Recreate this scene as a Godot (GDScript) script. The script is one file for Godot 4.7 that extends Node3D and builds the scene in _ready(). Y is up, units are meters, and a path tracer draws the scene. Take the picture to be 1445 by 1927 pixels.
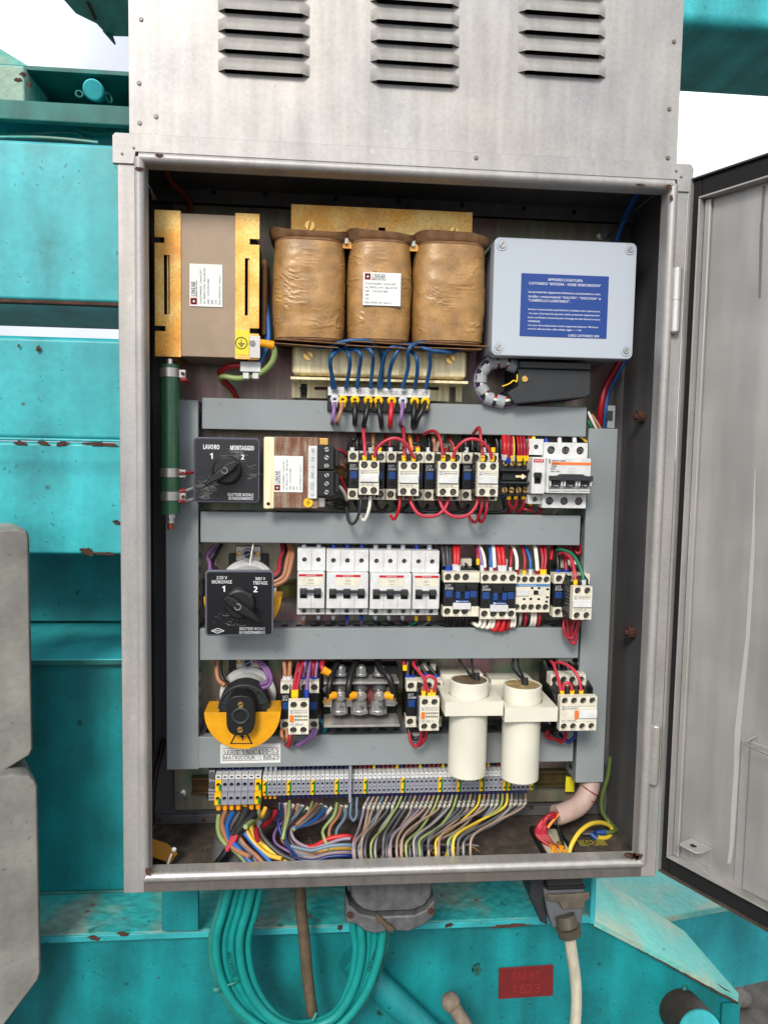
extends Node3D
# An open electrical cabinet on a turquoise crane frame.  Units are metres; z = 0 is the front of the cabinet's frame.

const EYE := Vector3(-0.09563, 0.08539, 0.82329)
const TURN := Vector3(-0.0765, -0.0868, 0.0181)      # pitch, yaw, roll
const LENS := 1400.0                                  # focal length in the photograph's pixels
var look: Basis
var used := {}
var rng := RandomNumberGenerator.new()
var font_bold: SystemFont
var font_plain: SystemFont
var font_serif: SystemFont
var K := {}                                           # materials
var screw_mesh: ArrayMesh
var slot_mesh: ArrayMesh

const ZB := -0.152      # back wall
const ZP := -0.140      # mounting plate, front
const ZD := -0.088      # covers of the cable ducts

func at(px: float, py: float, z: float) -> Vector3:   # where the sight line through a pixel meets the plane z
	var d := look * Vector3((px - 722.5) / LENS, -(py - 963.5) / LENS, -1.0)
	return EYE + d * ((z - EYE.z) / d.z)

func rect(x0: float, y0: float, x1: float, y1: float, z: float) -> Rect2:   # upright rectangle on the plane z; position is its lower left corner
	var l := at(x0, (y0 + y1) / 2, z).x
	var r := at(x1, (y0 + y1) / 2, z).x
	var t := at((x0 + x1) / 2, y0, z).y
	var b := at((x0 + x1) / 2, y1, z).y
	return Rect2(l, b, r - l, t - b)

# ------------------------------------------------------------------ meshes
class M:
	var v := PackedVector3Array()
	var n := PackedVector3Array()
	func tri(a: Vector3, b: Vector3, c: Vector3, na: Vector3, nb: Vector3, nc: Vector3) -> void:
		if (b - a).cross(c - a).dot(na + nb + nc) > 0.0:
			v.append_array([a, c, b]); n.append_array([na, nc, nb])
		else:
			v.append_array([a, b, c]); n.append_array([na, nb, nc])
	func quad(a: Vector3, b: Vector3, c: Vector3, d: Vector3, na: Vector3, nb: Vector3, nc: Vector3, nd: Vector3) -> void:
		tri(a, b, c, na, nb, nc); tri(a, c, d, na, nc, nd)
	func flat(a: Vector3, b: Vector3, c: Vector3, d: Vector3, nn: Vector3) -> void:
		quad(a, b, c, d, nn, nn, nn, nn)
	func box(c: Vector3, s: Vector3, b := 0.0, no_front := false, turn := Basis.IDENTITY) -> M:
		var h := s / 2.0
		b = minf(b, minf(h.x, minf(h.y, h.z)) * 0.95)
		var e := [Vector3.RIGHT, Vector3.UP, Vector3.BACK]
		for ax in 3:
			var u := (ax + 1) % 3
			var w := (ax + 2) % 3
			for sg in [-1.0, 1.0]:
				if no_front and ax == 2 and sg > 0:
					continue
				var q := []
				for k in [[-1, -1], [1, -1], [1, 1], [-1, 1]]:
					var p := Vector3()
					p[ax] = sg * h[ax]; p[u] = k[0] * (h[u] - b); p[w] = k[1] * (h[w] - b)
					q.append(c + turn * p)
				flat(q[0], q[1], q[2], q[3], turn * (e[ax] * sg))
			if b > 0.0:
				for su in [-1.0, 1.0]:
					for sw in [-1.0, 1.0]:
						var q2 := []
						for k in [[-1.0, u], [1.0, u], [1.0, w], [-1.0, w]]:
							var p := Vector3()
							p[ax] = k[0] * (h[ax] - b)
							p[u] = su * (h[u] - (b if k[1] != u else 0.0))
							p[w] = sw * (h[w] - (b if k[1] != w else 0.0))
							q2.append(c + turn * p)
						var nu: Vector3 = turn * (e[u] * su)
						var nw: Vector3 = turn * (e[w] * sw)
						quad(q2[0], q2[1], q2[2], q2[3], nu, nu, nw, nw)
		if b > 0.0:
			for sx in [-1.0, 1.0]:
				for sy in [-1.0, 1.0]:
					for sz in [-1.0, 1.0]:
						var g := Vector3(sx, sy, sz)
						tri(c + turn * (g * (h - Vector3(0, b, b))), c + turn * (g * (h - Vector3(b, 0, b))), c + turn * (g * (h - Vector3(b, b, 0))), turn * Vector3(sx, 0, 0), turn * Vector3(0, sy, 0), turn * Vector3(0, 0, sz))
		return self
	func rbox(r: Rect2, z0: float, z1: float, b := 0.0, no_front := false) -> M:    # box over a rectangle, from z0 to the front z1
		return box(Vector3(r.position.x + r.size.x / 2, r.position.y + r.size.y / 2, (z0 + z1) / 2), Vector3(r.size.x, r.size.y, absf(z1 - z0)), b, no_front)
	func cyl(a: Vector3, b: Vector3, ra: float, rb: float, seg := 16, caps := 3) -> M:
		var d := (b - a).normalized()
		var u := d.cross(Vector3.UP if absf(d.y) < 0.9 else Vector3.RIGHT).normalized()
		var w := d.cross(u)
		var slope := d * ((ra - rb) / maxf((b - a).length(), 1e-6))
		for i in seg:
			var t0 := TAU * i / seg
			var t1 := TAU * (i + 1) / seg
			var p0 := u * cos(t0) + w * sin(t0)
			var p1 := u * cos(t1) + w * sin(t1)
			quad(a + p0 * ra, a + p1 * ra, b + p1 * rb, b + p0 * rb, (p0 + slope).normalized(), (p1 + slope).normalized(), (p1 + slope).normalized(), (p0 + slope).normalized())
			if caps & 1:
				tri(a, a + p0 * ra, a + p1 * ra, -d, -d, -d)
			if caps & 2:
				tri(b, b + p0 * rb, b + p1 * rb, d, d, d)
		return self
	func ring(c: Vector3, d: Vector3, r: float, thick: float, seg := 18, part := 1.0, start := 0.0) -> M:     # torus, or a part of one, round d
		var u := d.cross(Vector3.UP if absf(d.y) < 0.9 else Vector3.RIGHT).normalized()
		var w := d.cross(u)
		var p := PackedVector3Array()
		for i in seg + 1:
			var t := start + TAU * part * i / seg
			p.append(c + (u * cos(t) + w * sin(t)) * r)
		return tube(p, thick, 7, 1)
	func ball(c: Vector3, r: Vector3, nu := 12, nv := 8) -> M:
		surf(nu, nv, func(s: float, t: float) -> Vector3: return c + r * Vector3(cos(s * TAU) * sin(t * PI), cos(t * PI), sin(s * TAU) * sin(t * PI)), c)
		return self
	func surf(nu: int, nv: int, f: Callable, inside = null) -> M:     # a sheet f(s, t); normals point away from «inside»
		var p := PackedVector3Array()
		for j in nv + 1:
			for i in nu + 1:
				p.append(f.call(float(i) / nu, float(j) / nv))
		var nn := PackedVector3Array()
		var w := nu + 1
		var closed := p[0].distance_to(p[nu]) < 1e-5 and p[w * (nv / 2)].distance_to(p[w * (nv / 2) + nu]) < 1e-5
		for j in nv + 1:
			for i in w:
				var i0 := i - 1 if i > 0 else (nu - 1 if closed else 0)
				var i1 := i + 1 if i < nu else (1 if closed else nu)
				var g := (p[j * w + i1] - p[j * w + i0]).cross(p[mini(j + 1, nv) * w + i] - p[maxi(j - 1, 0) * w + i])
				if g.length() < 1e-14:
					g = p[j * w + i] - (inside if inside != null else Vector3.ZERO)
				g = g.normalized()
				if inside != null and g.dot(p[j * w + i] - inside) < 0:
					g = -g
				nn.append(g)
		for j in nv:
			for i in nu:
				var a := j * w + i
				quad(p[a], p[a + 1], p[a + w + 1], p[a + w], nn[a], nn[a + 1], nn[a + w + 1], nn[a + w])
		return self
	func tube(pts: PackedVector3Array, r: float, seg := 7, sub := 6, r2 := -1.0) -> M:
		if r2 < 0:
			r2 = r
		var p := PackedVector3Array()
		for i in pts.size() - 1:
			var a := pts[maxi(i - 1, 0)]
			var d := pts[mini(i + 2, pts.size() - 1)]
			for k in sub:
				p.append(pts[i].cubic_interpolate(pts[i + 1], a, d, float(k) / sub))
		p.append(pts[pts.size() - 1])
		var last_u := Vector3.ZERO
		var rows := []
		for i in p.size():
			var t := (p[mini(i + 1, p.size() - 1)] - p[maxi(i - 1, 0)]).normalized()
			if last_u == Vector3.ZERO:
				last_u = t.cross(Vector3.UP if absf(t.y) < 0.9 else Vector3.RIGHT).normalized()
			var u := (last_u - t * last_u.dot(t)).normalized()
			last_u = u
			var w := t.cross(u)
			var row := []
			for k in seg + 1:
				row.append(u * cos(TAU * k / seg) + w * sin(TAU * k / seg))
			rows.append(row)
		for i in p.size() - 1:
			var ra := lerpf(r, r2, float(i) / (p.size() - 1))
			var rb := lerpf(r, r2, float(i + 1) / (p.size() - 1))
			for k in seg:
				quad(p[i] + rows[i][k] * ra, p[i] + rows[i][k + 1] * ra, p[i + 1] + rows[i + 1][k + 1] * rb, p[i + 1] + rows[i + 1][k] * rb, rows[i][k], rows[i][k + 1], rows[i + 1][k + 1], rows[i + 1][k])
		for e in [0, p.size() - 1]:
			var nn := (p[0] - p[1]).normalized() if e == 0 else (p[e] - p[e - 1]).normalized()
			for k in seg:
				var rr := r if e == 0 else r2
				tri(p[e], p[e] + rows[e][k] * rr, p[e] + rows[e][k + 1] * rr, nn, nn, nn)
		return self
	func prism(poly: PackedVector2Array, z0: float, z1: float, b := 0.0, f = null) -> M:     # an outline in x and y, from z0 to the front z1; f may move every point
		var mid := Vector2.ZERO
		var area := 0.0
		for i in poly.size():
			area += poly[i].cross(poly[(i + 1) % poly.size()])
		if area < 0:
			poly.reverse()
		var inner := PackedVector2Array()
		var out_n := PackedVector2Array()
		for i in poly.size():
			var d0 := (poly[i] - poly[i - 1 if i > 0 else poly.size() - 1]).normalized()
			var d1 := (poly[(i + 1) % poly.size()] - poly[i]).normalized()
			var nn := (Vector2(d0.y, -d0.x) + Vector2(d1.y, -d1.x)).normalized()
			out_n.append(nn)
			inner.append(poly[i] - nn * b)
		var put := func(p: Vector2, z: float) -> Vector3: return f.call(Vector3(p.x, p.y, z)) if f != null else Vector3(p.x, p.y, z)
		var o: Vector3 = put.call(Vector2.ZERO, 0.0)
		var dir := func(q: Vector3) -> Vector3: return ((f.call(q * 0.001) - o) as Vector3).normalized() if f != null else q
		var fz: Vector3 = dir.call(Vector3(0, 0, 1))
		var ids := Geometry2D.triangulate_polygon(inner)
		for k in range(0, ids.size(), 3):
			tri(put.call(inner[ids[k]], z1), put.call(inner[ids[k + 1]], z1), put.call(inner[ids[k + 2]], z1), fz, fz, fz)
			tri(put.call(inner[ids[k]], z0), put.call(inner[ids[k + 1]], z0), put.call(inner[ids[k + 2]], z0), -fz, -fz, -fz)
		for i in poly.size():
			var j := (i + 1) % poly.size()
			var e := (poly[j] - poly[i]).normalized()
			var ne := Vector2(e.y, -e.x)
			var sharp_i := out_n[i].dot(ne) < 0.87
			var sharp_j := out_n[j].dot(ne) < 0.87
			var ni: Vector3 = dir.call(Vector3(ne.x, ne.y, 0) if sharp_i else Vector3(out_n[i].x, out_n[i].y, 0))
			var nj: Vector3 = dir.call(Vector3(ne.x, ne.y, 0) if sharp_j else Vector3(out_n[j].x, out_n[j].y, 0))
			quad(put.call(poly[i], z0 + b), put.call(poly[j], z0 + b), put.call(poly[j], z1 - b), put.call(poly[i], z1 - b), ni, nj, nj, ni)
			if b > 0:
				quad(put.call(poly[i], z1 - b), put.call(poly[j], z1 - b), put.call(inner[j], z1), put.call(inner[i], z1), ni, nj, fz, fz)
				quad(put.call(poly[i], z0 + b), put.call(poly[j], z0 + b), put.call(inner[j], z0), put.call(inner[i], z0), ni, nj, -fz, -fz)
		return self
	func sheet(r: Rect2, z0: float, z1: float, holes: Array, f = null) -> M:    # a plate with rectangular holes right through it
		var xs := [r.position.x, r.end.x]
		var ys := [r.position.y, r.end.y]
		for h: Rect2 in holes:
			for q in [h.position.x, h.end.x]:
				if not xs.has(q) and q > xs[0] and q < xs[1]: xs.append(q)
			for q in [h.position.y, h.end.y]:
				if not ys.has(q) and q > ys[0] and q < ys[1]: ys.append(q)
		xs.sort(); ys.sort()
		var solid := func(i: int, j: int) -> bool:
			if i < 0 or j < 0 or i >= xs.size() - 1 or j >= ys.size() - 1: return false
			var c := Vector2((xs[i] + xs[i + 1]) / 2, (ys[j] + ys[j + 1]) / 2)
			for h: Rect2 in holes:
				if h.has_point(c): return false
			return true
		var P := func(x: float, y: float, z: float) -> Vector3: return f.call(Vector3(x, y, z)) if f != null else Vector3(x, y, z)
		var o: Vector3 = P.call(0.0, 0.0, 0.0)
		var D := func(q: Vector3) -> Vector3: return ((P.call(q.x, q.y, q.z) - o) as Vector3).normalized()
		for i in xs.size() - 1:
			for j in ys.size() - 1:
				if not solid.call(i, j): continue
				var x0: float = xs[i]
				var x1: float = xs[i + 1]
				var y0: float = ys[j]
				var y1: float = ys[j + 1]
				flat(P.call(x0, y0, z1), P.call(x1, y0, z1), P.call(x1, y1, z1), P.call(x0, y1, z1), D.call(Vector3(0, 0, 1)))
				flat(P.call(x0, y0, z0), P.call(x1, y0, z0), P.call(x1, y1, z0), P.call(x0, y1, z0), D.call(Vector3(0, 0, -1)))
				if not solid.call(i - 1, j): flat(P.call(x0, y0, z0), P.call(x0, y0, z1), P.call(x0, y1, z1), P.call(x0, y1, z0), D.call(Vector3(-1, 0, 0)))
				if not solid.call(i + 1, j): flat(P.call(x1, y0, z0), P.call(x1, y0, z1), P.call(x1, y1, z1), P.call(x1, y1, z0), D.call(Vector3(1, 0, 0)))
				if not solid.call(i, j - 1): flat(P.call(x0, y0, z0), P.call(x0, y0, z1), P.call(x1, y0, z1), P.call(x1, y0, z0), D.call(Vector3(0, -1, 0)))
				if not solid.call(i, j + 1): flat(P.call(x0, y1, z0), P.call(x0, y1, z1), P.call(x1, y1, z1), P.call(x1, y1, z0), D.call(Vector3(0, 1, 0)))
		return self
	func hole(r: Rect2, z: float, c: Vector2, rad: float, deep: float) -> M:    # a rectangle of surface with one round hole and its wall
		var a := []
		for i in 20:
			a.append(TAU * i / 20)
		for q in [r.position, Vector2(r.end.x, r.position.y), r.end, Vector2(r.position.x, r.end.y)]:
			a.append(fposmod((q - c).angle(), TAU))
		a.sort()
		var zz := Vector3(0, 0, 1)
		for i in a.size():
			var t := [a[i], a[(i + 1) % a.size()]]
			var o := []
			var w := []
			for k in 2:
				var d := Vector2(cos(t[k]), sin(t[k]))
				var m := 1e9
				if absf(d.x) > 1e-6: m = minf(m, ((r.end.x if d.x > 0 else r.position.x) - c.x) / d.x)
				if absf(d.y) > 1e-6: m = minf(m, ((r.end.y if d.y > 0 else r.position.y) - c.y) / d.y)
				o.append(Vector3(c.x + d.x * m, c.y + d.y * m, z))
				w.append(Vector3(d.x, d.y, 0))
			var i0: Vector3 = Vector3(c.x, c.y, z) + w[0] * rad
			var i1: Vector3 = Vector3(c.x, c.y, z) + w[1] * rad
			flat(o[0], o[1], i1, i0, zz)
			var dz := Vector3(0, 0, -deep)
			quad(i0, i1, i1 + dz, i0 + dz, -w[0], -w[1], -w[1], -w[0])
		return self
	func patch(r: Rect2, z: float) -> M:
		flat(Vector3(r.position.x, r.position.y, z), Vector3(r.end.x, r.position.y, z), Vector3(r.end.x, r.end.y, z), Vector3(r.position.x, r.end.y, z), Vector3(0, 0, 1))
		return self
	func mesh(shift := Vector3.ZERO) -> ArrayMesh:
		var a := []
		a.resize(Mesh.ARRAY_MAX)
		var q := v
		if shift != Vector3.ZERO:
			q = PackedVector3Array()
			for p in v:
				q.append(p - shift)
		a[Mesh.ARRAY_VERTEX] = q
		a[Mesh.ARRAY_NORMAL] = n
		var o := ArrayMesh.new()
		o.add_surface_from_arrays(Mesh.PRIMITIVE_TRIANGLES, a)
		return o

# ------------------------------------------------------------------ things and parts
func numbered(called: String) -> String:
	if not used.has(called):
		used[called] = 0
		return called
	used[called] += 1
	return "%s_%03d" % [called, used[called]]

func tag(o: Node3D, label: String, category: String, group := "") -> void:
	o.set_meta("label", label)
	o.set_meta("category", category)
	if group != "":
		o.set_meta("group", group)

func thing(called: String, label: String, category: String, pos := Vector3.ZERO, group := "") -> Node3D:
	var o := Node3D.new()
	o.name = numbered(called)
	add_child(o)
	o.position = pos
	tag(o, label, category, group)
	return o

func base_of(o: Node) -> Vector3:                      # where a node stands in the world, without turns
	var p := Vector3.ZERO
	while o is Node3D and o != self:
		p += o.position
		o = o.get_parent()
	return p

func part(parent: Node3D, called: String, m: M, k: String, label := "") -> MeshInstance3D:    # m is in world axes and is moved to its thing
	var o := MeshInstance3D.new()
	o.name = called
	o.mesh = m.mesh(base_of(parent))
	o.material_override = K[k]
	parent.add_child(o, true)
	if label != "":
		o.set_meta("label", label)
	return o

func one(called: String, label: String, category: String, m: M, k: String, pos := Vector3.ZERO, group := "") -> MeshInstance3D:   # a thing of one mesh
	var o := MeshInstance3D.new()
	o.name = numbered(called)
	o.position = pos
	o.mesh = m.mesh(pos)
	o.material_override = K[k]
	add_child(o)
	tag(o, label, category, group)
	return o

func struct(called: String, m: M, k: String) -> MeshInstance3D:
	var o := MeshInstance3D.new()
	o.name = numbered(called)
	o.mesh = m.mesh()
	o.material_override = K[k]
	add_child(o)
	o.set_meta("kind", "structure")
	return o

func at_level(px: float, py: float, y: float) -> Vector3:   # where the sight line meets a level plane
	var d := look * Vector3((px - 722.5) / LENS, -(py - 963.5) / LENS, -1.0)
	return EYE + d * ((y - EYE.y) / d.y)

func screw(parent: Node3D, p: Vector3, r: float, angle: float, k := "zinc", called := "screw") -> void:   # a slotted screw head facing out of the picture plane
	var o := MeshInstance3D.new()
	o.name = called
	o.mesh = screw_mesh
	o.material_override = K[k]
	parent.add_child(o, true)
	o.position = p - base_of(parent)
	o.rotation.z = angle
	o.scale = Vector3(r, r, r)

func txt(parent: Node3D, s: String, c: Vector3, w: float, h: float, k: String, bold := true, turn := Basis.IDENTITY, font: Font = null, thick := 0.012) -> void:   # flat lettering centred on c; w or h may be 0
	var t := TextMesh.new()
	t.text = s
	t.font = font if font else (font_bold if bold and (h > 0.005 or h <= 0) else font_plain)
	t.font_size = 32
	t.pixel_size = 0.01
	t.depth = 0.02
	t.curve_step = 3.0
	var box := t.get_aabb()
	var sx := w / box.size.x if w > 0 else h / box.size.y
	var sy := h / box.size.y if h > 0 else sx
	var o := MeshInstance3D.new()
	o.name = "lettering"
	o.mesh = t
	o.material_override = K[k]
	parent.add_child(o, true)
	var mid := box.position + box.size / 2
	var b := turn * Basis.from_scale(Vector3(sx, sy, thick))
	o.transform = Transform3D(b, c - base_of(parent) - b * mid)

# ------------------------------------------------------------------ materials
func grain(seed_: int, freq: float, oct: int, w: int, h: int) -> PackedByteArray:
	var f := FastNoiseLite.new()
	f.seed = seed_
	f.noise_type = FastNoiseLite.TYPE_SIMPLEX_SMOOTH
	f.frequency = freq
	f.fractal_octaves = oct
	var im := f.get_seamless_image(w, h)
	im.convert(Image.FORMAT_L8)
	return im.get_data()

func stretched(seed_: int, freq: float, oct: int, w: int, h: int, by: int) -> PackedByteArray:    # noise drawn out along y
	var f := FastNoiseLite.new()
	f.seed = seed_
	f.frequency = freq
	f.fractal_octaves = oct
	var im := f.get_seamless_image(w, h / by)
	im.convert(Image.FORMAT_L8)
	im.resize(w, h, Image.INTERPOLATE_CUBIC)
	return im.get_data()

func picture(side: int, f: Callable) -> ImageTexture:      # f(pixel number) -> Color
	var d := PackedByteArray()
	d.resize(side * side * 3)
	for i in side * side:
		var c: Color = f.call(i)
		d[i * 3] = clampi(int(c.r * 255.0), 0, 255)
		d[i * 3 + 1] = clampi(int(c.g * 255.0), 0, 255)
		d[i * 3 + 2] = clampi(int(c.b * 255.0), 0, 255)
	return ImageTexture.create_from_image(Image.create_from_data(side, side, false, Image.FORMAT_RGB8, d))

func bumps(g: PackedByteArray, side: int, strength: float) -> ImageTexture:
	var im := Image.create_from_data(side, side, false, Image.FORMAT_L8, g)
	im.convert(Image.FORMAT_RGBA8)
	im.bump_map_to_normal_map(strength)
	return ImageTexture.create_from_image(im)

func mat(called: String, c: Color, rough := 0.5, metal := 0.0) -> StandardMaterial3D:
	var m := StandardMaterial3D.new()
	m.resource_name = called
	m.albedo_color = c
	m.roughness = rough
	m.metallic = metal
	K[called] = m
	return m

func skin(m: StandardMaterial3D, t: Texture2D, per_metre: float, normal: Texture2D = null, strength := 0.5) -> void:
	m.uv1_triplanar = true
	m.uv1_world_triplanar = true
	m.uv1_scale = Vector3.ONE * per_metre
	m.uv1_triplanar_sharpness = 4.0
	m.albedo_texture = t
	if normal:
		m.normal_enabled = true
		m.normal_texture = normal
		m.normal_scale = strength

func make_materials() -> void:
	var n := 512
	var soft := grain(1, 0.012, 5, n, n)
	var fine := grain(2, 0.11, 4, n, n)
	var spots := grain(3, 0.045, 3, n, n)
	var streak := stretched(4, 0.05, 4, n, n, 16)
	var streak2 := stretched(5, 0.02, 4, n, n, 8)
	var big := grain(6, 0.006, 4, n, n)
	var t_steel := picture(n, func(i: int) -> Color:
		var a := 0.90 + 0.10 * (streak[i] / 255.0 - 0.5) + 0.08 * (soft[i] / 255.0 - 0.5) + 0.07 * (fine[i] / 255.0 - 0.5) + 0.05 * (big[i] / 255.0 - 0.5)
		if fine[i] > 212: a -= 0.10
		if spots[i] > 222: a += 0.05
		var warm := 0.03 * (big[i] / 255.0 - 0.45)
		return Color(a + warm, a + warm * 0.4, a - warm * 0.7))
	var t_dirt := picture(n, func(i: int) -> Color:
		var a := 0.92 + 0.12 * (soft[i] / 255.0 - 0.5) + 0.09 * (fine[i] / 255.0 - 0.5)
		if spots[i] > 225 and fine[i] > 120: a -= 0.14
		return Color(a, a * 0.995, a * 0.98))
	var t_paint := picture(n, func(i: int) -> Color:
		var a := 0.86 + 0.20 * (soft[i] / 255.0 - 0.5) + 0.22 * (streak2[i] / 255.0 - 0.5) + 0.08 * (fine[i] / 255.0 - 0.5)
		var c := Color(a, a, a)
		if big[i] > 165:
			c = c.lerp(Color(1.3, 1.0, 1.0) * a, (big[i] - 165) / 220.0)      # chalked
		if spots[i] > 222:
			c = c.lerp(Color(0.9, 0.42, 0.35), minf(1.0, (spots[i] - 222) / 16.0) * 0.8)  # chips
		elif fine[i] > 216:
			c = c * 0.7
		return c)
	var t_worn := picture(n, func(i: int) -> Color:       # paint worn to grey primer
		var a := 0.9 + 0.2 * (fine[i] / 255.0 - 0.5)
		var k := clampf((soft[i] * 0.9 + spots[i] * 0.15 - 104) / 60.0, 0.0, 1.0)
		var c := Color(0.13, 0.56, 0.56).lerp(Color(0.48, 0.53, 0.48), k * 0.85) * a
		if spots[i] < 34: c = c.lerp(Color(0.05, 0.30, 0.29), 0.75)
		if spots[i] > 212: c = c.lerp(Color(0.35, 0.2, 0.15), 0.65)
		return c)
	var t_rust := picture(n, func(i: int) -> Color:
		var k := fine[i] / 255.0
		return Color(0.20, 0.125, 0.09).lerp(Color(0.36, 0.22, 0.155), k) * (0.75 + 0.5 * soft[i] / 255.0))
	var t_concrete := picture(n, func(i: int) -> Color:
		var a := 0.62 + 0.16 * (soft[i] / 255.0 - 0.5) + 0.06 * (fine[i] / 255.0 - 0.5) + 0.10 * (streak2[i] / 255.0 - 0.5)
		if fine[i] < 34: a -= 0.13
		if spots[i] < 22: a -= 0.18
		return Color(a, a * 0.992, a * 0.965))
	var t_zinc := picture(n, func(i: int) -> Color:       # yellow passivated zinc with its pink and green bloom
		var a := big[i] / 255.0
		var b := soft[i] / 255.0
		var c := Color(0.60, 0.59, 0.50).lerp(Color(0.66, 0.50, 0.53), clampf(a * 2.4 - 0.9, 0, 1)).lerp(Color(0.45, 0.58, 0.46), clampf(b * 2.6 - 1.4, 0, 1))
		return c * (0.86 + 0.28 * (streak[i] / 255.0 - 0.3)))
	var t_gold := picture(n, func(i: int) -> Color:
		var a := soft[i] / 255.0
		var c := Color(0.86, 0.62, 0.26).lerp(Color(0.90, 0.76, 0.46), clampf(a * 2.0 - 0.5, 0, 1)).lerp(Color(0.72, 0.46, 0.20), clampf(big[i] / 255.0 * 2.2 - 1.2, 0, 1))
		return c * (0.9 + 0.2 * (fine[i] / 255.0 - 0.3)) if fine[i] < 214 else c * 0.6)
	var t_paper := picture(n, func(i: int) -> Color:
		var a := 0.88 + 0.3 * (soft[i] / 255.0 - 0.5) + 0.16 * (fine[i] / 255.0 - 0.5)
		return Color(a, a * 0.97, a * 0.9))
	var t_paper_soft := picture(n, func(i: int) -> Color:
		var a := 0.95 + 0.07 * (big[i] / 255.0 - 0.5) + 0.05 * (soft[i] / 255.0 - 0.5)
		if fine[i] > 226: a -= 0.10
		return Color(a, a, a * 0.99))
	var t_core := picture(n, func(i: int) -> Color:       # laminated iron, grey going to rust downwards in runs
		var k := clampf(streak[i] / 255.0 * 1.3 + soft[i] / 255.0 - 0.75, 0, 1)
		return Color(0.56, 0.49, 0.42).lerp(Color(0.42, 0.24, 0.16), k) * (0.85 + 0.3 * fine[i] / 255.0))
	var t_stained := picture(n, func(i: int) -> Color:
		var a := 0.92 + 0.08 * (streak[i] / 255.0 - 0.5) + 0.14 * (streak2[i] / 255.0 - 0.5) + 0.10 * (soft[i] / 255.0 - 0.5)
		return Color(a * 1.0, a * 0.995, a * 0.985))
	var t_mud := picture(n, func(i: int) -> Color:
		var a := 0.8 + 0.5 * (soft[i] / 255.0 - 0.5) + 0.5 * (fine[i] / 255.0 - 0.5)
		return Color(0.30, 0.265, 0.225) * a)
	var nb_fine := bumps(fine, n, 3.0)
	var nb_soft := bumps(soft, n, 6.0)
	skin(mat("steel", Color(0.705, 0.695, 0.685), 0.48, 0.35), t_steel, 2.2, nb_fine, 0.015)
	skin(mat("steel_hood", Color(0.655, 0.645, 0.63), 0.62, 0.1), t_steel, 2.2)
	skin(mat("steel_dark", Color(0.50, 0.48, 0.46), 0.46, 0.4), t_steel, 2.6, nb_fine, 0.06)
	skin(mat("steel_bright", Color(0.82, 0.81, 0.79), 0.30, 0.6), t_steel, 3.0, nb_fine, 0.05)
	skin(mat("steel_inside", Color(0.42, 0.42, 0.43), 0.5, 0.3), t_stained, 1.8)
	skin(mat("door_sheet", Color(0.68, 0.675, 0.67), 0.42, 0.35), t_stained, 1.6, nb_soft, 0.02)
	mat("drip", Color(0.655, 0.655, 0.635), 0.6)
	mat("gasket", Color(0.035, 0.038, 0.045), 0.9)
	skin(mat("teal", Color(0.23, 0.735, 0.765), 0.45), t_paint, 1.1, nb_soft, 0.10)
	skin(mat("teal_deep", Color(0.07, 0.55, 0.57), 0.45), t_paint, 1.5, nb_soft, 0.10)  # teal with the crane's shade put into the colour, also less chalked
	skin(mat("beam_under", Color(0.24, 0.70, 0.66), 0.5), t_paint, 1.5)  # lightened: ground light on the underside is put into the colour
	skin(mat("teal_dull", Color(0.12, 0.46, 0.43), 0.6), t_paint, 2.0)
	skin(mat("worn", Color(1.15, 1.15, 1.15), 0.7), t_worn, 0.9, nb_fine, 0.3)
	skin(mat("worn_pale", Color(1.0, 1.0, 1.0), 0.7), picture(n, func(i: int) -> Color:
		var k := clampf((soft[i] - 100) / 70.0, 0.0, 1.0)
		var c := Color(0.40, 0.71, 0.67).lerp(Color(0.585, 0.69, 0.62), k) * (0.96 + 0.10 * (fine[i] / 255.0 - 0.5) + 0.14 * (streak2[i] / 255.0 - 0.5))
		if spots[i] > 224: c = c.lerp(Color(0.36, 0.26, 0.22), 0.7)
		return c), 1.3, nb_fine, 0.3)
	skin(mat("rust", Color(1, 1, 1), 0.85), t_rust, 6.0, nb_fine, 0.8)
	skin(mat("concrete", Color(0.86, 0.86, 0.84), 0.9), t_concrete, 1.8, nb_fine, 0.08)
	skin(mat("cast", Color(0.62, 0.63, 0.66), 0.55, 0.3), t_concrete, 9.0, nb_fine, 0.45)
	skin(mat("plate", Color(1, 1, 1), 0.42, 0.55), t_zinc, 2.4)
	skin(mat("gold", Color(1.08, 1.07, 1.04), 0.42, 0.25), t_gold, 3.5)
	skin(mat("gold_pale", Color(1.17, 1.15, 1.08), 0.45, 0.05), picture(n, func(i: int) -> Color:
		return Color(0.85, 0.81, 0.69) * (0.85 + 0.3 * streak[i] / 255.0 - 0.1 * soft[i] / 255.0)), 5.0)
	skin(mat("paper", Color(0.71, 0.56, 0.365), 0.36), t_paper, 5.0, nb_fine, 0.08)
	skin(mat("card", Color(0.56, 0.42, 0.30), 0.7), t_paper, 9.0)
	skin(mat("core", Color(1, 1, 1), 0.5, 0.2), t_core, 5.0)
	skin(mat("core_grey", Color(0.60, 0.52, 0.44), 0.42, 0.2), t_paper_soft, 6.0)
	skin(mat("duct", Color(0.55, 0.58, 0.595), 0.40), t_paper_soft, 1.6)
	skin(mat("mud", Color(1.1, 1.1, 1.1), 0.95), t_mud, 6.0, nb_fine, 0.8)
	skin(mat("gravel_ground", Color(0.50, 0.49, 0.47), 0.95), t_concrete, 2.0, nb_fine, 1.0)
	skin(mat("stone", Color(0.62, 0.61, 0.59), 0.9), t_concrete, 8.0, nb_fine, 0.6)
	skin(mat("cream", Color(0.91, 0.895, 0.83), 0.45), t_dirt, 9.0)
	skin(mat("white", Color(0.87, 0.88, 0.89), 0.4), t_dirt, 9.0)
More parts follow.
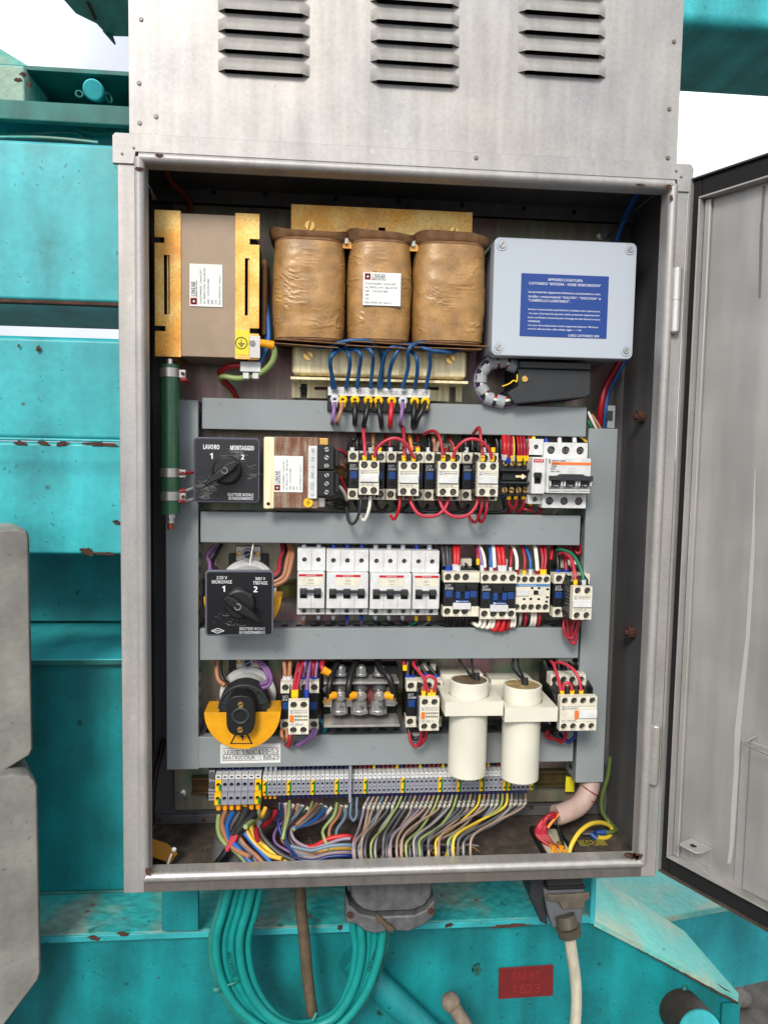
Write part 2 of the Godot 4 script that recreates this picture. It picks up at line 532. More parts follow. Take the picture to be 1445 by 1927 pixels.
	skin(mat("cap_white", Color(0.875, 0.865, 0.81), 0.33), t_paper_soft, 2.6)
	mat("box_grey", Color(0.68, 0.715, 0.755), 0.14)
	skin(mat("resin", Color(0.66, 0.62, 0.45), 0.5), t_mud, 10.0)
	K["resin"].albedo_color = Color(2.2, 2.1, 1.7)
	skin(mat("resin_dark", Color(1.55, 1.42, 1.25), 0.3), t_mud, 12.0)
	mat("spiral", Color(0.60, 0.62, 0.64), 0.3)
	skin(mat("black", Color(0.085, 0.09, 0.10), 0.42), t_dirt, 8.0)
	skin(mat("charcoal", Color(0.17, 0.185, 0.20), 0.5), t_dirt, 6.0)
	skin(mat("knob", Color(0.11, 0.11, 0.115), 0.35), t_dirt, 12.0)
	skin(mat("yellow_guard", Color(0.93, 0.66, 0.06), 0.4), t_dirt, 6.0)
	skin(mat("resistor_green", Color(0.20, 0.37, 0.27), 0.25), t_stained, 9.0)
	skin(mat("hose", Color(0.04, 0.57, 0.56), 0.45), t_dirt, 6.0)
	skin(mat("hose_old", Color(0.17, 0.52, 0.49), 0.55), t_dirt, 9.0)
	skin(mat("hose_brown", Color(0.56, 0.48, 0.38), 0.8), t_concrete, 9.0, nb_fine, 0.8)
	skin(mat("cable_grey", Color(0.80, 0.78, 0.70), 0.6), t_stained, 6.0)
	skin(mat("conduit", Color(0.74, 0.64, 0.61), 0.5), t_dirt, 6.0)
	skin(mat("red_plate", Color(0.46, 0.10, 0.11), 0.6), t_dirt, 8.0)
	mat("hole", Color(0.02, 0.02, 0.022), 0.8)
	mat("zinc", Color(0.72, 0.71, 0.69), 0.35, 0.8)
	mat("well_screw", Color(0.40, 0.39, 0.37), 0.35, 0.8)  # zinc darkened: the shade inside the wells is put into the colour
	mat("old_bolt", Color(0.46, 0.42, 0.38), 0.5, 0.4)
	mat("sleeve", Color(0.70, 0.69, 0.64), 0.5)
	mat("hood_grey", Color(0.36, 0.37, 0.39), 0.5)
	mat("red_plate_raised", Color(0.52, 0.15, 0.15), 0.55)
	mat("brass", Color(0.85, 0.68, 0.38), 0.3, 0.8)
	mat("copper", Color(0.62, 0.30, 0.17), 0.5, 0.5)
	mat("chrome", Color(0.80, 0.80, 0.80), 0.25, 0.85)
	mat("sticker", Color(0.86, 0.87, 0.86), 0.45)
	mat("yellow", Color(0.93, 0.72, 0.05), 0.4)
	mat("sticker_yellow", Color(0.84, 0.79, 0.16), 0.45)
	mat("scuff", Color(0.40, 0.42, 0.43), 0.6)
	mat("sticker_dirty", Color(0.52, 0.48, 0.20), 0.6)
	skin(mat("rail", Color(0.62, 0.60, 0.42), 0.36, 0.6), t_zinc, 3.0)
	mat("green", Color(0.04, 0.45, 0.22), 0.4)
	mat("blue", Color(0.09, 0.25, 0.50), 0.4)
	mat("blue_label", Color(0.06, 0.23, 0.52), 0.4)
	mat("ferrule_blue", Color(0.05, 0.11, 0.36), 0.4)
	mat("ferrule_blue_bright", Color(0.08, 0.24, 0.66), 0.4)
	mat("ferrule_white", Color(0.78, 0.80, 0.83), 0.4)
	mat("ferrule_yellow", Color(0.95, 0.77, 0.10), 0.4)
	mat("ferrule_red", Color(0.50, 0.07, 0.10), 0.4)
	mat("lug_orange", Color(0.90, 0.60, 0.04), 0.4)
	mat("term_grey", Color(0.55, 0.56, 0.60), 0.45)
	mat("orange", Color(0.92, 0.45, 0.13), 0.45)
	mat("red", Color(0.74, 0.07, 0.12), 0.4)
	mat("ink", Color(0.06, 0.06, 0.07), 0.6)
	mat("ink_grey", Color(0.45, 0.46, 0.48), 0.6)
	mat("ink_blue", Color(0.16, 0.28, 0.56), 0.6)
	mat("ink_white", Color(0.90, 0.91, 0.92), 0.5)
	mat("ink_red", Color(0.78, 0.10, 0.10), 0.5)
	mat("print_dim", Color(0.5, 0.5, 0.5), 0.6)
	mat("rubber", Color(0.05, 0.05, 0.055), 0.7)
	var wires := {"red": Color(0.60, 0.10, 0.16), "pink": Color(0.70, 0.18, 0.25), "scarlet": Color(0.72, 0.10, 0.13), "crimson": Color(0.55, 0.06, 0.12), "black": Color(0.055, 0.058, 0.065), "grey": Color(0.36, 0.36, 0.38), "darkgrey": Color(0.20, 0.20, 0.215), "lightgrey": Color(0.58, 0.57, 0.56),
		"white": Color(0.88, 0.87, 0.82), "blue": Color(0.10, 0.36, 0.63), "navy": Color(0.09, 0.18, 0.42), "steelblue": Color(0.38, 0.46, 0.53), "violet": Color(0.50, 0.36, 0.56), "lilac": Color(0.55, 0.50, 0.56), "brown": Color(0.62, 0.42, 0.30), "tan": Color(0.60, 0.52, 0.46), "orange": Color(0.85, 0.50, 0.20),
		"yellow": Color(0.86, 0.74, 0.22), "lime": Color(0.55, 0.62, 0.38), "green": Color(0.05, 0.42, 0.30), "teal": Color(0.10, 0.34, 0.40), "amber": Color(0.86, 0.66, 0.22), "olive": Color(0.33, 0.40, 0.20), "transformer blue": Color(0.07, 0.29, 0.48)}
	for k in wires:
		var w := mat("wire " + k, wires[k], 0.42)
		w.albedo_texture = null
	var pane := mat("clear", Color(0.86, 0.86, 0.95, 0.25), 0.12)
	pane.transparency = BaseMaterial3D.TRANSPARENCY_ALPHA
	var hs := M.new()
	for s in [1.0, -1.0]:
		var pl := PackedVector2Array()
		for i in 9:
			var t := -0.96 + 1.92 * i / 8.0
			var y: float = sqrt(maxf(0.0, 1.0 - t * t))
			pl.append(Vector2(t, s * maxf(y, 0.24)))
		pl.append(Vector2(0.96, s * 0.22)); pl.append(Vector2(-0.96, s * 0.22))
		hs.prism(pl, -0.3, 0.28)
	hs.cyl(Vector3(0, 0, -0.36), Vector3(0, 0, -0.26), 0.97, 0.97, 12)
	screw_mesh = hs.mesh()

# ------------------------------------------------------------------ the crane, its ballast and the ground
func rust_spot(parent: Node3D, p: Vector3, rx: float, ry: float, k := "rust", flat_up := false) -> void:     # a scab of rust with an edge of its own
	var poly := PackedVector2Array()
	var ph := rng.randf_range(0, 6)
	for i in 26:
		var t := TAU * i / 26
		var q := 0.78 + 0.2 * sin(2 * t + ph) + 0.14 * sin(5 * t + ph * 2) + rng.randf_range(-0.16, 0.16)
		poly.append(Vector2(cos(t) * rx * q, sin(t) * ry * q))
	var m := M.new()
	if flat_up:
		m.prism(poly, 0.0, 0.0007, 0.0003, func(v: Vector3) -> Vector3: return p + Vector3(v.x, v.z, -v.y))
	else:
		m.prism(poly, 0.0, 0.0007, 0.0003, func(v: Vector3) -> Vector3: return p + v)
	part(parent, "rust_patch", m, k)

func slab_xz(m: M, pts: Array, y0: float, y1: float, b := 0.0) -> M:      # outline in x and z, thickness in y
	var p := PackedVector2Array()
	for q in pts:
		p.append(Vector2(q.x, -q.z))
	return m.prism(p, y0, y1, b, func(v: Vector3) -> Vector3: return Vector3(v.x, v.z, -v.y))

func build_crane() -> void:
	var c := thing("tower_crane", "turquoise welded crane frame behind and under the grey electrical cabinet", "crane frame", Vector3(-0.45, -0.5, -0.3))
	# upper box beam
	var zf := -0.30
	var ya := at(110, 266, zf).y
	var yb := at(110, 568, zf).y
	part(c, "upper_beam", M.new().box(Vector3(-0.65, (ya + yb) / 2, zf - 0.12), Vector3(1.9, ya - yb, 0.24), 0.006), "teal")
	part(c, "beam_edge", M.new().box(Vector3(-0.65, yb - 0.0012, zf - 0.004), Vector3(1.9, 0.005, 0.014), 0.001), "rust")
	# lower beam, in two plates with a weld between them
	zf = -0.27
	var y0 := at(110, 633, zf).y
	var y1 := at(110, 829, zf).y
	var y2 := at(110, 1046, zf).y
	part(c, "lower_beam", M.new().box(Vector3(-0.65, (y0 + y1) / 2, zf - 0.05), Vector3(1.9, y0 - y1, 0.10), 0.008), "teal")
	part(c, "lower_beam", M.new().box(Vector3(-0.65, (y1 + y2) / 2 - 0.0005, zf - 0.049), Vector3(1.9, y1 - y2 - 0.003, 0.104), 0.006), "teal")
	for q in [[40, 834, 0.010], [83, 834, 0.009], [118, 835, 0.010], [190, 836, 0.026]]:
		rust_spot(c, at(q[0], q[1], zf + 0.0035), q[2], 0.0045)
	for q in [[36, 651, 0.0022, 0.003], [73, 656, 0.003, 0.006], [165, 1038, 0.014, 0.006], [220, 983, 0.007, 0.004], [30, 1043, 0.012, 0.003], [200, 1042, 0.02, 0.0025]]:
		rust_spot(c, at(q[0], q[1], zf + 0.0035), q[2], q[3])
	# plates set back below
	var yd1 := at(110, 1168, -0.46).y
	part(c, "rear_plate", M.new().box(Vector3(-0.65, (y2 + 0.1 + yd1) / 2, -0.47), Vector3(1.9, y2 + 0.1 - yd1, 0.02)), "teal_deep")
	var yE := at(150, 1240, -0.245).y
	part(c, "shelf", M.new().box(Vector3(-0.65, yE - 0.004, -0.358), Vector3(1.9, 0.008, 0.226), 0.002), "teal")
	part(c, "shelf_edge", M.new().box(Vector3(-0.65, yE - 0.0048, -0.2438), Vector3(1.9, 0.0056, 0.002)), "teal_dull")
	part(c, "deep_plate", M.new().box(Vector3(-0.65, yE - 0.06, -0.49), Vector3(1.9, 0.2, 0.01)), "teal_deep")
	var yG := at(165, 1757, -0.158).y
	var xw := at(1105, 1700, -0.158).x
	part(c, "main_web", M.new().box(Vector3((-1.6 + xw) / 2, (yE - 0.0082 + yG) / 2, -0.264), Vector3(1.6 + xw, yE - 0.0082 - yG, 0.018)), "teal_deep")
	var xr := at(1113, 1700, -0.158).x
	part(c, "flange", M.new().box(Vector3((-1.6 + xr) / 2, yG - 0.005, -0.206), Vector3(xr + 1.6, 0.010, 0.096), 0.003), "worn")
	part(c, "flange_lip", M.new().box(Vector3((-1.6 + xr) / 2, yG - 0.0065, -0.1575), Vector3(xr + 1.6, 0.009, 0.0022), 0.001), "teal")
	for q in [[178, 1765, 0.010], [232, 1757, 0.009], [700, 1745, 0.012], [960, 1742, 0.03], [845, 1741, 0.007], [640, 1745, 0.006]]:
		rust_spot(c, at(q[0], q[1], -0.1562), q[2], 0.0042)
	part(c, "weld_bead", M.new().tube(PackedVector3Array([Vector3(-1.5, yG + 0.001, -0.253), Vector3(-0.9, yG + 0.0012, -0.2535), Vector3(-0.4, yG + 0.0008, -0.253), Vector3(0.0, yG + 0.001, -0.2532), Vector3(xw, yG + 0.001, -0.253)]), 0.0032, 7, 10), "teal_dull")
	part(c, "weld_bead", M.new().tube(PackedVector3Array([Vector3(-1.5, y1, -0.2175), Vector3(-0.8, y1 + 0.0004, -0.218), Vector3(0.2, y1, -0.2175)]), 0.0022, 7, 10), "teal")
	# lower web
	var xe := at(1384, 1900, -0.175).x
	for i in 26:
		var px := rng.randf_range(90, 1250)
		rust_spot(c, at(px, rng.randf_range(1785, 1920), -0.1698), rng.randf_range(0.0006, 0.0018), rng.randf_range(0.0006, 0.0016))
	for q in [[897, 1825, 0.010, 0.010]]:
		rust_spot(c, at(q[0], q[1], -0.1698), q[2], q[3], "teal_dull", false)
		rust_spot(c, at(q[0], q[1], -0.1688), 0.002, 0.003)
	part(c, "stiffener", M.new().rbox(rect(305, 1640, 375, 1752, -0.15), -0.156, -0.148, 0.002), "teal_deep")
	part(c, "end_plate", M.new().box(Vector3(xr + 0.001, yG + 0.03, -0.20), Vector3(0.008, 0.085, 0.09), 0.002), "teal")
	# the flange runs on to the right and slopes down
	var top := [at(1117, 1732, -0.156), at(1200, 1775, -0.156), at(1290, 1823, -0.156), at(1388, 1879, -0.156)]
	var back := [at(1117, 1650, -0.258), at(1200, 1695, -0.258), at(1287, 1752, -0.245), at(1389, 1870, -0.17)]
	var web := PackedVector2Array([Vector2(-1.6, yG - 0.0105), Vector2(top[0].x, yG - 0.0105)])
	for i in 4:
		web.append(Vector2(minf(top[i].x, xe), top[i].y - 0.0095))
	web.append(Vector2(xe, yG - 0.7)); web.append(Vector2(-1.6, yG - 0.7))
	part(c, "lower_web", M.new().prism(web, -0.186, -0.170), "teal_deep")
	var s := M.new()
	var dn := Vector3(0, -0.008, 0)
	for i in 3:
		var nn: Vector3 = (top[i + 1] - top[i]).cross(back[i] - top[i]).normalized()
		s.flat(top[i], top[i + 1], back[i + 1], back[i], nn)
		s.flat(top[i] + dn, top[i + 1] + dn, back[i + 1] + dn, back[i] + dn, -nn)
		s.flat(top[i], top[i + 1], top[i + 1] + dn, top[i] + dn, Vector3(0, 0, 1))
		s.flat(back[i], back[i + 1], back[i + 1] + dn, back[i] + dn, Vector3(0, 0, -1))
	part(c, "sloping_flange", s, "worn_pale")
	var edge := PackedVector3Array()
	for k in 24:
		edge.append((top[0] as Vector3).lerp(top[3], 0.3 + 0.7 * k / 23.0) + Vector3(0, -0.0068 + rng.randf_range(-0.0006, 0.0006), rng.randf_range(-0.0012, 0.0)))
	part(c, "rust_edge", M.new().tube(edge, 0.0010, 6, 2, 0.0020), "rust")
	for q in [[1255, 1745, 0.006, 0.013, -0.222], [1290, 1782, 0.010, 0.013, -0.205], [1325, 1825, 0.004, 0.015, -0.18], [1365, 1860, 0.014, 0.006, -0.163], [1272, 1790, 0.005, 0.008, -0.185]]:
		var p := at(q[0], q[1], q[4])
		# set on the slope: find its height there
		var best := 1e9
		var f := 0.0
		for i in 3:
			if p.x >= top[i].x and p.x <= top[i + 1].x:
				f = (p.x - top[i].x) / (top[i + 1].x - top[i].x)
				best = lerpf(top[i].y, top[i + 1].y, f)
		var poly := PackedVector2Array()
		for i in 12:
			var g := rng.randf_range(0.4, 1.1)
			poly.append(Vector2(cos(TAU * i / 12) * q[2] * g, sin(TAU * i / 12) * q[3] * g))
		var slope: float = (top[3].y - top[0].y) / (top[3].x - top[0].x)
		var hx := p.x
		part(c, "rust_patch", M.new().prism(poly, 0.0006, 0.0016, 0.0, func(v: Vector3) -> Vector3:
			return Vector3(hx + v.x + v.y * 0.6, slope_height(top, back, hx + v.x + v.y * 0.6, q[4] - v.y) + v.z, q[4] - v.y)), "rust")
	# deck and outer beam to the right
	var yk := at(1300, 1732, -0.25).y
	var yl := at(1400, 1898, -0.25).y
	slab_deck(c, yk, yl)
	# tie rod tube down on the left of the web
	part(c, "brace_tube", M.new().cyl(at(655, 1800, -0.150), at(850, 1985, -0.13), 0.018, 0.018, 20), "teal_deep")
	# upper structure at the far left
	upper_left()
	# ground
	var g := M.new()
	g.flat(Vector3(-60, -1.45, -60), Vector3(60, -1.45, -60), Vector3(60, -1.45, 60), Vector3(-60, -1.45, 60), Vector3.UP)
	struct("ground", g, "gravel_ground")
	build_stones()

func slope_height(top: Array, back: Array, x: float, z: float) -> float:
	for i in 3:
		if x <= top[i + 1].x or i == 2:
			var f: float = (x - top[i].x) / (top[i + 1].x - top[i].x)
			var a: Vector3 = top[i].lerp(top[i + 1], f)
			var b: Vector3 = back[i].lerp(back[i + 1], f)
			return lerpf(a.y, b.y, clampf((z - a.z) / (b.z - a.z), 0, 1)) + 0.0004
	return 0.0

func slab_deck(c: Node3D, yk: float, yl: float) -> void:
	var x0 := 0.331
	var p0 := at(1258, 1737, -0.25)
	part(c, "deck", slab_xz(M.new(), [Vector3(x0, 0, -0.262), Vector3(p0.x, 0, -0.262), Vector3(0.75, 0, -0.32), Vector3(1.3, 0, -0.4), Vector3(1.3, 0, -0.75), Vector3(x0 - 0.1, 0, -0.75), Vector3(x0 - 0.1, 0, -0.262)], yk - 0.012, yk, 0.002), "worn_pale")
	part(c, "deck_seam", M.new().tube(PackedVector3Array([Vector3(0.395, yk + 0.001, -0.50), Vector3(0.372, yk + 0.001, -0.36), Vector3(0.37, yk + 0.001, -0.265)]), 0.006, 7, 3), "teal_dull")
	part(c, "outer_web", slab_xz(M.new(), [Vector3(x0, 0, -0.268), Vector3(p0.x, 0, -0.268), Vector3(0.75, 0, -0.326), Vector3(1.3, 0, -0.406), Vector3(1.3, 0, -0.43), Vector3(x0, 0, -0.30)], yl, yk - 0.0125, 0.0), "teal")
	part(c, "end_strip", M.new().rbox(rect(1352, 1886, 1386, 2050, -0.168), -0.30, -0.165, 0.001), "teal_deep")

func upper_left() -> void:
	var c := thing("crane_platform", "turquoise channel and bracket high on the left under the sky", "crane part", at(120, 220, -0.42))
	var yt := at(130, 128, -0.40).y
	var yl := at(130, 193, -0.37).y
	var yb := at(130, 232, -0.37).y
	var xl := at(28, 160, -0.40).x
	part(c, "top_flange", M.new().box(Vector3(-0.20 + xl / 2 + 0.05, yt - 0.003, -0.54), Vector3(0.9, 0.007, 0.28), 0.001), "teal_dull")
	part(c, "channel_back", M.new().box(Vector3(-0.1, (yt + yl) / 2, -0.66), Vector3(1.2, yt - yl + 0.1, 0.01)), "teal_deep")
	part(c, "front_strip", M.new().box(Vector3(-0.45, (yl + yb) / 2, -0.375), Vector3(1.3, yl - yb, 0.012), 0.003), "teal_dull")
	part(c, "lower_flange", M.new().box(Vector3(-0.45, yl - 0.004, -0.52), Vector3(1.3, 0.007, 0.27), 0.001), "teal")
	var xb := at(52, 160, -0.40).x
	part(c, "stop_block", M.new().box(Vector3(xb - 0.36, (yt + yl) / 2 - 0.001, -0.44), Vector3(0.72, yt - yl - 0.006, 0.1), 0.004), "worn_pale")
	var q := PackedVector2Array([Vector2(at(-80, 70, -0.45).x, at(-80, 40, -0.45).y), Vector2(at(60, 127, -0.45).x, at(60, 127, -0.45).y), Vector2(at(-80, 128, -0.45).x, at(-80, 128, -0.45).y)])
	part(c, "gusset", M.new().prism(q, -0.50, -0.45, 0.002), "worn_pale")
	part(c, "rod", M.new().cyl(at(205, 172, -0.56), at(260, 169, -0.55), 0.0022, 0.0022, 8), "zinc")
	part(c, "lower_bar", M.new().box(Vector3(-0.55, at(75, 243, -0.42).y, -0.43), Vector3(0.62, 0.021, 0.02), 0.002), "teal_deep")
	var disc := PackedVector2Array()
	for i in 15:
		var t := PI + PI * i / 14.0
		disc.append(Vector2(at(187, 231, -0.41).x + cos(t) * 0.046, at(187, 228, -0.41).y + sin(t) * 0.019))
	part(c, "curved_bracket", M.new().prism(disc, -0.43, -0.41, 0.002), "teal_dull")
	part(c, "shadow_plate", M.new().box(Vector3(-0.35, at(150, 255, -0.6).y, -0.60), Vector3(0.9, 0.06, 0.01)), "charcoal")  # charcoal sheet added to stand in for a shaded void
	var w := M.new()
	w.tube(PackedVector3Array([at(20, 254, -0.40), at(90, 250, -0.40), at(140, 249, -0.40), at(160, 260, -0.40), at(182, 268, -0.40)]), 0.0022, 6, 5)
	part(c, "sealing_strip", w, "teal_dull")
	var w2 := M.new()
	w2.tube(PackedVector3Array([at(-10, 258, -0.39), at(70, 258, -0.39), at(130, 262, -0.39), at(185, 268, -0.39)]), 0.002, 6, 5)
	part(c, "sealing_strip", w2, "worn_pale")
	for p in [[60, 150], [80, 160], [70, 140]]:
		rust_spot(c, at(p[0] - 25, p[1], -0.3895), 0.006, 0.004)
	var pin := thing("hinge_pin", "turquoise round pin with ring eyelet in the channel at top left", "pin", at(180, 170, -0.45))
	part(pin, "pin_body", M.new().cyl(at(194, 180, -0.60), at(176, 169, -0.385), 0.0150, 0.0150, 24).cyl(at(176, 169, -0.385), at(175.8, 168.8, -0.382), 0.0150, 0.0130, 24), "teal")
	part(pin, "eyelet", M.new().ring(at(150, 177, -0.40), Vector3(0.3, 0.2, 1).normalized(), 0.005, 0.0016), "teal_dull")
	part(pin, "eyelet", M.new().ring(at(205, 184, -0.42), Vector3(1, 0.2, 0.5).normalized(), 0.007, 0.0016), "teal_dull")
	# the jib beam high above
	var b := thing("crane_beam", "big turquoise beam crossing high behind the louvred top of the cabinet", "crane beam", Vector3(0.4, at(900, 50, -1.0).y, -1.15))
	var zf := -1.0
	var yy := at(1370, 50, zf).y
	var fl := at(40, -70, zf).x
	var bl := at(196, 70, -1.32).x
	var sec := PackedVector2Array()      # section in z and y with a rounded lower front edge
	for i in 7:
		var t := PI / 2 * i / 6.0
		sec.append(Vector2(zf - 0.03 + cos(t) * 0.03, yy + 0.03 - sin(t) * 0.03))
	sec.append(Vector2(-1.32, yy)); sec.append(Vector2(-1.32, yy + 0.5)); sec.append(Vector2(zf, yy + 0.5))
	var bm := M.new()
	bm.prism(sec, -2.6, -0.32, 0.0, func(v: Vector3) -> Vector3: return Vector3(-v.z, v.y, v.x))
	part(b, "beam_box", bm, "teal")
	var end := []
	for e in [[330, -60], [330, 72], [243, 70.5], [203, 69], [180, 45], [141, 26], [118, 0], [95, -30], [80, -60]]:
		end.append(at_level(e[0], e[1], yy))
	part(b, "beam_end", slab_xz(M.new(), end, yy, yy + 0.4, 0.004), "beam_under")
	var hk := at_level(207, 63, yy)
	part(b, "end_hook", M.new().prism(PackedVector2Array([Vector2(-0.018, 0.006), Vector2(0.004, 0.006), Vector2(0.014, -0.022), Vector2(0.010, -0.024)]), hk.z - 0.006, hk.z, 0.0, func(v: Vector3) -> Vector3: return Vector3(hk.x + v.x, hk.y + v.y, v.z)), "teal_dull")
	part(b, "end_rib", M.new().tube(PackedVector3Array([at_level(166, 4, yy) + Vector3(0, -0.001, 0), at_level(180, 34, yy) + Vector3(0, -0.001, 0)]), 0.004, 6, 2), "rust")

func build_stones() -> void:          # loose gravel where the photograph shows it
	var m := M.new()
	for i in 900:
		var x := rng.randf_range(0.9, 3.2)
		var z := rng.randf_range(-1.9, 0.4)
		var r := rng.randf_range(0.012, 0.03)
		var o := Vector3(x, -1.45 + r * 0.5, z)
		var j := rng.randf_range(0, 6)
		m.ball(o, Vector3(r * rng.randf_range(0.8, 1.3), r * 0.8, r * rng.randf_range(0.7, 1.2)), 6, 4)
	var o2 := struct("gravel", m, "stone")
	o2.set_meta("kind", "stuff")
	o2.set_meta("label", "loose grey gravel beyond the crane frame at the lower right")
	o2.set_meta("category", "gravel")

func build_blocks() -> void:
	for k in 2:
		var y_top := [988.0, 1452.0]
		var x_edge := [62.0, 76.0]
		var zc := -0.115 + 0.015 * k
		var pr := at(x_edge[k], 1300 if k == 0 else 1650, zc)
		var b := thing("ballast_block", ["upper grey concrete ballast block with a slanting lower edge at the left", "lower grey concrete ballast block with a chipped slanting corner at the left"][k], "concrete block", Vector3(pr.x, at(40, 1452 if k == 0 else 1960, zc).y, zc), "concrete ballast blocks stacked at the left")
		var yt := at(x_edge[k], y_top[k] + 6, zc).y
		var p := PackedVector2Array()
		if k == 0:
			var yb := at(62, 1422, zc).y
			p = PackedVector2Array([Vector2(-0.5, yt), Vector2(-0.012, yt), Vector2(-0.004, yt - 0.002), Vector2(-0.001, yt - 0.006), Vector2(0, yt - 0.013), Vector2(0, yb + 0.008), Vector2(-0.004, yb), Vector2(-0.06, yb - 0.026), Vector2(-0.5, yb - 0.19)])
		else:
			var yb := at(76, 1838, zc).y
			p = PackedVector2Array([Vector2(-0.5, yt + 0.03), Vector2(-0.03, yt + 0.008), Vector2(-0.010, yt + 0.002), Vector2(-0.003, yt - 0.006), Vector2(0, yt - 0.015), Vector2(0, yb + 0.006), Vector2(-0.003, yb - 0.004), Vector2(-0.055, yb - 0.06), Vector2(-0.16, yb - 0.19), Vector2(-0.5, yb - 0.19)])
		var turn := Basis(Vector3.UP, deg_to_rad(30))
		part(b, "block", M.new().prism(p, -0.085, 0.0, 0.004, func(v: Vector3) -> Vector3: return turn * Vector3(v.x, 0, v.z) + Vector3(pr.x, v.y, zc)), "concrete")

# ------------------------------------------------------------------ the cabinet
func rivet(parent: Node3D, p: Vector3, r := 0.0026, k := "old_bolt") -> void:
	part(parent, "rivet", M.new().cyl(p - Vector3(0, 0, 0.001), p + Vector3(0, 0, 0.0008), r, r * 0.7, 12), k)

func build_cabinet() -> void:
	var X := 0.31
	var Y := 0.4123
	var c := thing("electrical_cabinet", "weathered grey steel electrical cabinet with louvred top and its door swung open", "cabinet", Vector3(0, -Y, -0.076))
	var xl := at(277, 900, 0).x
	var xr := at(1236, 800, 0).x
	var yt := at(760, 333, 0).y
	var yb := at(740, 1628, 0).y
	var t := 0.002
	# shell
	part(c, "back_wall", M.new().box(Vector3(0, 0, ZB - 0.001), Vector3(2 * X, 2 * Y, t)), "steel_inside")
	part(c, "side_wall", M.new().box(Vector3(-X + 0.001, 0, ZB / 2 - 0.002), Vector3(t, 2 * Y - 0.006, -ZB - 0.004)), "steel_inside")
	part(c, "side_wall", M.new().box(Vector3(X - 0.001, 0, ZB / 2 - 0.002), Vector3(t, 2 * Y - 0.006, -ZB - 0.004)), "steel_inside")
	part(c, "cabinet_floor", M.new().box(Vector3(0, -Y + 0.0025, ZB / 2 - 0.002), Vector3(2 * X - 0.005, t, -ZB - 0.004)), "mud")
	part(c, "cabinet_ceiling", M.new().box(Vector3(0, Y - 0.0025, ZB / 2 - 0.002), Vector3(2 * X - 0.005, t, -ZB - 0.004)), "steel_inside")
	part(c, "angle_strip", M.new().box(Vector3(0, -Y + 0.011, ZB + 0.0025), Vector3(2 * X - 0.006, 0.013, 0.004), 0.001), "steel_inside")
	part(c, "angle_strip", M.new().box(Vector3(0, at(700, 372, ZB).y, ZB + 0.006), Vector3(2 * X - 0.006, 0.040, 0.011), 0.001), "steel_inside")
	for p in [[300, 1544], [383, 1544], [855, 1530], [1000, 1520]]:
		rivet(c, at(p[0], p[1], ZB + 0.0055), 0.003, "rust")
	for p in [[402, 362], [500, 364], [632, 373], [750, 378], [870, 385], [985, 392], [1080, 398]]:
		rivet(c, at(p[0], p[1], ZB + 0.0125), 0.003, "ink")
	# frame round the opening; the two rails overlap the stiles' ends
	var r := 0.0055
	part(c, "stile", M.new().box(Vector3((-X + xl - r) / 2, -0.010, -0.002), Vector3(xl - r + X, 2 * Y - 0.02, 0.004), 0.0012), "steel")
	part(c, "stile", M.new().box(Vector3((X + xr + r) / 2, -0.010, -0.002), Vector3(X - xr - r, 2 * Y - 0.02, 0.004), 0.0012), "steel")
	var cap := PackedVector2Array([Vector2(-X - 0.004, Y - 0.029), Vector2(xl - 0.011, Y - 0.029), Vector2(xl - 0.009, yt + 2 * r), Vector2(xr + 0.009, yt + 2 * r), Vector2(xr + 0.011, Y - 0.029), Vector2(X + 0.003, Y - 0.029), Vector2(X + 0.004, Y - 0.004), Vector2(X + 0.001, Y + 0.001), Vector2(-X - 0.001, Y + 0.002), Vector2(-X - 0.004, Y - 0.001)])
	part(c, "top_rail", M.new().prism(cap, -0.004, 0.0022, 0.0008), "steel")
	part(c, "top_return", M.new().box(Vector3(0, Y - 0.001, -0.02), Vector3(2 * X + 0.006, 0.003, 0.031), 0.001), "steel")
	part(c, "bottom_rail", M.new().box(Vector3((xl + xr) / 2 + 0.0, (-Y + yb - 2 * r) / 2, -0.0025), Vector3(xr - xl + 0.012, yb - 2 * r + Y, 0.004), 0.001), "steel_dark")
	# rolled edges
	for k in 4:
		var m := M.new()
		var a := Vector3(xl - r, yb - r, 0) if k == 0 else Vector3(xr + r, yb - r, 0) if k == 1 else Vector3(xl - r, yt + r, 0) if k == 2 else Vector3(xl - r, yb - r, 0)
		var b := Vector3(xl - r, yt + r, 0) if k == 0 else Vector3(xr + r, yt + r, 0) if k == 1 else Vector3(xr + r, yt + r, 0) if k == 2 else Vector3(xr + r, yb - r, 0)
		m.cyl(a, b, r, r, 16)
		var mid := (a + b) / 2
		if k < 2:
			var sx := 1.0 if k == 0 else -1.0
			m.box(mid + Vector3(sx * (r - 0.0009), 0, -0.008), Vector3(0.0016, absf(b.y - a.y), 0.016))
		else:
			var sy := -1.0 if k == 2 else 1.0
			m.box(mid + Vector3(0, sy * (r - 0.0009), -0.008), Vector3(absf(b.x - a.x), 0.0016, 0.016))
		part(c, "rolled_edge", m, "steel_bright" if k == 3 else "steel")
	for p in [[263, 318, 0.010, 0.005], [1258, 352, 0.008, 0.007], [1262, 372, 0.004, 0.010], [1205, 348, 0.012, 0.003], [300, 292, 0.014, 0.003]]:
		rust_spot(c, at(p[0], p[1], 0.0062), p[2] * 0.5, p[3] * 0.5)
	rust_spot(c, at(280, 1640, 0.0062), 0.005, 0.005)
	for i in 4:
		rust_spot(c, at(1183 + i * 6, 1609 + i, 0.0068), 0.006, 0.004)
	for p in [[252, 278], [230, 289], [1281, 333], [1272, 322]]:
		rivet(c, at(p[0], p[1], 0.0024), 0.0017)
	# louvred top
	var zr := -0.012
	var rb := rect(243, 0, 1281, 300, zr)
	var x0 := -0.3
	var x1 := 0.3004
	var y0 := Y + 0.003
	var top := c
	var holes := []
	var hoods := []
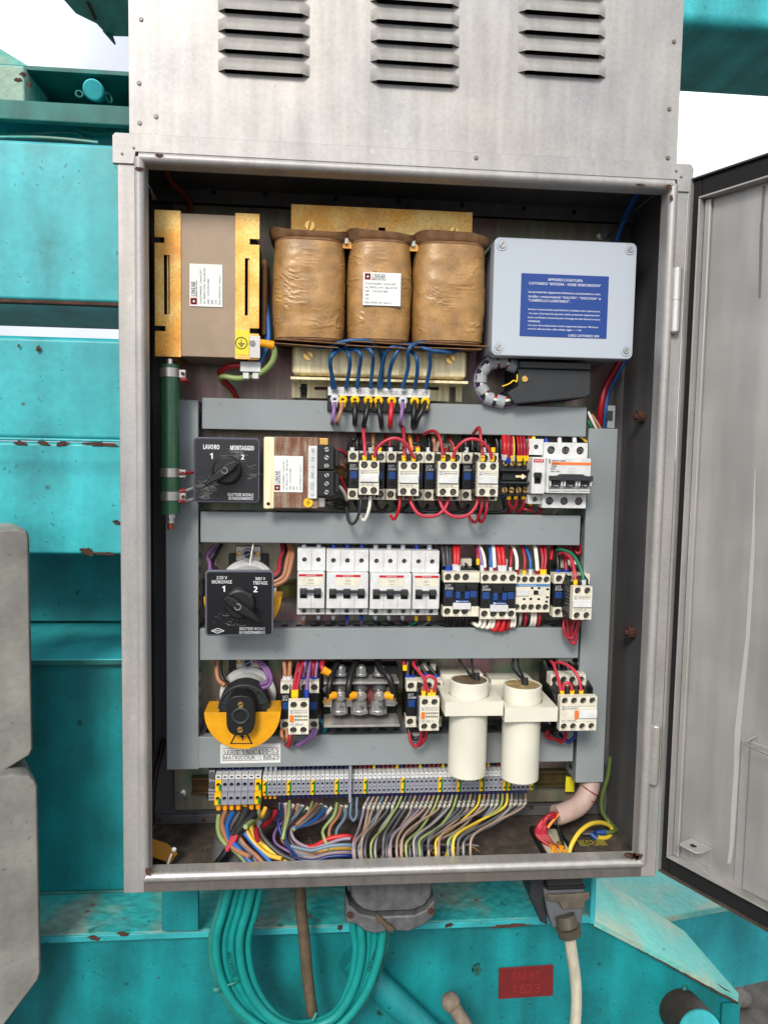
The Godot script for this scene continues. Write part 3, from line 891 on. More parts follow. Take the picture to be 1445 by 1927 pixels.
	for col in [[411, 583, 20.0], [697, 864, 2.0], [975, 1139, 22.0]]:
		var h := 0.5 * (at(col[0], 60, zr).y + at(col[1], 60 + 8, zr).y)
		for k in range(-4, 5):
			var py: float = col[2] + 37.6 * k + 3
			if k == 4 and col[2] > 5: continue
			if py > 165: continue
			var a := rect(col[0], py - 25, col[1], py + 6, zr)
			hoods.append(a)
			holes.append(Rect2(a.position.x + 0.007, a.position.y - 0.0002, a.size.x - 0.014, 0.0105))
	var yr := y0 + 0.36
	part(c, "roof_front", M.new().sheet(Rect2(x0, y0, x1 - x0, yr - y0), zr - 0.0015, zr, holes), "steel")
	part(c, "roof_side", M.new().box(Vector3(x0 + 0.001, (y0 + yr) / 2, zr - 0.07), Vector3(0.002, yr - y0, 0.137)), "steel")
	part(c, "roof_side", M.new().box(Vector3(x1 - 0.001, (y0 + yr) / 2, zr - 0.07), Vector3(0.002, yr - y0, 0.137)), "steel")
	part(c, "roof_back", M.new().box(Vector3(0, (y0 + yr) / 2, zr - 0.14), Vector3(x1 - x0, yr - y0, 0.002)), "steel_inside")
	part(c, "roof_lid", M.new().box(Vector3(0, yr, zr - 0.07), Vector3(x1 - x0 + 0.01, 0.003, 0.15)), "steel")
	part(c, "roof_foot", M.new().box(Vector3(0, Y + 0.0032, zr + 0.003), Vector3(x1 - x0 - 0.002, 0.003, 0.007), 0.001), "steel")
	for a: Rect2 in hoods:
		var m := M.new()
		m.surf(24, 6, func(s: float, v: float) -> Vector3:
			var e := smoothstep(0.0, 0.085, minf(s, 1 - s))
			var tt := clampf(v * 1.0, 0, 1)
			var out := 0.0066 * e * smoothstep(0.0, 0.75, tt)
			return Vector3(a.position.x + a.size.x * s, a.end.y - a.size.y * 0.96 * tt * lerpf(0.72, 1.0, e) - 0.004 * (1 - e), zr + 0.0004 + out), Vector3(a.position.x + a.size.x / 2, a.end.y - a.size.y * 0.3, zr - 0.2))
		part(c, "louver", m, "steel_hood")
	for p in [[266, 36], [262, 156], [263, 231], [1268, 78], [1259, 205], [1257, 297], [896, 297], [294, 219]]:
		rivet(c, at(p[0], p[1], zr + 0.0006) if p[1] < 290 else at(p[0], p[1], 0.0026), 0.0028, "steel_hood" if p[0] < 800 else "old_bolt")
	# bolts through the right wall
	for p in [[1226, 785, 1192], [1209, 1190, 1174]]:
		var zz := -0.086
		var a := at(p[0], p[1], zz)
		a.x = X - 0.002
		var st := part(c, "stud", M.new().cyl(a, Vector3(at(p[2], p[1], zz).x, a.y, zz), 0.0042, 0.004, 12), "rust")
		part(st, "nut", M.new().cyl(a, a - Vector3(0.009, 0, 0), 0.0085, 0.0085, 6), "rust")
	build_door(c)

func build_door(c: Node3D) -> void:
	var U := Vector3(0.47, 0, 0.8827)
	var N := Vector3(-0.8827, 0, 0.47)
	var H := Vector3(0.3106, 0, 0.0015)
	var d := Node3D.new()
	d.name = "door"
	c.add_child(d)
	d.position = H + Vector3(0, -0.4035, 0) - c.position
	d.set_meta("label", "open cabinet door showing its streaked inner side")
	var f := func(v: Vector3) -> Vector3: return H + U * v.x + Vector3(0, v.y, 0) + N * v.z
	var spot := func(px: float, py: float, n: float) -> Vector2:
		var dir := look * Vector3((px - 722.5) / LENS, -(py - 963.5) / LENS, -1.0)
		var q := EYE + dir * ((H + N * n - EYE).dot(N) / dir.dot(N))
		return Vector2((q - H).dot(U), q.y)
	var W := 0.60
	var T := 0.3977
	var B := -0.4035
	var bx := func(u0: float, v0: float, u1: float, v1: float, n0: float, n1: float, b: float) -> M:
		return M.new().prism(PackedVector2Array([Vector2(u0, v0), Vector2(u1, v0), Vector2(u1, v1), Vector2(u0, v1)]), n0, n1, b, f)
	part(d, "door_sheet", bx.call(0.0, B, W, T, -0.020, -0.0175, 0.0), "door_sheet")
	# the folded pan round the gasket
	part(d, "door_edge", bx.call(-0.001, B, 0.0018, T, -0.0174, 0.0008, 0.0), "steel")
	part(d, "door_edge", bx.call(0.002, T - 0.0018, W, T, -0.0174, 0.0, 0.0), "charcoal")
	part(d, "door_edge", bx.call(0.002, B, W, B + 0.0018, -0.0174, 0.0, 0.0), "mud")
	part(d, "gasket", bx.call(0.0022, B + 0.002, 0.0125, T - 0.002, -0.0174, -0.003, 0.002), "gasket")
	part(d, "gasket", bx.call(0.0127, T - 0.0225, W, T - 0.002, -0.0174, -0.003, 0.002), "gasket")
	part(d, "gasket", bx.call(0.0127, B + 0.002, W, B + 0.0225, -0.0174, -0.003, 0.002), "gasket")
	part(d, "inner_flange", bx.call(0.0135, B + 0.026, 0.0155, T - 0.026, -0.0172, 0.003, 0.0005), "steel")
	part(d, "inner_flange", bx.call(0.0135, T - 0.0255, W, T - 0.0235, -0.0172, 0.003, 0.0005), "steel")
	part(d, "inner_flange", bx.call(0.0135, B + 0.0235, W, B + 0.0255, -0.0172, 0.003, 0.0005), "steel_bright")
	part(d, "inner_sheet", bx.call(0.0157, B + 0.0257, W - 0.02, T - 0.0257, -0.0105, -0.0095, 0.0), "door_sheet")
	part(d, "inner_fold", bx.call(0.0158, B + 0.0259, 0.0235, T - 0.026, -0.0094, -0.0045, 0.002), "door_sheet")
	# stiffening pocket low on the door
	var q: Vector2 = spot.call(1413, 1395, -0.006)
	part(d, "pocket", bx.call(q.x, B + 0.03, W - 0.05, q.y, -0.0094, -0.004, 0.001), "door_sheet")
	part(d, "pocket_strip", bx.call(q.x - 0.012, B + 0.03, q.x - 0.0005, q.y - 0.002, -0.0093, -0.0072, 0.001), "door_sheet")
	part(d, "catch", M.new().tube(PackedVector3Array([f.call(Vector3(q.x + 0.003, q.y + 0.006, -0.009)), f.call(Vector3(q.x + 0.005, q.y + 0.002, 0.012)), f.call(Vector3(q.x + 0.04, q.y + 0.001, 0.014)), f.call(Vector3(q.x + 0.05, q.y - 0.004, -0.005))]), 0.0012, 6, 4), "zinc")
	# small bent tab
	var p: Vector2 = spot.call(1318, 1588, -0.009)
	var tab := M.new()
	tab.prism(PackedVector2Array([Vector2(p.x - 0.012, -0.009), Vector2(p.x + 0.014, -0.009), Vector2(p.x + 0.014, 0.010), Vector2(p.x + 0.010, 0.016), Vector2(p.x - 0.010, 0.016), Vector2(p.x - 0.012, 0.012)]), p.y, p.y + 0.0018, 0.0004, func(v: Vector3) -> Vector3: return f.call(Vector3(v.x, v.z, v.y)))
	tab.prism(PackedVector2Array([Vector2(p.x - 0.012, p.y - 0.022), Vector2(p.x + 0.014, p.y - 0.022), Vector2(p.x + 0.014, p.y - 0.0002), Vector2(p.x - 0.012, p.y - 0.0002)]), -0.0093, -0.0077, 0.0003, f)
	part(d, "bent_tab", tab, "steel_bright")
	part(d, "tab_hole", M.new().prism(PackedVector2Array([Vector2(p.x - 0.003, 0.003), Vector2(p.x + 0.003, 0.003), Vector2(p.x + 0.004, 0.006), Vector2(p.x + 0.002, 0.009), Vector2(p.x - 0.003, 0.008)]), p.y + 0.0017, p.y + 0.0021, 0.0, func(v: Vector3) -> Vector3: return f.call(Vector3(v.x, v.z, v.y))), "hole")
	# dried run of paint
	var m := M.new()
	var path := [[1420, 880, 1], [1418, 960, 2.4], [1416, 1030, 3.6], [1412, 1100, 4.2], [1406, 1200, 4], [1396, 1290, 5], [1387, 1380, 6], [1385, 1440, 4.6], [1380, 1520, 5], [1376, 1590, 4], [1371, 1625, 3.5]]
	var nn: Vector3 = N
	for i in path.size() - 1:
		var a: Vector2 = spot.call(path[i][0] - path[i][2], path[i][1], -0.009)
		var b: Vector2 = spot.call(path[i][0] + path[i][2], path[i][1], -0.009)
		var e: Vector2 = spot.call(path[i + 1][0] - path[i + 1][2], path[i + 1][1], -0.009)
		var g: Vector2 = spot.call(path[i + 1][0] + path[i + 1][2], path[i + 1][1], -0.009)
		m.flat(f.call(Vector3(a.x, a.y, -0.0090)), f.call(Vector3(b.x, b.y, -0.0090)), f.call(Vector3(g.x, g.y, -0.0090)), f.call(Vector3(e.x, e.y, -0.0090)), nn)
	part(d, "dried_run", m, "drip")
	var m2 := M.new()
	var path2 := [[1437, 350, 3], [1432, 420, 3], [1428, 560, 3]]
	for i in 2:
		var a: Vector2 = spot.call(path2[i][0] - 3, path2[i][1], -0.009)
		var b: Vector2 = spot.call(path2[i][0] + 3, path2[i][1], -0.009)
		var e: Vector2 = spot.call(path2[i + 1][0] - 2, path2[i + 1][1], -0.009)
		var g: Vector2 = spot.call(path2[i + 1][0] + 2, path2[i + 1][1], -0.009)
		m2.flat(f.call(Vector3(a.x, a.y, -0.0090)), f.call(Vector3(b.x, b.y, -0.0090)), f.call(Vector3(g.x, g.y, -0.0090)), f.call(Vector3(e.x, e.y, -0.0090)), nn)
	part(d, "dried_run", m2, "steel_dark")
	# hinges on the stile
	for h in [[1271, 507, 624], [1231, 1367, 1473]]:
		var a := at(h[0] + 2, h[1], 0.004)
		var b := at(h[0] - 2, h[2], 0.004)
		a.x = (a.x + b.x) / 2
		b.x = a.x
		var mid := (a + b) / 2
		part(c, "hinge", M.new().cyl(b, mid - Vector3(0, 0.0003, 0), 0.0058, 0.0058, 16).cyl(mid + Vector3(0, 0.0003, 0), a, 0.0058, 0.0058, 16).ball(a, Vector3(0.0056, 0.003, 0.0056)).ball(b, Vector3(0.0056, 0.003, 0.0056)).cyl(b + Vector3(0, 0.001, 0), a - Vector3(0, 0.001, 0), 0.0052, 0.0052, 12), "steel_bright")

# ------------------------------------------------------------------ what is mounted inside
func build_plate() -> void:
	var r := rect(326, 402, 1146, 1516, ZP)
	var o := thing("mounting_plate", "iridescent zinc mounting plate bolted to the back of the cabinet", "mounting plate", Vector3(r.position.x + r.size.x / 2, r.position.y, ZP))
	part(o, "plate_sheet", M.new().rbox(r, ZB + 0.008, ZP, 0.001), "plate")
	for p in [[342, 1497], [1133, 441], [342, 441]]:
		var a := at(p[0], p[1], ZP)
		part(o, "bolt", M.new().cyl(a, a + Vector3(0, 0, 0.0015), 0.0085, 0.0085, 20).cyl(a + Vector3(0, 0, 0.0015), a + Vector3(0, 0, 0.007), 0.0066, 0.0062, 6), "chrome")
	txt(o, "180", at(402, 1498, ZP + 0.0005), 0, 0.0085, "ink", true, Basis(Vector3.BACK, PI), font_serif)
	# mounting rails
	for q in [[360, 1457, 1066, 1488], [380, 1092, 1090, 1126], [500, 873, 1085, 905], [528, 1300, 1085, 1330]]:
		var rr := rect(q[0], q[1], q[2], q[3], ZP + 0.010)
		part(o, "mounting_rail", M.new().rbox(Rect2(rr.position.x, rr.position.y, rr.size.x, rr.size.y), ZP + 0.0002, ZP + 0.003).rbox(Rect2(rr.position.x, rr.position.y, rr.size.x, 0.003), ZP + 0.003, ZP + 0.011, 0.0004).rbox(Rect2(rr.position.x, rr.end.y - 0.003, rr.size.x, 0.003), ZP + 0.003, ZP + 0.011, 0.0004), "rail")

func duct(label: String, q: Array, upright := false) -> void:
	var r := rect(q[0], q[1], q[2], q[3], ZD)
	var o := thing("cable_duct", label, "cable duct", Vector3(r.position.x + r.size.x / 2, r.position.y, ZP), "grey slotted cable ducts")
	part(o, "duct_cover", M.new().rbox(r, ZD - 0.006, ZD, 0.0012), "duct")
	var deep := ZD - 0.0065 - ZP
	for s in 2:
		var holes := []
		var l := r.size.y if upright else r.size.x
		var n := int(l / 0.0178)
		for i in n:
			holes.append(Rect2((i + 0.32) * l / n, deep * 0.3, 0.0085, deep * 0.42))
		var x := r.position.x + (0.002 if s == 0 else r.size.x - 0.004)
		var y := r.position.y + (0.002 if s == 0 else r.size.y - 0.004)
		var f := func(v: Vector3) -> Vector3: return Vector3(x + v.z, r.position.y + v.x, ZP + 0.0003 + v.y) if upright else Vector3(r.position.x + v.x, y + v.z, ZP + 0.0003 + v.y)
		part(o, "slotted_wall", M.new().sheet(Rect2(0, 0, l, deep), 0.0, 0.0018, holes, f), "duct")
	for k in 5:
		var sc := PackedVector2Array()
		var sp := Vector2(rng.randf_range(r.position.x + 0.01, r.end.x - 0.01), rng.randf_range(r.position.y + 0.006, r.end.y - 0.006))
		var lean := rng.randf_range(-0.9, 0.9)
		var ln := rng.randf_range(0.001, 0.005)
		for e in 8:
			sc.append(sp + Vector2(cos(TAU * e / 8) * ln, sin(TAU * e / 8) * rng.randf_range(0.0002, 0.0006)).rotated(lean))
		part(o, "scuff", M.new().prism(sc, ZD + 0.00005, ZD + 0.0001), "scuff")
	part(o, "duct_base", M.new().rbox(Rect2(r.position.x + 0.0045, r.position.y + 0.0045, r.size.x - 0.009, r.size.y - 0.009), ZP + 0.0003, ZP + 0.002), "duct")

func build_ducts() -> void:
	duct("grey upright cable duct along the left side of the cabinet beside the green resistor", [312, 752, 374, 1449], true)
	duct("grey upright cable duct along the right side of the cabinet", [1095, 806, 1149, 1473], true)
	duct("grey horizontal cable duct under the three brown coils, topmost of four", [380, 757, 1104, 815])
	duct("grey horizontal cable duct between the top contactor row and the row of circuit breakers", [377, 966, 1092, 1024])
	duct("grey horizontal cable duct between the circuit breakers and the white capacitors' row", [376, 1182, 1089, 1241])
	duct("grey horizontal cable duct above the terminal row, with the serial number sticker, lowest of four", [373, 1382, 1079, 1440])
	var r := rect(415, 1400, 528, 1436, ZD + 0.0006)
	var o := thing("serial_sticker", "white sticker with handwritten serial numbers on the lowest grey duct", "sticker", Vector3(r.position.x + r.size.x / 2, r.position.y, ZD))
	part(o, "sticker_sheet", M.new().rbox(r, ZD + 0.0001, ZD + 0.0005), "sticker")
	var w := r.size.x
	var h := r.size.y
	var P := func(u: float, v: float) -> Vector3: return Vector3(r.position.x + u * w, r.position.y + v * h, ZD + 0.0007)
	txt(o, "SERIE", P.call(0.185, 0.58), w * 0.26, h * 0.2, "ink", false)
	txt(o, "MATRICOLA", P.call(0.31, 0.30), w * 0.52, h * 0.2, "ink", false)
	txt(o, "180C410-53", P.call(0.66, 0.60), w * 0.60, h * 0.25, "ink", false, Basis(Vector3.BACK, 0.03), font_serif)
	txt(o, "6829", P.call(0.85, 0.31), w * 0.25, h * 0.24, "ink", false, Basis(Vector3.BACK, 0.03), font_serif)
	var g := M.new()
	for v in [0.14, 0.45, 0.78]:
		g.rbox(Rect2(r.position.x + w * 0.03, r.position.y + h * v, w * 0.94, h * 0.018), ZD + 0.0005, ZD + 0.0007)
	for u in [0.03, 0.66, 0.72, 0.78, 0.84, 0.90, 0.965]:
		g.rbox(Rect2(r.position.x + w * u, r.position.y + h * 0.14, w * 0.005, h * (0.31 if u > 0.03 and u < 0.96 else 0.65)), ZD + 0.0005, ZD + 0.0006)
	part(o, "printed_grid", g, "ink")

func maker_label(o: Node3D, r: Rect2, z: float, turned := false) -> void:     # the white rating label with its red mark
	var b := Basis(Vector3.BACK, PI / 2) if turned else Basis.IDENTITY
	part(o, "rating_label", M.new().rbox(r, z - 0.0004, z), "sticker")
	var c := Vector3(r.position.x + r.size.x / 2, r.position.y + r.size.y / 2, z + 0.0002)
	var w := r.size.y if turned else r.size.x
	var h := r.size.x if turned else r.size.y
	var P := func(u: float, v: float) -> Vector3: return c + b * Vector3((u - 0.5) * w, (v - 0.5) * h, 0)
	var q := M.new()
	var s := w * 0.075
	for k in 4:
		var a := P.call(0.12 + 0.045 * (1 if k % 2 else -1), 0.87 + 0.06 * (1 if k > 1 else -1)) as Vector3
		q.box(a, Vector3(s * 0.9, s * 0.9, 0.0002))
	part(o, "maker_mark", q, "ink_red")
	part(o, "maker_mark", M.new().ring(P.call(0.12, 0.87), Vector3.BACK, s * 0.72, s * 0.28, 14), "ink")
	txt(o, "LINEAR", P.call(0.41, 0.885), w * 0.34, h * 0.13, "ink", false, b)
	txt(o, "MADE IN ITALY", P.call(0.42, 0.785), w * 0.38, h * 0.04, "ink", false, b)
	var lines := ["Cod.47400003   Comm.367", "AL.TRAFO 3 PH   Bas W150", "48V   120-220-380", "48V", "72V", "Bas 50/60 Hz  Serv.C"]
	for i in lines.size():
		var l: String = lines[i]
		txt(o, l, P.call(0.06 + 0.0175 * l.length(), 0.66 - 0.115 * i), w * 0.035 * l.length(), h * 0.055, "ink_grey", false, b)

func slot_poly(x0: float, x1: float, y0: float, y1: float) -> Rect2:
	return Rect2(x0, y0, x1 - x0, y1 - y0)

func build_left_transformer() -> void:
	var z := -0.052
	var r := rect(339, 402, 444, 672, z)
	var o := thing("choke_transformer", "boxy transformer with rust brown core between two slotted golden brackets at top left", "transformer", Vector3(r.position.x + r.size.x / 2, r.position.y, ZP))
	part(o, "core", M.new().rbox(r, ZP + 0.012, z - 0.001, 0.001), "core_grey")
	# laminations seen underneath
	var l := rect(292, 396, 341, 671, z)
	var rr := rect(443, 402, 488, 676, z)
	var hl := [rect(309, 480, 320, 592, z), rect(285, 446, 310, 457, z), rect(285, 613, 312, 623, z)]
	var hr := [rect(461, 486, 470, 594, z), rect(470, 450, 495, 461, z), rect(470, 618, 495, 628, z)]
	part(o, "bracket", M.new().sheet(l, z - 0.0015, z + 0.0006, hl), "gold")
	part(o, "bracket", M.new().sheet(rr, z - 0.0015, z + 0.0006, hr), "gold")
	part(o, "bracket_side", M.new().box(Vector3(rr.end.x - 0.012, rr.position.y + rr.size.y / 2, (z + ZP) / 2), Vector3(0.0015, rr.size.y, z - ZP - 0.003)), "gold")
	part(o, "bracket_side", M.new().box(Vector3(l.position.x + 0.014, l.position.y + l.size.y / 2, (z + ZP) / 2), Vector3(0.0015, l.size.y, z - ZP - 0.003)), "gold")
	part(o, "winding", M.new().rbox(Rect2(l.position.x + 0.003, l.position.y + 0.02, l.size.x - 0.004, l.size.y - 0.04), ZP + 0.015, z - 0.012, 0.006), "rubber")
	part(o, "winding", M.new().rbox(Rect2(rr.position.x + 0.001, rr.position.y + 0.02, rr.size.x - 0.004, rr.size.y - 0.04), ZP + 0.015, z - 0.012, 0.006), "rubber")
	var wr := rect(490, 520, 503, 650, -0.09)
	part(o, "winding_cheek", M.new().rbox(Rect2(rr.end.x + 0.0005, rr.position.y + 0.03, 0.007, rr.size.y * 0.55), ZP + 0.02, z - 0.02, 0.003), "card")
	maker_label(o, rect(357, 497, 419, 577, z), z + 0.0001, true)
	var sr := rect(443, 622, 469, 668, z)
	part(o, "earth_sticker", M.new().rbox(sr, z + 0.0007, z + 0.0011), "sticker_yellow")
	earth_mark(o, Vector3(sr.position.x + sr.size.x * 0.45, sr.position.y + sr.size.y * 0.48, z + 0.0013), 0.0065)
	var a := rect(470, 632, 490, 674, z + 0.001)
	part(o, "earth_tab", M.new().rbox(a, z + 0.0008, z + 0.0022, 0.0003), "zinc")
	part(o, "rivet", M.new().cyl(at(475, 645, z + 0.002), at(475, 645, z + 0.005), 0.0036, 0.0030, 14), "zinc")
	var cb := rect(452, 680, 491, 700, -0.062)
	var con := part(o, "connector_strip", M.new().rbox(cb, -0.078, -0.062, 0.001).rbox(rect(457, 700, 469, 713, -0.064), -0.074, -0.064, 0.001).rbox(rect(475, 700, 487, 713, -0.064), -0.074, -0.064, 0.001), "white")
	var lug := thing("cable_lug", "yellow insulated lug on the earth tab beside the golden bracket", "cable lug", at(500, 648, z + 0.002))
	part(lug, "sleeve", M.new().cyl(at(490, 645, z + 0.004), at(514, 650, z), 0.0042, 0.0052, 14), "lug_orange")
	wire("blue wire curving down beside the boxy transformer", "blue", 0.0034, [[494, 520, -0.10], [500, 560, -0.085], [505, 610, -0.075], [504, 650, -0.07], [488, 688, -0.066]])
	wire("second blue wire hugging the side of the boxy transformer", "blue", 0.0030, [[494, 540, -0.11], [496, 590, -0.09], [501, 630, -0.08], [498, 665, -0.075]])
	wire("yellow-green earth wire from the yellow lug down to the duct", "lime", 0.0040, [[512, 650, z], [517, 664, -0.055], [510, 685, -0.06], [486, 704, -0.068], [450, 712, -0.075], [420, 708, -0.08], [417, 714, -0.09], [432, 733, -0.105], [446, 755, -0.115]])
	wire("red wire from the white connector strip down to the duct", "crimson", 0.0044, [[455, 688, -0.068], [432, 690, -0.072], [416, 700, -0.08], [420, 715, -0.09], [438, 735, -0.105], [448, 757, -0.115]])

func earth_mark(o: Node3D, c: Vector3, r: float, k := "ink") -> void:
	var m := M.new()
	m.ring(c, Vector3.BACK, r, r * 0.07, 22)
	m.box(c + Vector3(0, r * 0.4, 0), Vector3(r * 0.1, r * 0.75, 0.0003))
	for i in 4:
		m.box(c + Vector3(0, -r * 0.02 - i * r * 0.2, 0), Vector3(r * (1.2 - 0.3 * i), r * 0.09, 0.0003))
	part(o, "earth_symbol", m, k)

func coil_surface(m: M, c: Vector3, a: float, b: float, y0: float, y1: float, wrinkle: float, seed_: int, flare0 := 0.0, flare1 := 0.0) -> void:
	var f := FastNoiseLite.new()
	f.seed = seed_
	f.frequency = 1.0
	f.fractal_octaves = 3
	m.surf(96 if wrinkle > 0.0008 else 48, 110 if wrinkle > 0.0008 else 6, func(s: float, t: float) -> Vector3:
		var th := TAU * s
		var e := 2.0 / 3.4
		var dx := signf(cos(th)) * pow(absf(cos(th)), e)
		var dz := signf(sin(th)) * pow(absf(sin(th)), e)
		var y := lerpf(y0, y1, t)
		var bow := sin(PI * t) * 0.0022 - 0.0012
		var w := f.get_noise_3d(cos(th) * 0.8, y * 30.0, sin(th) * 0.8) * wrinkle * 0.7
		if wrinkle > 0.0008:
			var tilt := f.get_noise_2d(dx * 0.9, y * 14.0 + 30.0) * 0.02
			var ridge := 1.0 - absf(f.get_noise_3d(dx * 0.45 + 3.0, (y + tilt + dx * 0.004) * 95.0, dz * 0.6))
			var fold := 1.0 - absf(f.get_noise_3d(dx * 0.8 + 9.0, (y - tilt) * 150.0, dz + 4.0))
			var where := smoothstep(-0.15, 0.35, f.get_noise_3d(dx * 1.1 + 20.0, y * 22.0, 2.0))
			w += (pow(ridge, 12.0) * 0.0013 + pow(fold, 18.0) * 0.0004) * where * sqrt(wrinkle / 0.0016)
		w *= smoothstep(0.0, 0.15, t) * smoothstep(1.0, 0.85, t)
		var k := bow + w + flare0 * pow(1 - t, 3.0) + flare1 * pow(t, 3.0)
		return Vector3(c.x + dx * (a + k), y, c.z + dz * (b + k)), Vector3(c.x, (y0 + y1) / 2, c.z))

func build_coils() -> void:
	var z := -0.066
	var o := thing("three_coil_transformer", "large transformer with three brown paper wrapped coils and gold brackets", "transformer", at(715, 740, ZP))
	var rt := rect(548, 392, 888, 470, z)
	part(o, "top_bracket", M.new().sheet(rt, z - 0.003, z, [rect(712, 428, 725, 439, z)]).rbox(Rect2(rt.position.x, rt.end.y - 0.001, rt.size.x, 0.002), ZP + 0.01, z - 0.003), "gold")
	part(o, "core", M.new().rbox(rect(556, 400, 880, 700, -0.11), ZP + 0.012, -0.107), "charcoal")
	var zl := -0.084
	var rl := rect(549, 654, 879, 709, zl + 0.004)
	part(o, "bottom_bracket", M.new().rbox(rl, zl - 0.02, zl + 0.004, 0.004), "gold_pale")
	var rf := rect(549, 716, 869, 752, ZP + 0.02)
	part(o, "foot", M.new().sheet(rf, ZP + 0.0175, ZP + 0.02, [rect(566, 722, 578, 760, ZP + 0.02), rect(845, 728, 857, 760, ZP + 0.02), rect(592, 728, 622, 734, ZP + 0.02), rect(800, 728, 826, 734, ZP + 0.02)]).rbox(Rect2(rf.position.x, rf.position.y + rf.size.y * 0.8, rf.size.x, 0.003), ZP + 0.02, zl + 0.002), "gold_pale")
	for p in [[583, 425], [854, 437], [580, 669], [847, 676]]:
		screw(o, at(p[0], p[1], z + 0.001 if p[1] < 500 else zl + 0.005), 0.0056, 1.35 if p[1] < 500 else -0.75, "brass")
	screw(o, at(571, 733, ZP + 0.02), 0.005, 0.3, "ink")
	var xs := [[512, 650], [655, 776], [780, 917]]
	for i in 3:
		var zf := -0.050
		var r := rect(xs[i][0], 452 + i * 4, xs[i][1], 636 + i * 3, zf - 0.008)
		var cx := r.position.x + r.size.x / 2
		var a := r.size.x / 2
		var b := 0.042
		var c := Vector3(cx, 0, zf - b)
		var coil := M.new()
		coil_surface(coil, c, a, b, r.position.y, r.end.y, [0.0016, 0.0009, 0.0012][i], 11 + i * 7)
		var co := part(o, "coil", coil, "paper")
		var edge := M.new()
		coil_surface(edge, c, a - 0.0015, b - 0.0015, r.end.y - 0.002, r.end.y + 0.0035, 0.0008, 5 + i, 0.001, -0.004)
		edge.surf(24, 2, func(s: float, t: float) -> Vector3:
			var th := TAU * s
			return Vector3(cx + signf(cos(th)) * pow(absf(cos(th)), 0.59) * (a - 0.005) * (1 - t), r.end.y + 0.0035, c.z + signf(sin(th)) * pow(absf(sin(th)), 0.59) * (b - 0.005) * (1 - t)), Vector3(cx, 0, c.z))
		part(co, "paper_edge", edge, "card")
		# card collar bent up round the top
		var top := M.new()
		var wv := 0.6 + i
		for layer in 2:
			var gap := 0.0016 * layer
			top.surf(40, 6, func(s: float, t: float) -> Vector3:
				var th := PI * (s * 1.16 - 0.08)
				var dx := signf(cos(th)) * pow(absf(cos(th)), 0.45)
				var dz := signf(sin(th)) * pow(absf(sin(th)), 0.5)
				var up := 0.0085 * t * t + 0.0025 * sin(s * 9.0 + wv) * t
				return Vector3(cx + dx * (a - 0.001 + 0.006 * t), r.end.y + 0.0005 + up + gap * 1.3, c.z + dz * (b - 0.006 + 0.005 * t + gap)), Vector3(cx, r.end.y + 0.05, c.z))
		part(co, "card_collar", top, "card")
		var low := M.new()
		low.box(Vector3(cx + 0.001, r.position.y - 0.0032, zf - b + 0.001), Vector3(r.size.x * 0.98, 0.0012, b * 2 + 0.002), 0.0005, false, Basis.from_euler(Vector3(0.05, 0.03, -0.035 + 0.01 * i)))
		low.box(Vector3(cx - 0.002, r.position.y - 0.0062, zf - b + 0.003), Vector3(r.size.x * 0.93, 0.0012, b * 2), 0.0005, false, Basis.from_euler(Vector3(0.09, -0.05, -0.05 + 0.02 * i)))
		coil_surface(low, c, a - 0.003, b - 0.003, r.position.y - 0.004, r.position.y + 0.001, 0.001, 3)
		part(co, "card_flange", low, "card")
		if i < 2:
			var g := rect(xs[i][1] - 1, 448 + i * 5, xs[i][1] + 5, 458 + i * 5, z + 0.004)
			part(o, "spacer", M.new().rbox(g, z, z + 0.004), "white")
		if i == 1:
			var lr := rect(683, 513, 754, 575, zf + 0.003)
			maker_label(o, lr, zf + 0.0029)
	# terminal strip with nine lugs
	var s := rect(616, 731, 809, 775, -0.078)
	var ts := thing("terminal_strip", "black terminal strip with white numbered marker under the brown coils", "terminal strip", Vector3(s.position.x + s.size.x / 2, s.position.y, -0.09))
	part(ts, "strip_body", M.new().rbox(s, -0.119, -0.082, 0.001), "black")
	var mk := rect(617, 730, 809, 747, -0.078)
	part(ts, "marker_strip", M.new().rbox(mk, -0.0818, -0.0775, 0.0006), "white")
	txt(ts, "380 - 220 - 130 - 50", Vector3(mk.position.x + mk.size.x * 0.24, mk.position.y + mk.size.y / 2, -0.0772), mk.size.x * 0.42, 0.0042, "ink_grey", false)
	txt(ts, "0/380 - 220 - 380 - 200 - 200", Vector3(mk.position.x + mk.size.x * 0.73, mk.position.y + mk.size.y / 2, -0.0772), mk.size.x * 0.50, 0.0042, "ink_grey", false)
	var lx := [630, 645, 668, 693, 712, 737, 758, 780, 800]
	var lk := ["violet", "brown", "black", "black", "black", "scarlet", "violet", "black", "black"]
	var end := [[625, 795], [634, 795], [668, 797], [685, 800], [718, 802], [734, 801], [753, 797], [777, 802], [781, 802]]
	var words := ["violet", "brown", "black", "second black", "third black", "red", "second violet", "fourth black", "fifth black"]
	for i in 9:
		var p := at(lx[i], 752 + i * 0.5, -0.077)
		var lug := part(ts, "cable_lug", M.new().ring(p + Vector3(0, 0, 0.001), Vector3(0, -0.3, 1).normalized(), 0.0036, 0.0022, 14).cyl(p + Vector3(0, -0.003, 0.001), p + Vector3(0, -0.009, 0.004), 0.0038, 0.0034, 12), "ferrule_yellow" if i != 0 and i != 6 else "ferrule_white")
		wire("%s wire hanging from the black terminal strip under the coils" % words[i], lk[i], 0.0036 if i in [2, 3, 4, 5, 7, 8] else 0.0028, [[lx[i], 758, -0.072], [lerpf(lx[i], end[i][0], 0.35), 774, -0.066], [lerpf(lx[i], end[i][0], 0.8), 790, -0.066], [end[i][0], end[i][1], -0.074], [end[i][0], end[i][1] + 1, -0.0885]])
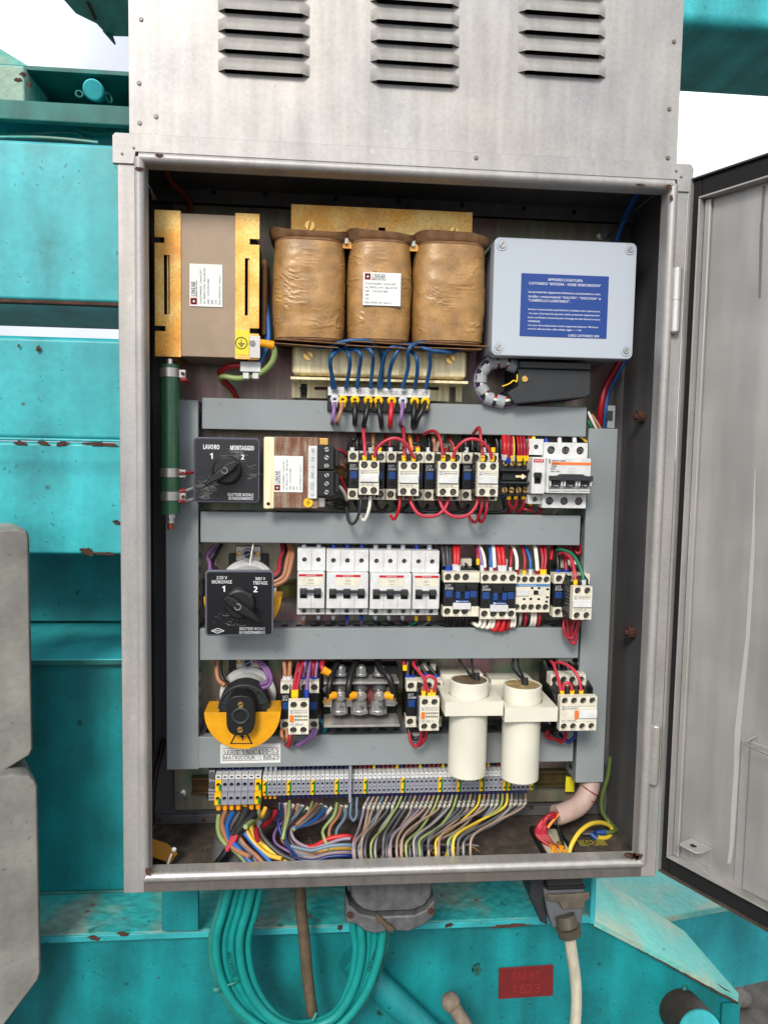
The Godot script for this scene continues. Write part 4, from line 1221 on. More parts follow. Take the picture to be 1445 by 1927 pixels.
	var bl := [[[575, 650], [612, 654], [640, 645], [668, 640], [700, 645], [716, 665], [719, 698], [716, 731]], [[640, 650], [628, 662], [621, 680], [624, 705], [626, 731]], [[652, 652], [626, 668], [622, 690], [631, 731]], [[646, 652], [656, 668], [658, 690], [651, 731]], [[644, 655], [670, 660], [679, 670], [676, 695], [672, 731]], [[655, 653], [690, 655], [701, 668], [701, 690], [697, 731]],
		[[805, 648], [760, 650], [730, 658], [719, 690], [712, 731]], [[790, 655], [758, 652], [742, 672], [733, 700], [732, 731]], [[825, 645], [785, 646], [768, 660], [768, 690], [757, 731]], [[768, 658], [783, 672], [785, 700], [780, 731]], [[868, 655], [850, 663], [812, 662], [809, 690], [801, 731]], [[778, 650], [800, 656], [835, 664], [872, 652]]]
	for i in bl.size():
		var pts := []
		var n: int = bl[i].size()
		for j in n:
			var tt := float(j) / (n - 1)
			pts.append([bl[i][j][0], bl[i][j][1], lerpf(-0.074, -0.0745, tt) + 0.022 * sin(PI * minf(1.0, tt * 1.15)) + 0.002 * (i % 3)])
		wire("%s blue wire from the left between the brown coils and black terminal strip" % ordinal(i + 1) if i < 11 else "blue wire running right along the lower edge of the brown coils", "transformer blue", 0.0027, pts, "blue transformer wires")

func ordinal(i: int) -> String:
	var w := ["first", "second", "third", "fourth", "fifth", "sixth", "seventh", "eighth", "ninth", "tenth", "eleventh", "twelfth", "thirteenth", "fourteenth", "fifteenth", "sixteenth", "seventeenth", "eighteenth", "nineteenth"]
	if i <= 19:
		return w[i - 1]
	var tens := ["", "", "twenty", "thirty", "forty", "fifty", "sixty"]
	var tenth := ["", "", "twentieth", "thirtieth", "fortieth", "fiftieth", "sixtieth"]
	return tenth[i / 10] if i % 10 == 0 else tens[i / 10] + "-" + w[i % 10 - 1]

func wire(label: String, k: String, r: float, pts: Array, group := "", category := "wire", called := "wire") -> MeshInstance3D:
	var p := PackedVector3Array()
	for q in pts:
		p.append(at(q[0], q[1], q[2]))
	return one(called, label, category, M.new().tube(p, r * 0.88, 8, 7), "wire " + k if K.has("wire " + k) else k, p[0], group)

func build_grey_box() -> void:
	var z := -0.046
	var r := rect(927, 451, 1195, 673, z)
	var o := thing("control_box", "pale grey plastic box with blue instruction label and four corner screws", "control box", Vector3(r.position.x + r.size.x / 2, r.position.y, ZP))
	var rr := 0.007
	var poly := PackedVector2Array()
	for q in [[r.end.x - rr, r.end.y - rr, 0], [r.position.x + rr, r.end.y - rr, 1], [r.position.x + rr, r.position.y + rr, 2], [r.end.x - rr, r.position.y + rr, 3]]:
		for k in 6:
			var t: float = PI / 2 * (q[2] + k / 5.0)
			poly.append(Vector2(q[0] + cos(t) * rr, q[1] + sin(t) * rr))
	part(o, "box_lid", M.new().prism(poly, z - 0.02, z, 0.0015), "box_grey")
	part(o, "box_base", M.new().rbox(Rect2(r.position.x + 0.002, r.position.y + 0.002, r.size.x - 0.004, r.size.y - 0.004), ZP + 0.001, z - 0.0205, 0.003), "term_grey")
	var cs := [at(944, 461, z), at(1185, 469, z), at(937, 654, z), at(1177, 660, z)]
	for p: Vector3 in cs:
		part(o, "screw_well", M.new().cyl(p, p + Vector3(0, 0, 0.0006), 0.0062, 0.0060, 20).ring(p + Vector3(0, 0, 0.0005), Vector3.BACK, 0.0062, 0.0004, 20), "box_grey")
		part(o, "screw_hole", M.new().cyl(p, p + Vector3(0, 0, 0.0009), 0.0042, 0.0042, 16), "term_grey")
		screw(o, p + Vector3(0, 0, 0.0009), 0.0036, 0.9, "zinc")
	var l := rect(979, 517, 1143, 635, z + 0.0004)
	part(o, "blue_label", M.new().rbox(l, z + 0.0001, z + 0.0004), "blue_label")
	var P := func(u: float, v: float) -> Vector3: return Vector3(l.position.x + u * l.size.x, l.end.y - v * l.size.y, z + 0.0006)
	var rows := [["APPARECCHIATURA", 0.5, 0.085, 0.40, 0.040, true], ["CATTANEO \"MT0394 - SERIE RINFORZATA\"", 0.5, 0.155, 0.82, 0.040, true], ["La presente apparecchiatura automatica con-", 0.5, 0.295, 0.83, 0.042, false], ["trolla i movimenti \"SALITA\", \"DISCESA\" e", 0.5, 0.365, 0.83, 0.042, false], ["\"CARRELLO LONTANO\".", 0.325, 0.425, 0.48, 0.040, false],
		["Avviso al personale specializzato addetto alle riparazioni:", 0.5, 0.57, 0.83, 0.034, false], ["- In caso di presunto guasto della presente apparecchia-", 0.5, 0.635, 0.83, 0.034, false], ["tura verificare innanzitutto l'integrità dei diodi in essa", 0.5, 0.70, 0.83, 0.034, false], ["contenuti.", 0.16, 0.755, 0.14, 0.034, false], ["- In caso di sostituzione usare apparecchiature \"MTxxxx", 0.49, 0.825, 0.82, 0.034, false], ["con le ultime due cifre della sigla > = 94.", 0.40, 0.882, 0.62, 0.034, false], ["LUIGI CATTANEO SPA", 0.735, 0.965, 0.36, 0.036, false]]
	for q in rows:
		txt(o, q[0], P.call(q[1], q[2]), l.size.x * q[3], l.size.y * q[4], "ink_white", q[5])
	# dark module below
	var b := rect(945, 679, 1114, 757, -0.062)
	var m := thing("relay_module", "dark charcoal plastic module with cut corners under the grey box", "relay module", Vector3(b.position.x + b.size.x / 2, b.position.y, -0.1))
	var q := func(px: float, py: float) -> Vector2:
		var v := at(px, py, -0.068)
		return Vector2(v.x, v.y)
	part(m, "module_body", M.new().prism(PackedVector2Array([q.call(975, 693), q.call(1112, 697), q.call(1111, 742), q.call(1102, 748), q.call(968, 760), q.call(955, 739), q.call(975, 726)]), ZP + 0.004, -0.068, 0.0015), "charcoal")
	part(m, "module_top", M.new().rbox(rect(978, 680, 1114, 694, -0.062), ZP + 0.004, -0.064, 0.0015), "charcoal")
	screw(m, at(987, 713, -0.067), 0.0036, 0.8, "brass")
	# spiral wrapped loop of wires
	var loop := [[968, 690], [945, 680], [920, 684], [904, 702], [903, 728], [918, 750], [945, 757], [968, 752]]
	var lp := PackedVector3Array()
	for v in loop:
		lp.append(at(v[0], v[1], -0.082))
	var n := thing("wire_loop", "loop of coloured wires held in clear spiral wrap left of the charcoal module", "wire loop", lp[4])
	var cols := ["wire violet", "wire black", "wire white", "wire scarlet", "wire steelblue", "wire black", "wire navy"]
	for i in 7:
		var off := Vector3(cos(TAU * i / 7.0), sin(TAU * i / 7.0), 0) * 0.0055
		var pp := PackedVector3Array()
		var ctr := at(950, 720, -0.082)
		for v in lp:
			var d := (v - ctr).normalized()
			pp.append(v + d * off.x + Vector3(0, 0, off.y))
		part(n, "strand", M.new().tube(pp, 0.0022, 6, 6), cols[i])
	for i in 8:
		var tt := 0.2 + i * 0.8
		var i0 := mini(int(tt), 6)
		var c0 := lp[i0].lerp(lp[i0 + 1], tt - i0)
		var dd := (lp[i0 + 1] - lp[i0]).normalized()
		part(n, "spiral_wrap", M.new().cyl(c0 - dd * 0.0052, c0 + dd * 0.0052, 0.0080, 0.0084, 16, 0), "spiral")
	wire("bare tinned wire twisted by the screw of the charcoal module", "ferrule_yellow", 0.0009, [[945, 727, -0.066], [958, 722, -0.063], [966, 716, -0.063], [972, 718, -0.063], [973, 705, -0.066]])
	wire("red cable running down at the right side under the grey box", "crimson", 0.0048, [[1172, 665, -0.11], [1160, 690, -0.105], [1138, 730, -0.1], [1130, 770, -0.1], [1127, 815, -0.115]], "", "cable", "cable")
	wire("blue cable running down beside the red one under the grey box", "blue", 0.0040, [[1178, 665, -0.12], [1164, 700, -0.115], [1145, 735, -0.11], [1138, 770, -0.107], [1136, 815, -0.115]], "", "cable", "cable")
	wire("brown cable in the dark upper left corner of the cabinet", "copper", 0.0042, [[312, 305, -0.06], [318, 335, -0.09], [345, 365, -0.12], [358, 385, -0.135], [354, 420, -0.13]], "", "cable", "cable")
	wire("turquoise cable in the dark upper right corner of the cabinet", "blue", 0.0042, [[1205, 350, -0.06], [1190, 380, -0.09], [1172, 418, -0.115], [1158, 455, -0.12]], "", "cable", "cable")
	wire("bare white ended wire sticking out above the right duct", "white", 0.0022, [[1106, 775, -0.098], [1112, 788, -0.096], [1122, 808, -0.1]])
	wire("green wire sticking out above the right duct", "green", 0.0022, [[1105, 792, -0.098], [1110, 800, -0.097], [1114, 812, -0.1]])
	wire("brown wire sticking out above the right duct", "brown", 0.0022, [[1112, 780, -0.104], [1124, 797, -0.1], [1132, 812, -0.1]])
	var cl := thing("duct_clip", "grey plastic clip standing above the right upright duct", "clip", at(1148, 800, -0.10))
	part(cl, "clip_body", M.new().rbox(rect(1143, 763, 1157, 806, -0.098), -0.102, -0.098, 0.0006), "duct")
	part(cl, "clip_tab", M.new().rbox(rect(1140, 773, 1152, 791, -0.0975), -0.0978, -0.0965, 0.0003), "charcoal")

func build_resistor() -> void:
	var a := at(320, 686, -0.058)
	var b := at(322, 967, -0.058)
	b.x = a.x
	var o := thing("tube_resistor", "long green enamelled tube resistor with steel clamp bands at the left", "resistor", b)
	part(o, "tube", M.new().cyl(b, a, 0.0108, 0.0108, 28), "resistor_green")
	for f in [0.055, 0.72, 0.876]:
		var p := a.lerp(b, f)
		var cl := part(o, "clamp_band", M.new().cyl(p + Vector3(0, 0.005, 0), p - Vector3(0, 0.005, 0), 0.0115, 0.0115, 28).box(p + Vector3(0.0145, -0.001, 0.003), Vector3(0.007, 0.009, 0.0015), 0.0004).box(p + Vector3(0.0145, -0.001, -0.001), Vector3(0.007, 0.009, 0.0015), 0.0004), "zinc")
		part(cl, "clamp_screw", M.new().cyl(p + Vector3(0.0155, -0.001, -0.004), p + Vector3(0.0155, -0.001, 0.007), 0.002, 0.002, 8), "rust")
	part(o, "end_bolt", M.new().cyl(b, b - Vector3(0, 0.0045, 0), 0.0065, 0.0065, 6).cyl(b - Vector3(0, 0.0045, 0), b - Vector3(0, 0.009, 0), 0.0045, 0.0045, 6).cyl(b - Vector3(0, 0.009, 0), b - Vector3(0, 0.0105, 0), 0.0052, 0.0052, 14), "chrome")
	part(o, "threaded_rod", M.new().cyl(b - Vector3(0, 0.0105, 0), b - Vector3(0, 0.0175, 0), 0.0034, 0.0034, 10), "copper")
	part(o, "top_bolt", M.new().cyl(a, a + Vector3(0, 0.006, 0), 0.0045, 0.0045, 6), "chrome")
	for q in [[346, 716, 356, 722, "crimson", "short red stub wire at the top clamp of the green resistor"], [344, 892, 372, 888, "red", "red wire from the middle clamp of the green resistor"], [344, 925, 372, 916, "lightgrey", "pale wire from below the middle clamp of the green resistor"], [343, 944, 372, 938, "lightgrey", "pale wire from the lowest clamp of the green resistor"]]:
		var w := wire(q[5], q[4], 0.0020, [[q[0] - 6, q[1], -0.055], [q[0] + 4, q[1] - 1, -0.058], [q[2], q[3], -0.075], [q[2] + 4, q[3], -0.086]])
		var p0 := at(q[0], q[1], -0.0555)
		part(w, "red_sleeve", M.new().cyl(p0 - Vector3(0.003, -0.0005, 0), p0 + Vector3(0.003, 0.001, -0.001), 0.003, 0.0026, 10), "ferrule_red")

# ------------------------------------------------------------------ switches
func knob(o: Node3D, c: Vector3, r: float, angle: float) -> void:
	var kn := part(o, "knob", M.new().cyl(c, c + Vector3(0, 0, 0.011), r, r * 0.93, 32).cyl(c + Vector3(0, 0, 0.011), c + Vector3(0, 0, 0.0125), r * 0.93, r * 0.8, 32), "knob")
	var b := Basis(Vector3.BACK, angle)
	var p := PackedVector2Array([Vector2(-r * 1.0, -r * 0.16), Vector2(-r * 0.5, -r * 0.32), Vector2(r * 0.6, -r * 0.28), Vector2(r * 1.55, -r * 0.10), Vector2(r * 1.62, 0), Vector2(r * 1.55, r * 0.10), Vector2(r * 0.6, r * 0.28), Vector2(-r * 0.5, r * 0.32), Vector2(-r * 1.0, r * 0.16)])
	part(kn, "pointer", M.new().prism(p, 0.0, 0.013, 0.002, func(v: Vector3) -> Vector3: return c + Vector3(0, 0, 0.0122) + b * v), "knob")
	part(kn, "pointer_mark", M.new().ring(c + Vector3(0, 0, 0.0253), Vector3.BACK, r * 0.19, r * 0.035, 14, 0.8), "print_dim")

func switch_body(o: Node3D, c: Vector3, zf: float, guard := true, face := true) -> void:     # the drum, its ear and the yellow guard
	part(o, "mount_plate", M.new().box(Vector3(c.x, c.y, ZP + 0.003), Vector3(0.05, 0.085, 0.004), 0.001), "black")
	part(o, "drum", M.new().cyl(Vector3(c.x, c.y, ZP + 0.005), Vector3(c.x, c.y, zf - 0.022), 0.029, 0.029, 40).cyl(Vector3(c.x, c.y, ZP + 0.005), Vector3(c.x, c.y, ZP + 0.012), 0.036, 0.036, 40), "white")
	var ear := Vector3(c.x, c.y + 0.043, ZP + 0.012)
	part(o, "mount_ear", M.new().box(ear + Vector3(0, 0, -0.004), Vector3(0.032, 0.019, 0.003), 0.001), "zinc")
	part(o, "ear_washer", M.new().cyl(ear, ear + Vector3(0, 0, 0.006), 0.0078, 0.0078, 22), "term_grey")
	screw(o, ear + Vector3(0, 0, 0.0062), 0.0045, 0.4, "ink", "screw")
	for s in [-1, 1]:
		part(o, "ear_rivet", M.new().ring(ear + Vector3(s * 0.0115, -0.001, -0.002), Vector3.BACK, 0.0028, 0.0012, 12), "brass")
	if guard:
		var p := PackedVector2Array()
		var R := 0.0455
		for i in 25:
			var t := PI + PI * i / 24.0
			p.append(Vector2(cos(t) * R, sin(t) * R))
		p.append(Vector2(0.029, 0.0))
		for i in 13:
			var t := -PI * (i + 0.0) / 12.0
			p.append(Vector2(cos(t) * 0.0285, sin(t) * 0.0285))
		part(o, "guard_rim", M.new().prism(p, zf - 0.042, zf - 0.001, 0.0006, func(v: Vector3) -> Vector3: return Vector3(c.x + v.x, c.y + v.y, v.z)), "yellow_guard")
		var h := PackedVector2Array()
		for i in 25:
			var t := PI + PI * i / 24.0
			h.append(Vector2(cos(t) * R, sin(t) * R))
		part(o, "yellow_guard", M.new().prism(h, zf - 0.0009, zf + 0.0011, 0.0004, func(v: Vector3) -> Vector3: return Vector3(c.x + v.x, c.y + v.y, v.z)), "yellow_guard")

func faceplate(o: Node3D, r: Rect2, z: float, clear_k: String, face := "black_face") -> void:
	var rr := 0.005
	var poly := PackedVector2Array()
	var poly2 := PackedVector2Array()
	for q in [[1, 1, 0], [0, 1, 1], [0, 0, 2], [1, 0, 3]]:
		for k in 5:
			var t: float = PI / 2 * (q[2] + k / 4.0)
			var c := Vector2(r.position.x + rr if q[0] == 0 else r.end.x - rr, r.position.y + rr if q[1] == 0 else r.end.y - rr)
			poly.append(c + Vector2(cos(t), sin(t)) * rr)
			poly2.append(c + Vector2(cos(t), sin(t)) * (rr - 0.0022))
	part(o, "plate_rim", M.new().prism(poly, z - 0.005, z - 0.0006, 0.0008), clear_k)
	part(o, "black_face", M.new().prism(poly2, z - 0.0005, z + 0.0004, 0.0002), face)

func scratch(o: Node3D, c: Vector3, n: int, span: float, seed_: int) -> void:
	var g := RandomNumberGenerator.new()
	g.seed = seed_
	var m := M.new()
	for i in n:
		var a := g.randf_range(-0.9, 0.5)
		var l := g.randf_range(0.002, 0.010)
		var p := c + Vector3(g.randfn(0, span), g.randfn(0, span * 0.8), 0)
		m.box(p, Vector3(l, g.randf_range(0.00012, 0.0004), 0.0001), 0, false, Basis(Vector3.BACK, a))
	part(o, "scratches", m, "print_dim")

func build_switches() -> void:
	mat("black_face", Color(0.075, 0.08, 0.10), 0.3)
	skin(mat("dusty_face", Color(0.21, 0.215, 0.245), 0.32), K["stone"].albedo_texture, 6.0)
	mat("purple_face", Color(0.30, 0.30, 0.36), 0.25)
	mat("rim_grey", Color(0.36, 0.37, 0.42), 0.3)
	# LAVORO / MONTAGGIO
	var z := -0.062
	var r := rect(364, 823, 489, 946, z)
	var o := thing("selector_switch", "square selector switch marked LAVORO and MONTAGGIO with scuffed clear cover", "selector switch", Vector3(r.position.x + r.size.x / 2, r.position.y, ZP), "square selector switches")
	part(o, "switch_body", M.new().rbox(Rect2(r.position.x + 0.008, r.position.y + 0.008, r.size.x - 0.016, r.size.y - 0.016), ZP + 0.0005, z - 0.0055, 0.002), "black")
	faceplate(o, r, z, "purple_face", "dusty_face")
	var zt := z + 0.0006
	txt(o, "LAVORO", at(398, 841, zt), 0.0185, 0.0052, "ink_white")
	txt(o, "MONTAGGIO", at(456, 843, zt), 0.0272, 0.0052, "ink_white")
	txt(o, "1", at(398, 858, zt), 0, 0.0068, "ink_white")
	txt(o, "2", at(457, 860, zt), 0, 0.0058, "ink_white")
	txt(o, "SELETTORE MODALE", at(453, 931, zt), 0.0300, 0.0034, "ink_white")
	txt(o, "DI FUNZIONAMENTO", at(454, 938, zt), 0.0285, 0.0034, "ink_white")
	part(o, "maker_mark", diamond(at(386, 936, zt), 0.0115, 0.0042), "print_dim")
	knob(o, at(428, 885, z + 0.0005), 0.0172, PI * 1.21)
	scratch(o, at(390, 915, zt + 0.0002), 60, 0.007, 4)
	scratch(o, at(445, 855, zt + 0.0002), 40, 0.006, 5)
	scratch(o, at(470, 890, zt + 0.0002), 14, 0.006, 6)
	# 220 V / 380 V
	z = -0.040
	r = rect(386, 1073, 515, 1197, z)
	var o2 := thing("selector_switch", "square selector switch marked 220 V MONOFASE and 380 V TRIFASE", "selector switch", Vector3(r.position.x + r.size.x / 2, r.position.y, ZP), "square selector switches")
	var c := at(459, 1120, -0.075)
	switch_body(o2, Vector3(c.x, c.y, 0), -0.062)
	part(o2, "shaft_housing", M.new().rbox(Rect2(c.x - 0.022, c.y - 0.022, 0.044, 0.044), -0.0622, z - 0.0055, 0.003), "black")
	faceplate(o2, r, z, "rim_grey")
	zt = z + 0.0006
	txt(o2, "220 V", at(418, 1087, zt), 0.0122, 0.0034, "ink_white")
	txt(o2, "MONOFASE", at(418, 1095, zt), 0.0228, 0.0038, "ink_white")
	txt(o2, "380 V", at(490, 1089, zt), 0.0118, 0.0034, "ink_white")
	txt(o2, "TRIFASE", at(490, 1097, zt), 0.0168, 0.0038, "ink_white")
	txt(o2, "1", at(421, 1108, zt), 0, 0.0068, "ink_white")
	txt(o2, "2", at(481, 1109, zt), 0, 0.0068, "ink_white")
	txt(o2, "SELETTORE MODALE", at(475, 1183, zt), 0.0295, 0.0031, "ink_white")
	txt(o2, "DI FUNZIONAMENTO", at(475, 1190, zt), 0.0295, 0.0031, "ink_white")
	part(o2, "maker_mark", diamond(at(410, 1187, zt), 0.0150, 0.0058), "ink_white")
	txt(o2, "BREMAS", at(410, 1187, zt + 0.0001), 0.0085, 0.0017, "ink_white")
	knob(o2, at(452, 1134, z + 0.0005), 0.0182, -0.62)
	scratch(o2, at(450, 1165, zt + 0.0002), 24, 0.010, 8)
	wire("thin pale string hanging above the 220 V selector switch", "white", 0.0009, [[477, 1022, -0.095], [473, 1045, -0.085], [470, 1066, -0.075]], "", "string", "string")
	# bare drum switch
	c = at(457, 1340, -0.062)
	var o3 := thing("rotary_switch", "uncovered rotary drum switch with yellow half moon guard bearing a lightning triangle", "rotary switch", Vector3(c.x, c.y - 0.043, ZP))
	switch_body(o3, Vector3(c.x, c.y, 0), -0.062)
	part(o3, "drum_ring", M.new().cyl(Vector3(c.x, c.y, -0.100), Vector3(c.x, c.y, -0.074), 0.031, 0.031, 40), "charcoal")
	var spokes := M.new()
	for i in 5:
		var t := PI * (i + 0.5) / 5.0
		spokes.box(Vector3(c.x + cos(t) * 0.023, c.y + sin(t) * 0.023, -0.0728), Vector3(0.013, 0.0022, 0.003), 0.0004, false, Basis(Vector3.BACK, t))
	part(o3, "drum_rib", spokes.ring(Vector3(c.x, c.y, -0.0738), Vector3.BACK, 0.029, 0.0016, 36), "charcoal")
	var s := at(453, 1347, -0.045)
	var poly := PackedVector2Array()
	for i in 28:
		var t := TAU * i / 28
		poly.append(Vector2(signf(cos(t)) * pow(absf(cos(t)), 0.72) * 0.0168, signf(sin(t)) * pow(absf(sin(t)), 0.62) * 0.0245))
	part(o3, "shaft_block", M.new().prism(poly, -0.076, -0.045, 0.0015, func(v: Vector3) -> Vector3: return Vector3(s.x + v.x, s.y + v.y, v.z)), "black")
	var hub := part(o3, "shaft_socket", M.new().ring(Vector3(s.x, s.y, -0.0448), Vector3.BACK, 0.0088, 0.0020, 24).ring(Vector3(s.x, s.y - 0.002, -0.0447), Vector3.BACK, 0.0108, 0.0010, 16, 0.5, PI), "charcoal")
	part(hub, "socket_hole", M.new().cyl(Vector3(s.x, s.y, -0.0452), Vector3(s.x, s.y, -0.0447), 0.0074, 0.0074, 20), "hole")
	for p in [[453, 1326], [452, 1373]]:
		screw(o3, at(p[0], p[1], -0.0446), 0.0034, 0.3, "brass")
	# warning triangle, a frustum of which shows
	var w := at(455, 1383, -0.0605)
	var q := func(px: float, py: float) -> Vector2:
		var v := at(px, py, -0.0606)
		return Vector2(v.x, v.y)
	part(o3, "warning_triangle", M.new().prism(PackedVector2Array([q.call(433, 1400), q.call(443, 1380), q.call(466, 1380), q.call(476, 1400)]), -0.0608, -0.0605), "ink")
	part(o3, "warning_triangle", M.new().prism(PackedVector2Array([q.call(437, 1398), q.call(446, 1381), q.call(463, 1381), q.call(472, 1398)]), -0.0605, -0.0602), "yellow_guard")
	part(o3, "lightning_mark", M.new().prism(PackedVector2Array([q.call(452, 1381), q.call(459, 1381), q.call(456, 1386), q.call(460, 1386), q.call(457, 1394), q.call(455, 1390), q.call(457, 1389), q.call(453, 1387)]), -0.0603, -0.0600), "ink")
	for v in [[[395, 1060, -0.1], [390, 1045, -0.115], [405, 1026, -0.12]], [[405, 1066, -0.1], [402, 1046, -0.115], [415, 1026, -0.12]]]:
		wire("violet wire rising to the duct at the %s left of the 220 V switch" % ("far" if v[0][0] < 400 else "near"), "violet", 0.0026, [[v[0][0], v[0][1] + 14, -0.09], v[0], v[1], v[2]])
	wire("black wire rising to the duct left of the 220 V switch", "black", 0.0026, [[412, 1076, -0.09], [400, 1060, -0.1], [407, 1043, -0.112], [418, 1024, -0.12]])
	for v in [["red", 528, 534], ["black", 532, 538], ["brown", 541, 545], ["brown", 549, 550]]:
		wire("%s cable curving up right of the 220 V switch%s" % [v[0], ", outermost" if v[1] == 549 else ""], v[0], 0.0036, [[514, 1084 + (v[1] - 528) * 0.9, -0.085], [lerpf(514, v[1], 0.7), 1076 + (v[1] - 528) * 0.6, -0.088], [v[1], 1054, -0.1], [v[2], 1038, -0.11], [v[2] - 4, 1020, -0.118]], "", "cable", "cable")
	wire("brown cable curving down to the left of the uncovered drum switch", "brown", 0.0036, [[410, 1238, -0.115], [408, 1262, -0.11], [412, 1280, -0.105], [424, 1290, -0.1]], "", "cable", "cable")
	wire("black cable beside the brown one left of the drum switch", "black", 0.003, [[416, 1238, -0.118], [415, 1262, -0.114], [420, 1278, -0.11], [430, 1286, -0.105]], "", "cable", "cable")
	for i in 2:
		wire("violet cable curving to the right of the uncovered drum switch, %s" % ["outer", "inner"][i], "violet", 0.003, [[485 - i * 6, 1240, -0.118], [502 - i * 6, 1256, -0.11], [510 - i * 5, 1275, -0.1], [505 - i * 4, 1290 - i * 6, -0.09], [492 - i * 2, 1295 - i * 8, -0.085]], "", "cable", "cable")

func diamond(c: Vector3, w: float, h: float) -> M:
	var m := M.new()
	var p := [Vector3(-w / 2, 0, 0), Vector3(0, h / 2, 0), Vector3(w / 2, 0, 0), Vector3(0, -h / 2, 0)]
	for i in 4:
		var a: Vector3 = c + p[i]
		var b: Vector3 = c + p[(i + 1) % 4]
		var d := b - a
		m.box((a + b) / 2, Vector3(d.length(), h * 0.09, 0.0002), 0, false, Basis(Vector3.BACK, atan2(d.y, d.x)))
	return m

# ------------------------------------------------------------------ contactors, breakers
func strip(o: Node3D, r: Rect2, z0: float, z: float, n: int, called: String, k := "cream", rad := 0.0042, used_share := 1.0, screws := true, skip := []) -> void:   # a block with a row of round screw wells
	var m := M.new()
	m.rbox(r, z0, z, 0.0, true)
	var w := r.size.x * used_share / n
	for i in n:
		var c := Rect2(r.position.x + i * w, r.position.y, w, r.size.y)
		if skip.has(i):
			m.patch(c, z)
		else:
			m.hole(c, z, c.position + c.size / 2, minf(rad, minf(w, r.size.y) * 0.46), minf(0.006, z - z0 - 0.001))
	if used_share < 1.0:
		m.patch(Rect2(r.position.x + w * n, r.position.y, r.size.x - w * n, r.size.y), z)
	var p := part(o, called, m, k)
	if screws:
		for i in n:
			if skip.has(i): continue
			var c := Vector3(r.position.x + (i + 0.5) * w, r.position.y + r.size.y / 2, z - minf(0.006, z - z0 - 0.001))
			part(p, "screw_well", M.new().cyl(c, c + Vector3(0, 0, 0.0006), rad * 1.0, rad * 1.0, 14, 2), "hole")
			screw(p, c + Vector3(0, 0, 0.0028), minf(rad, minf(w, r.size.y) * 0.46) * 0.72, rng.randf_range(0, 3.1), "well_screw", "terminal_screw")

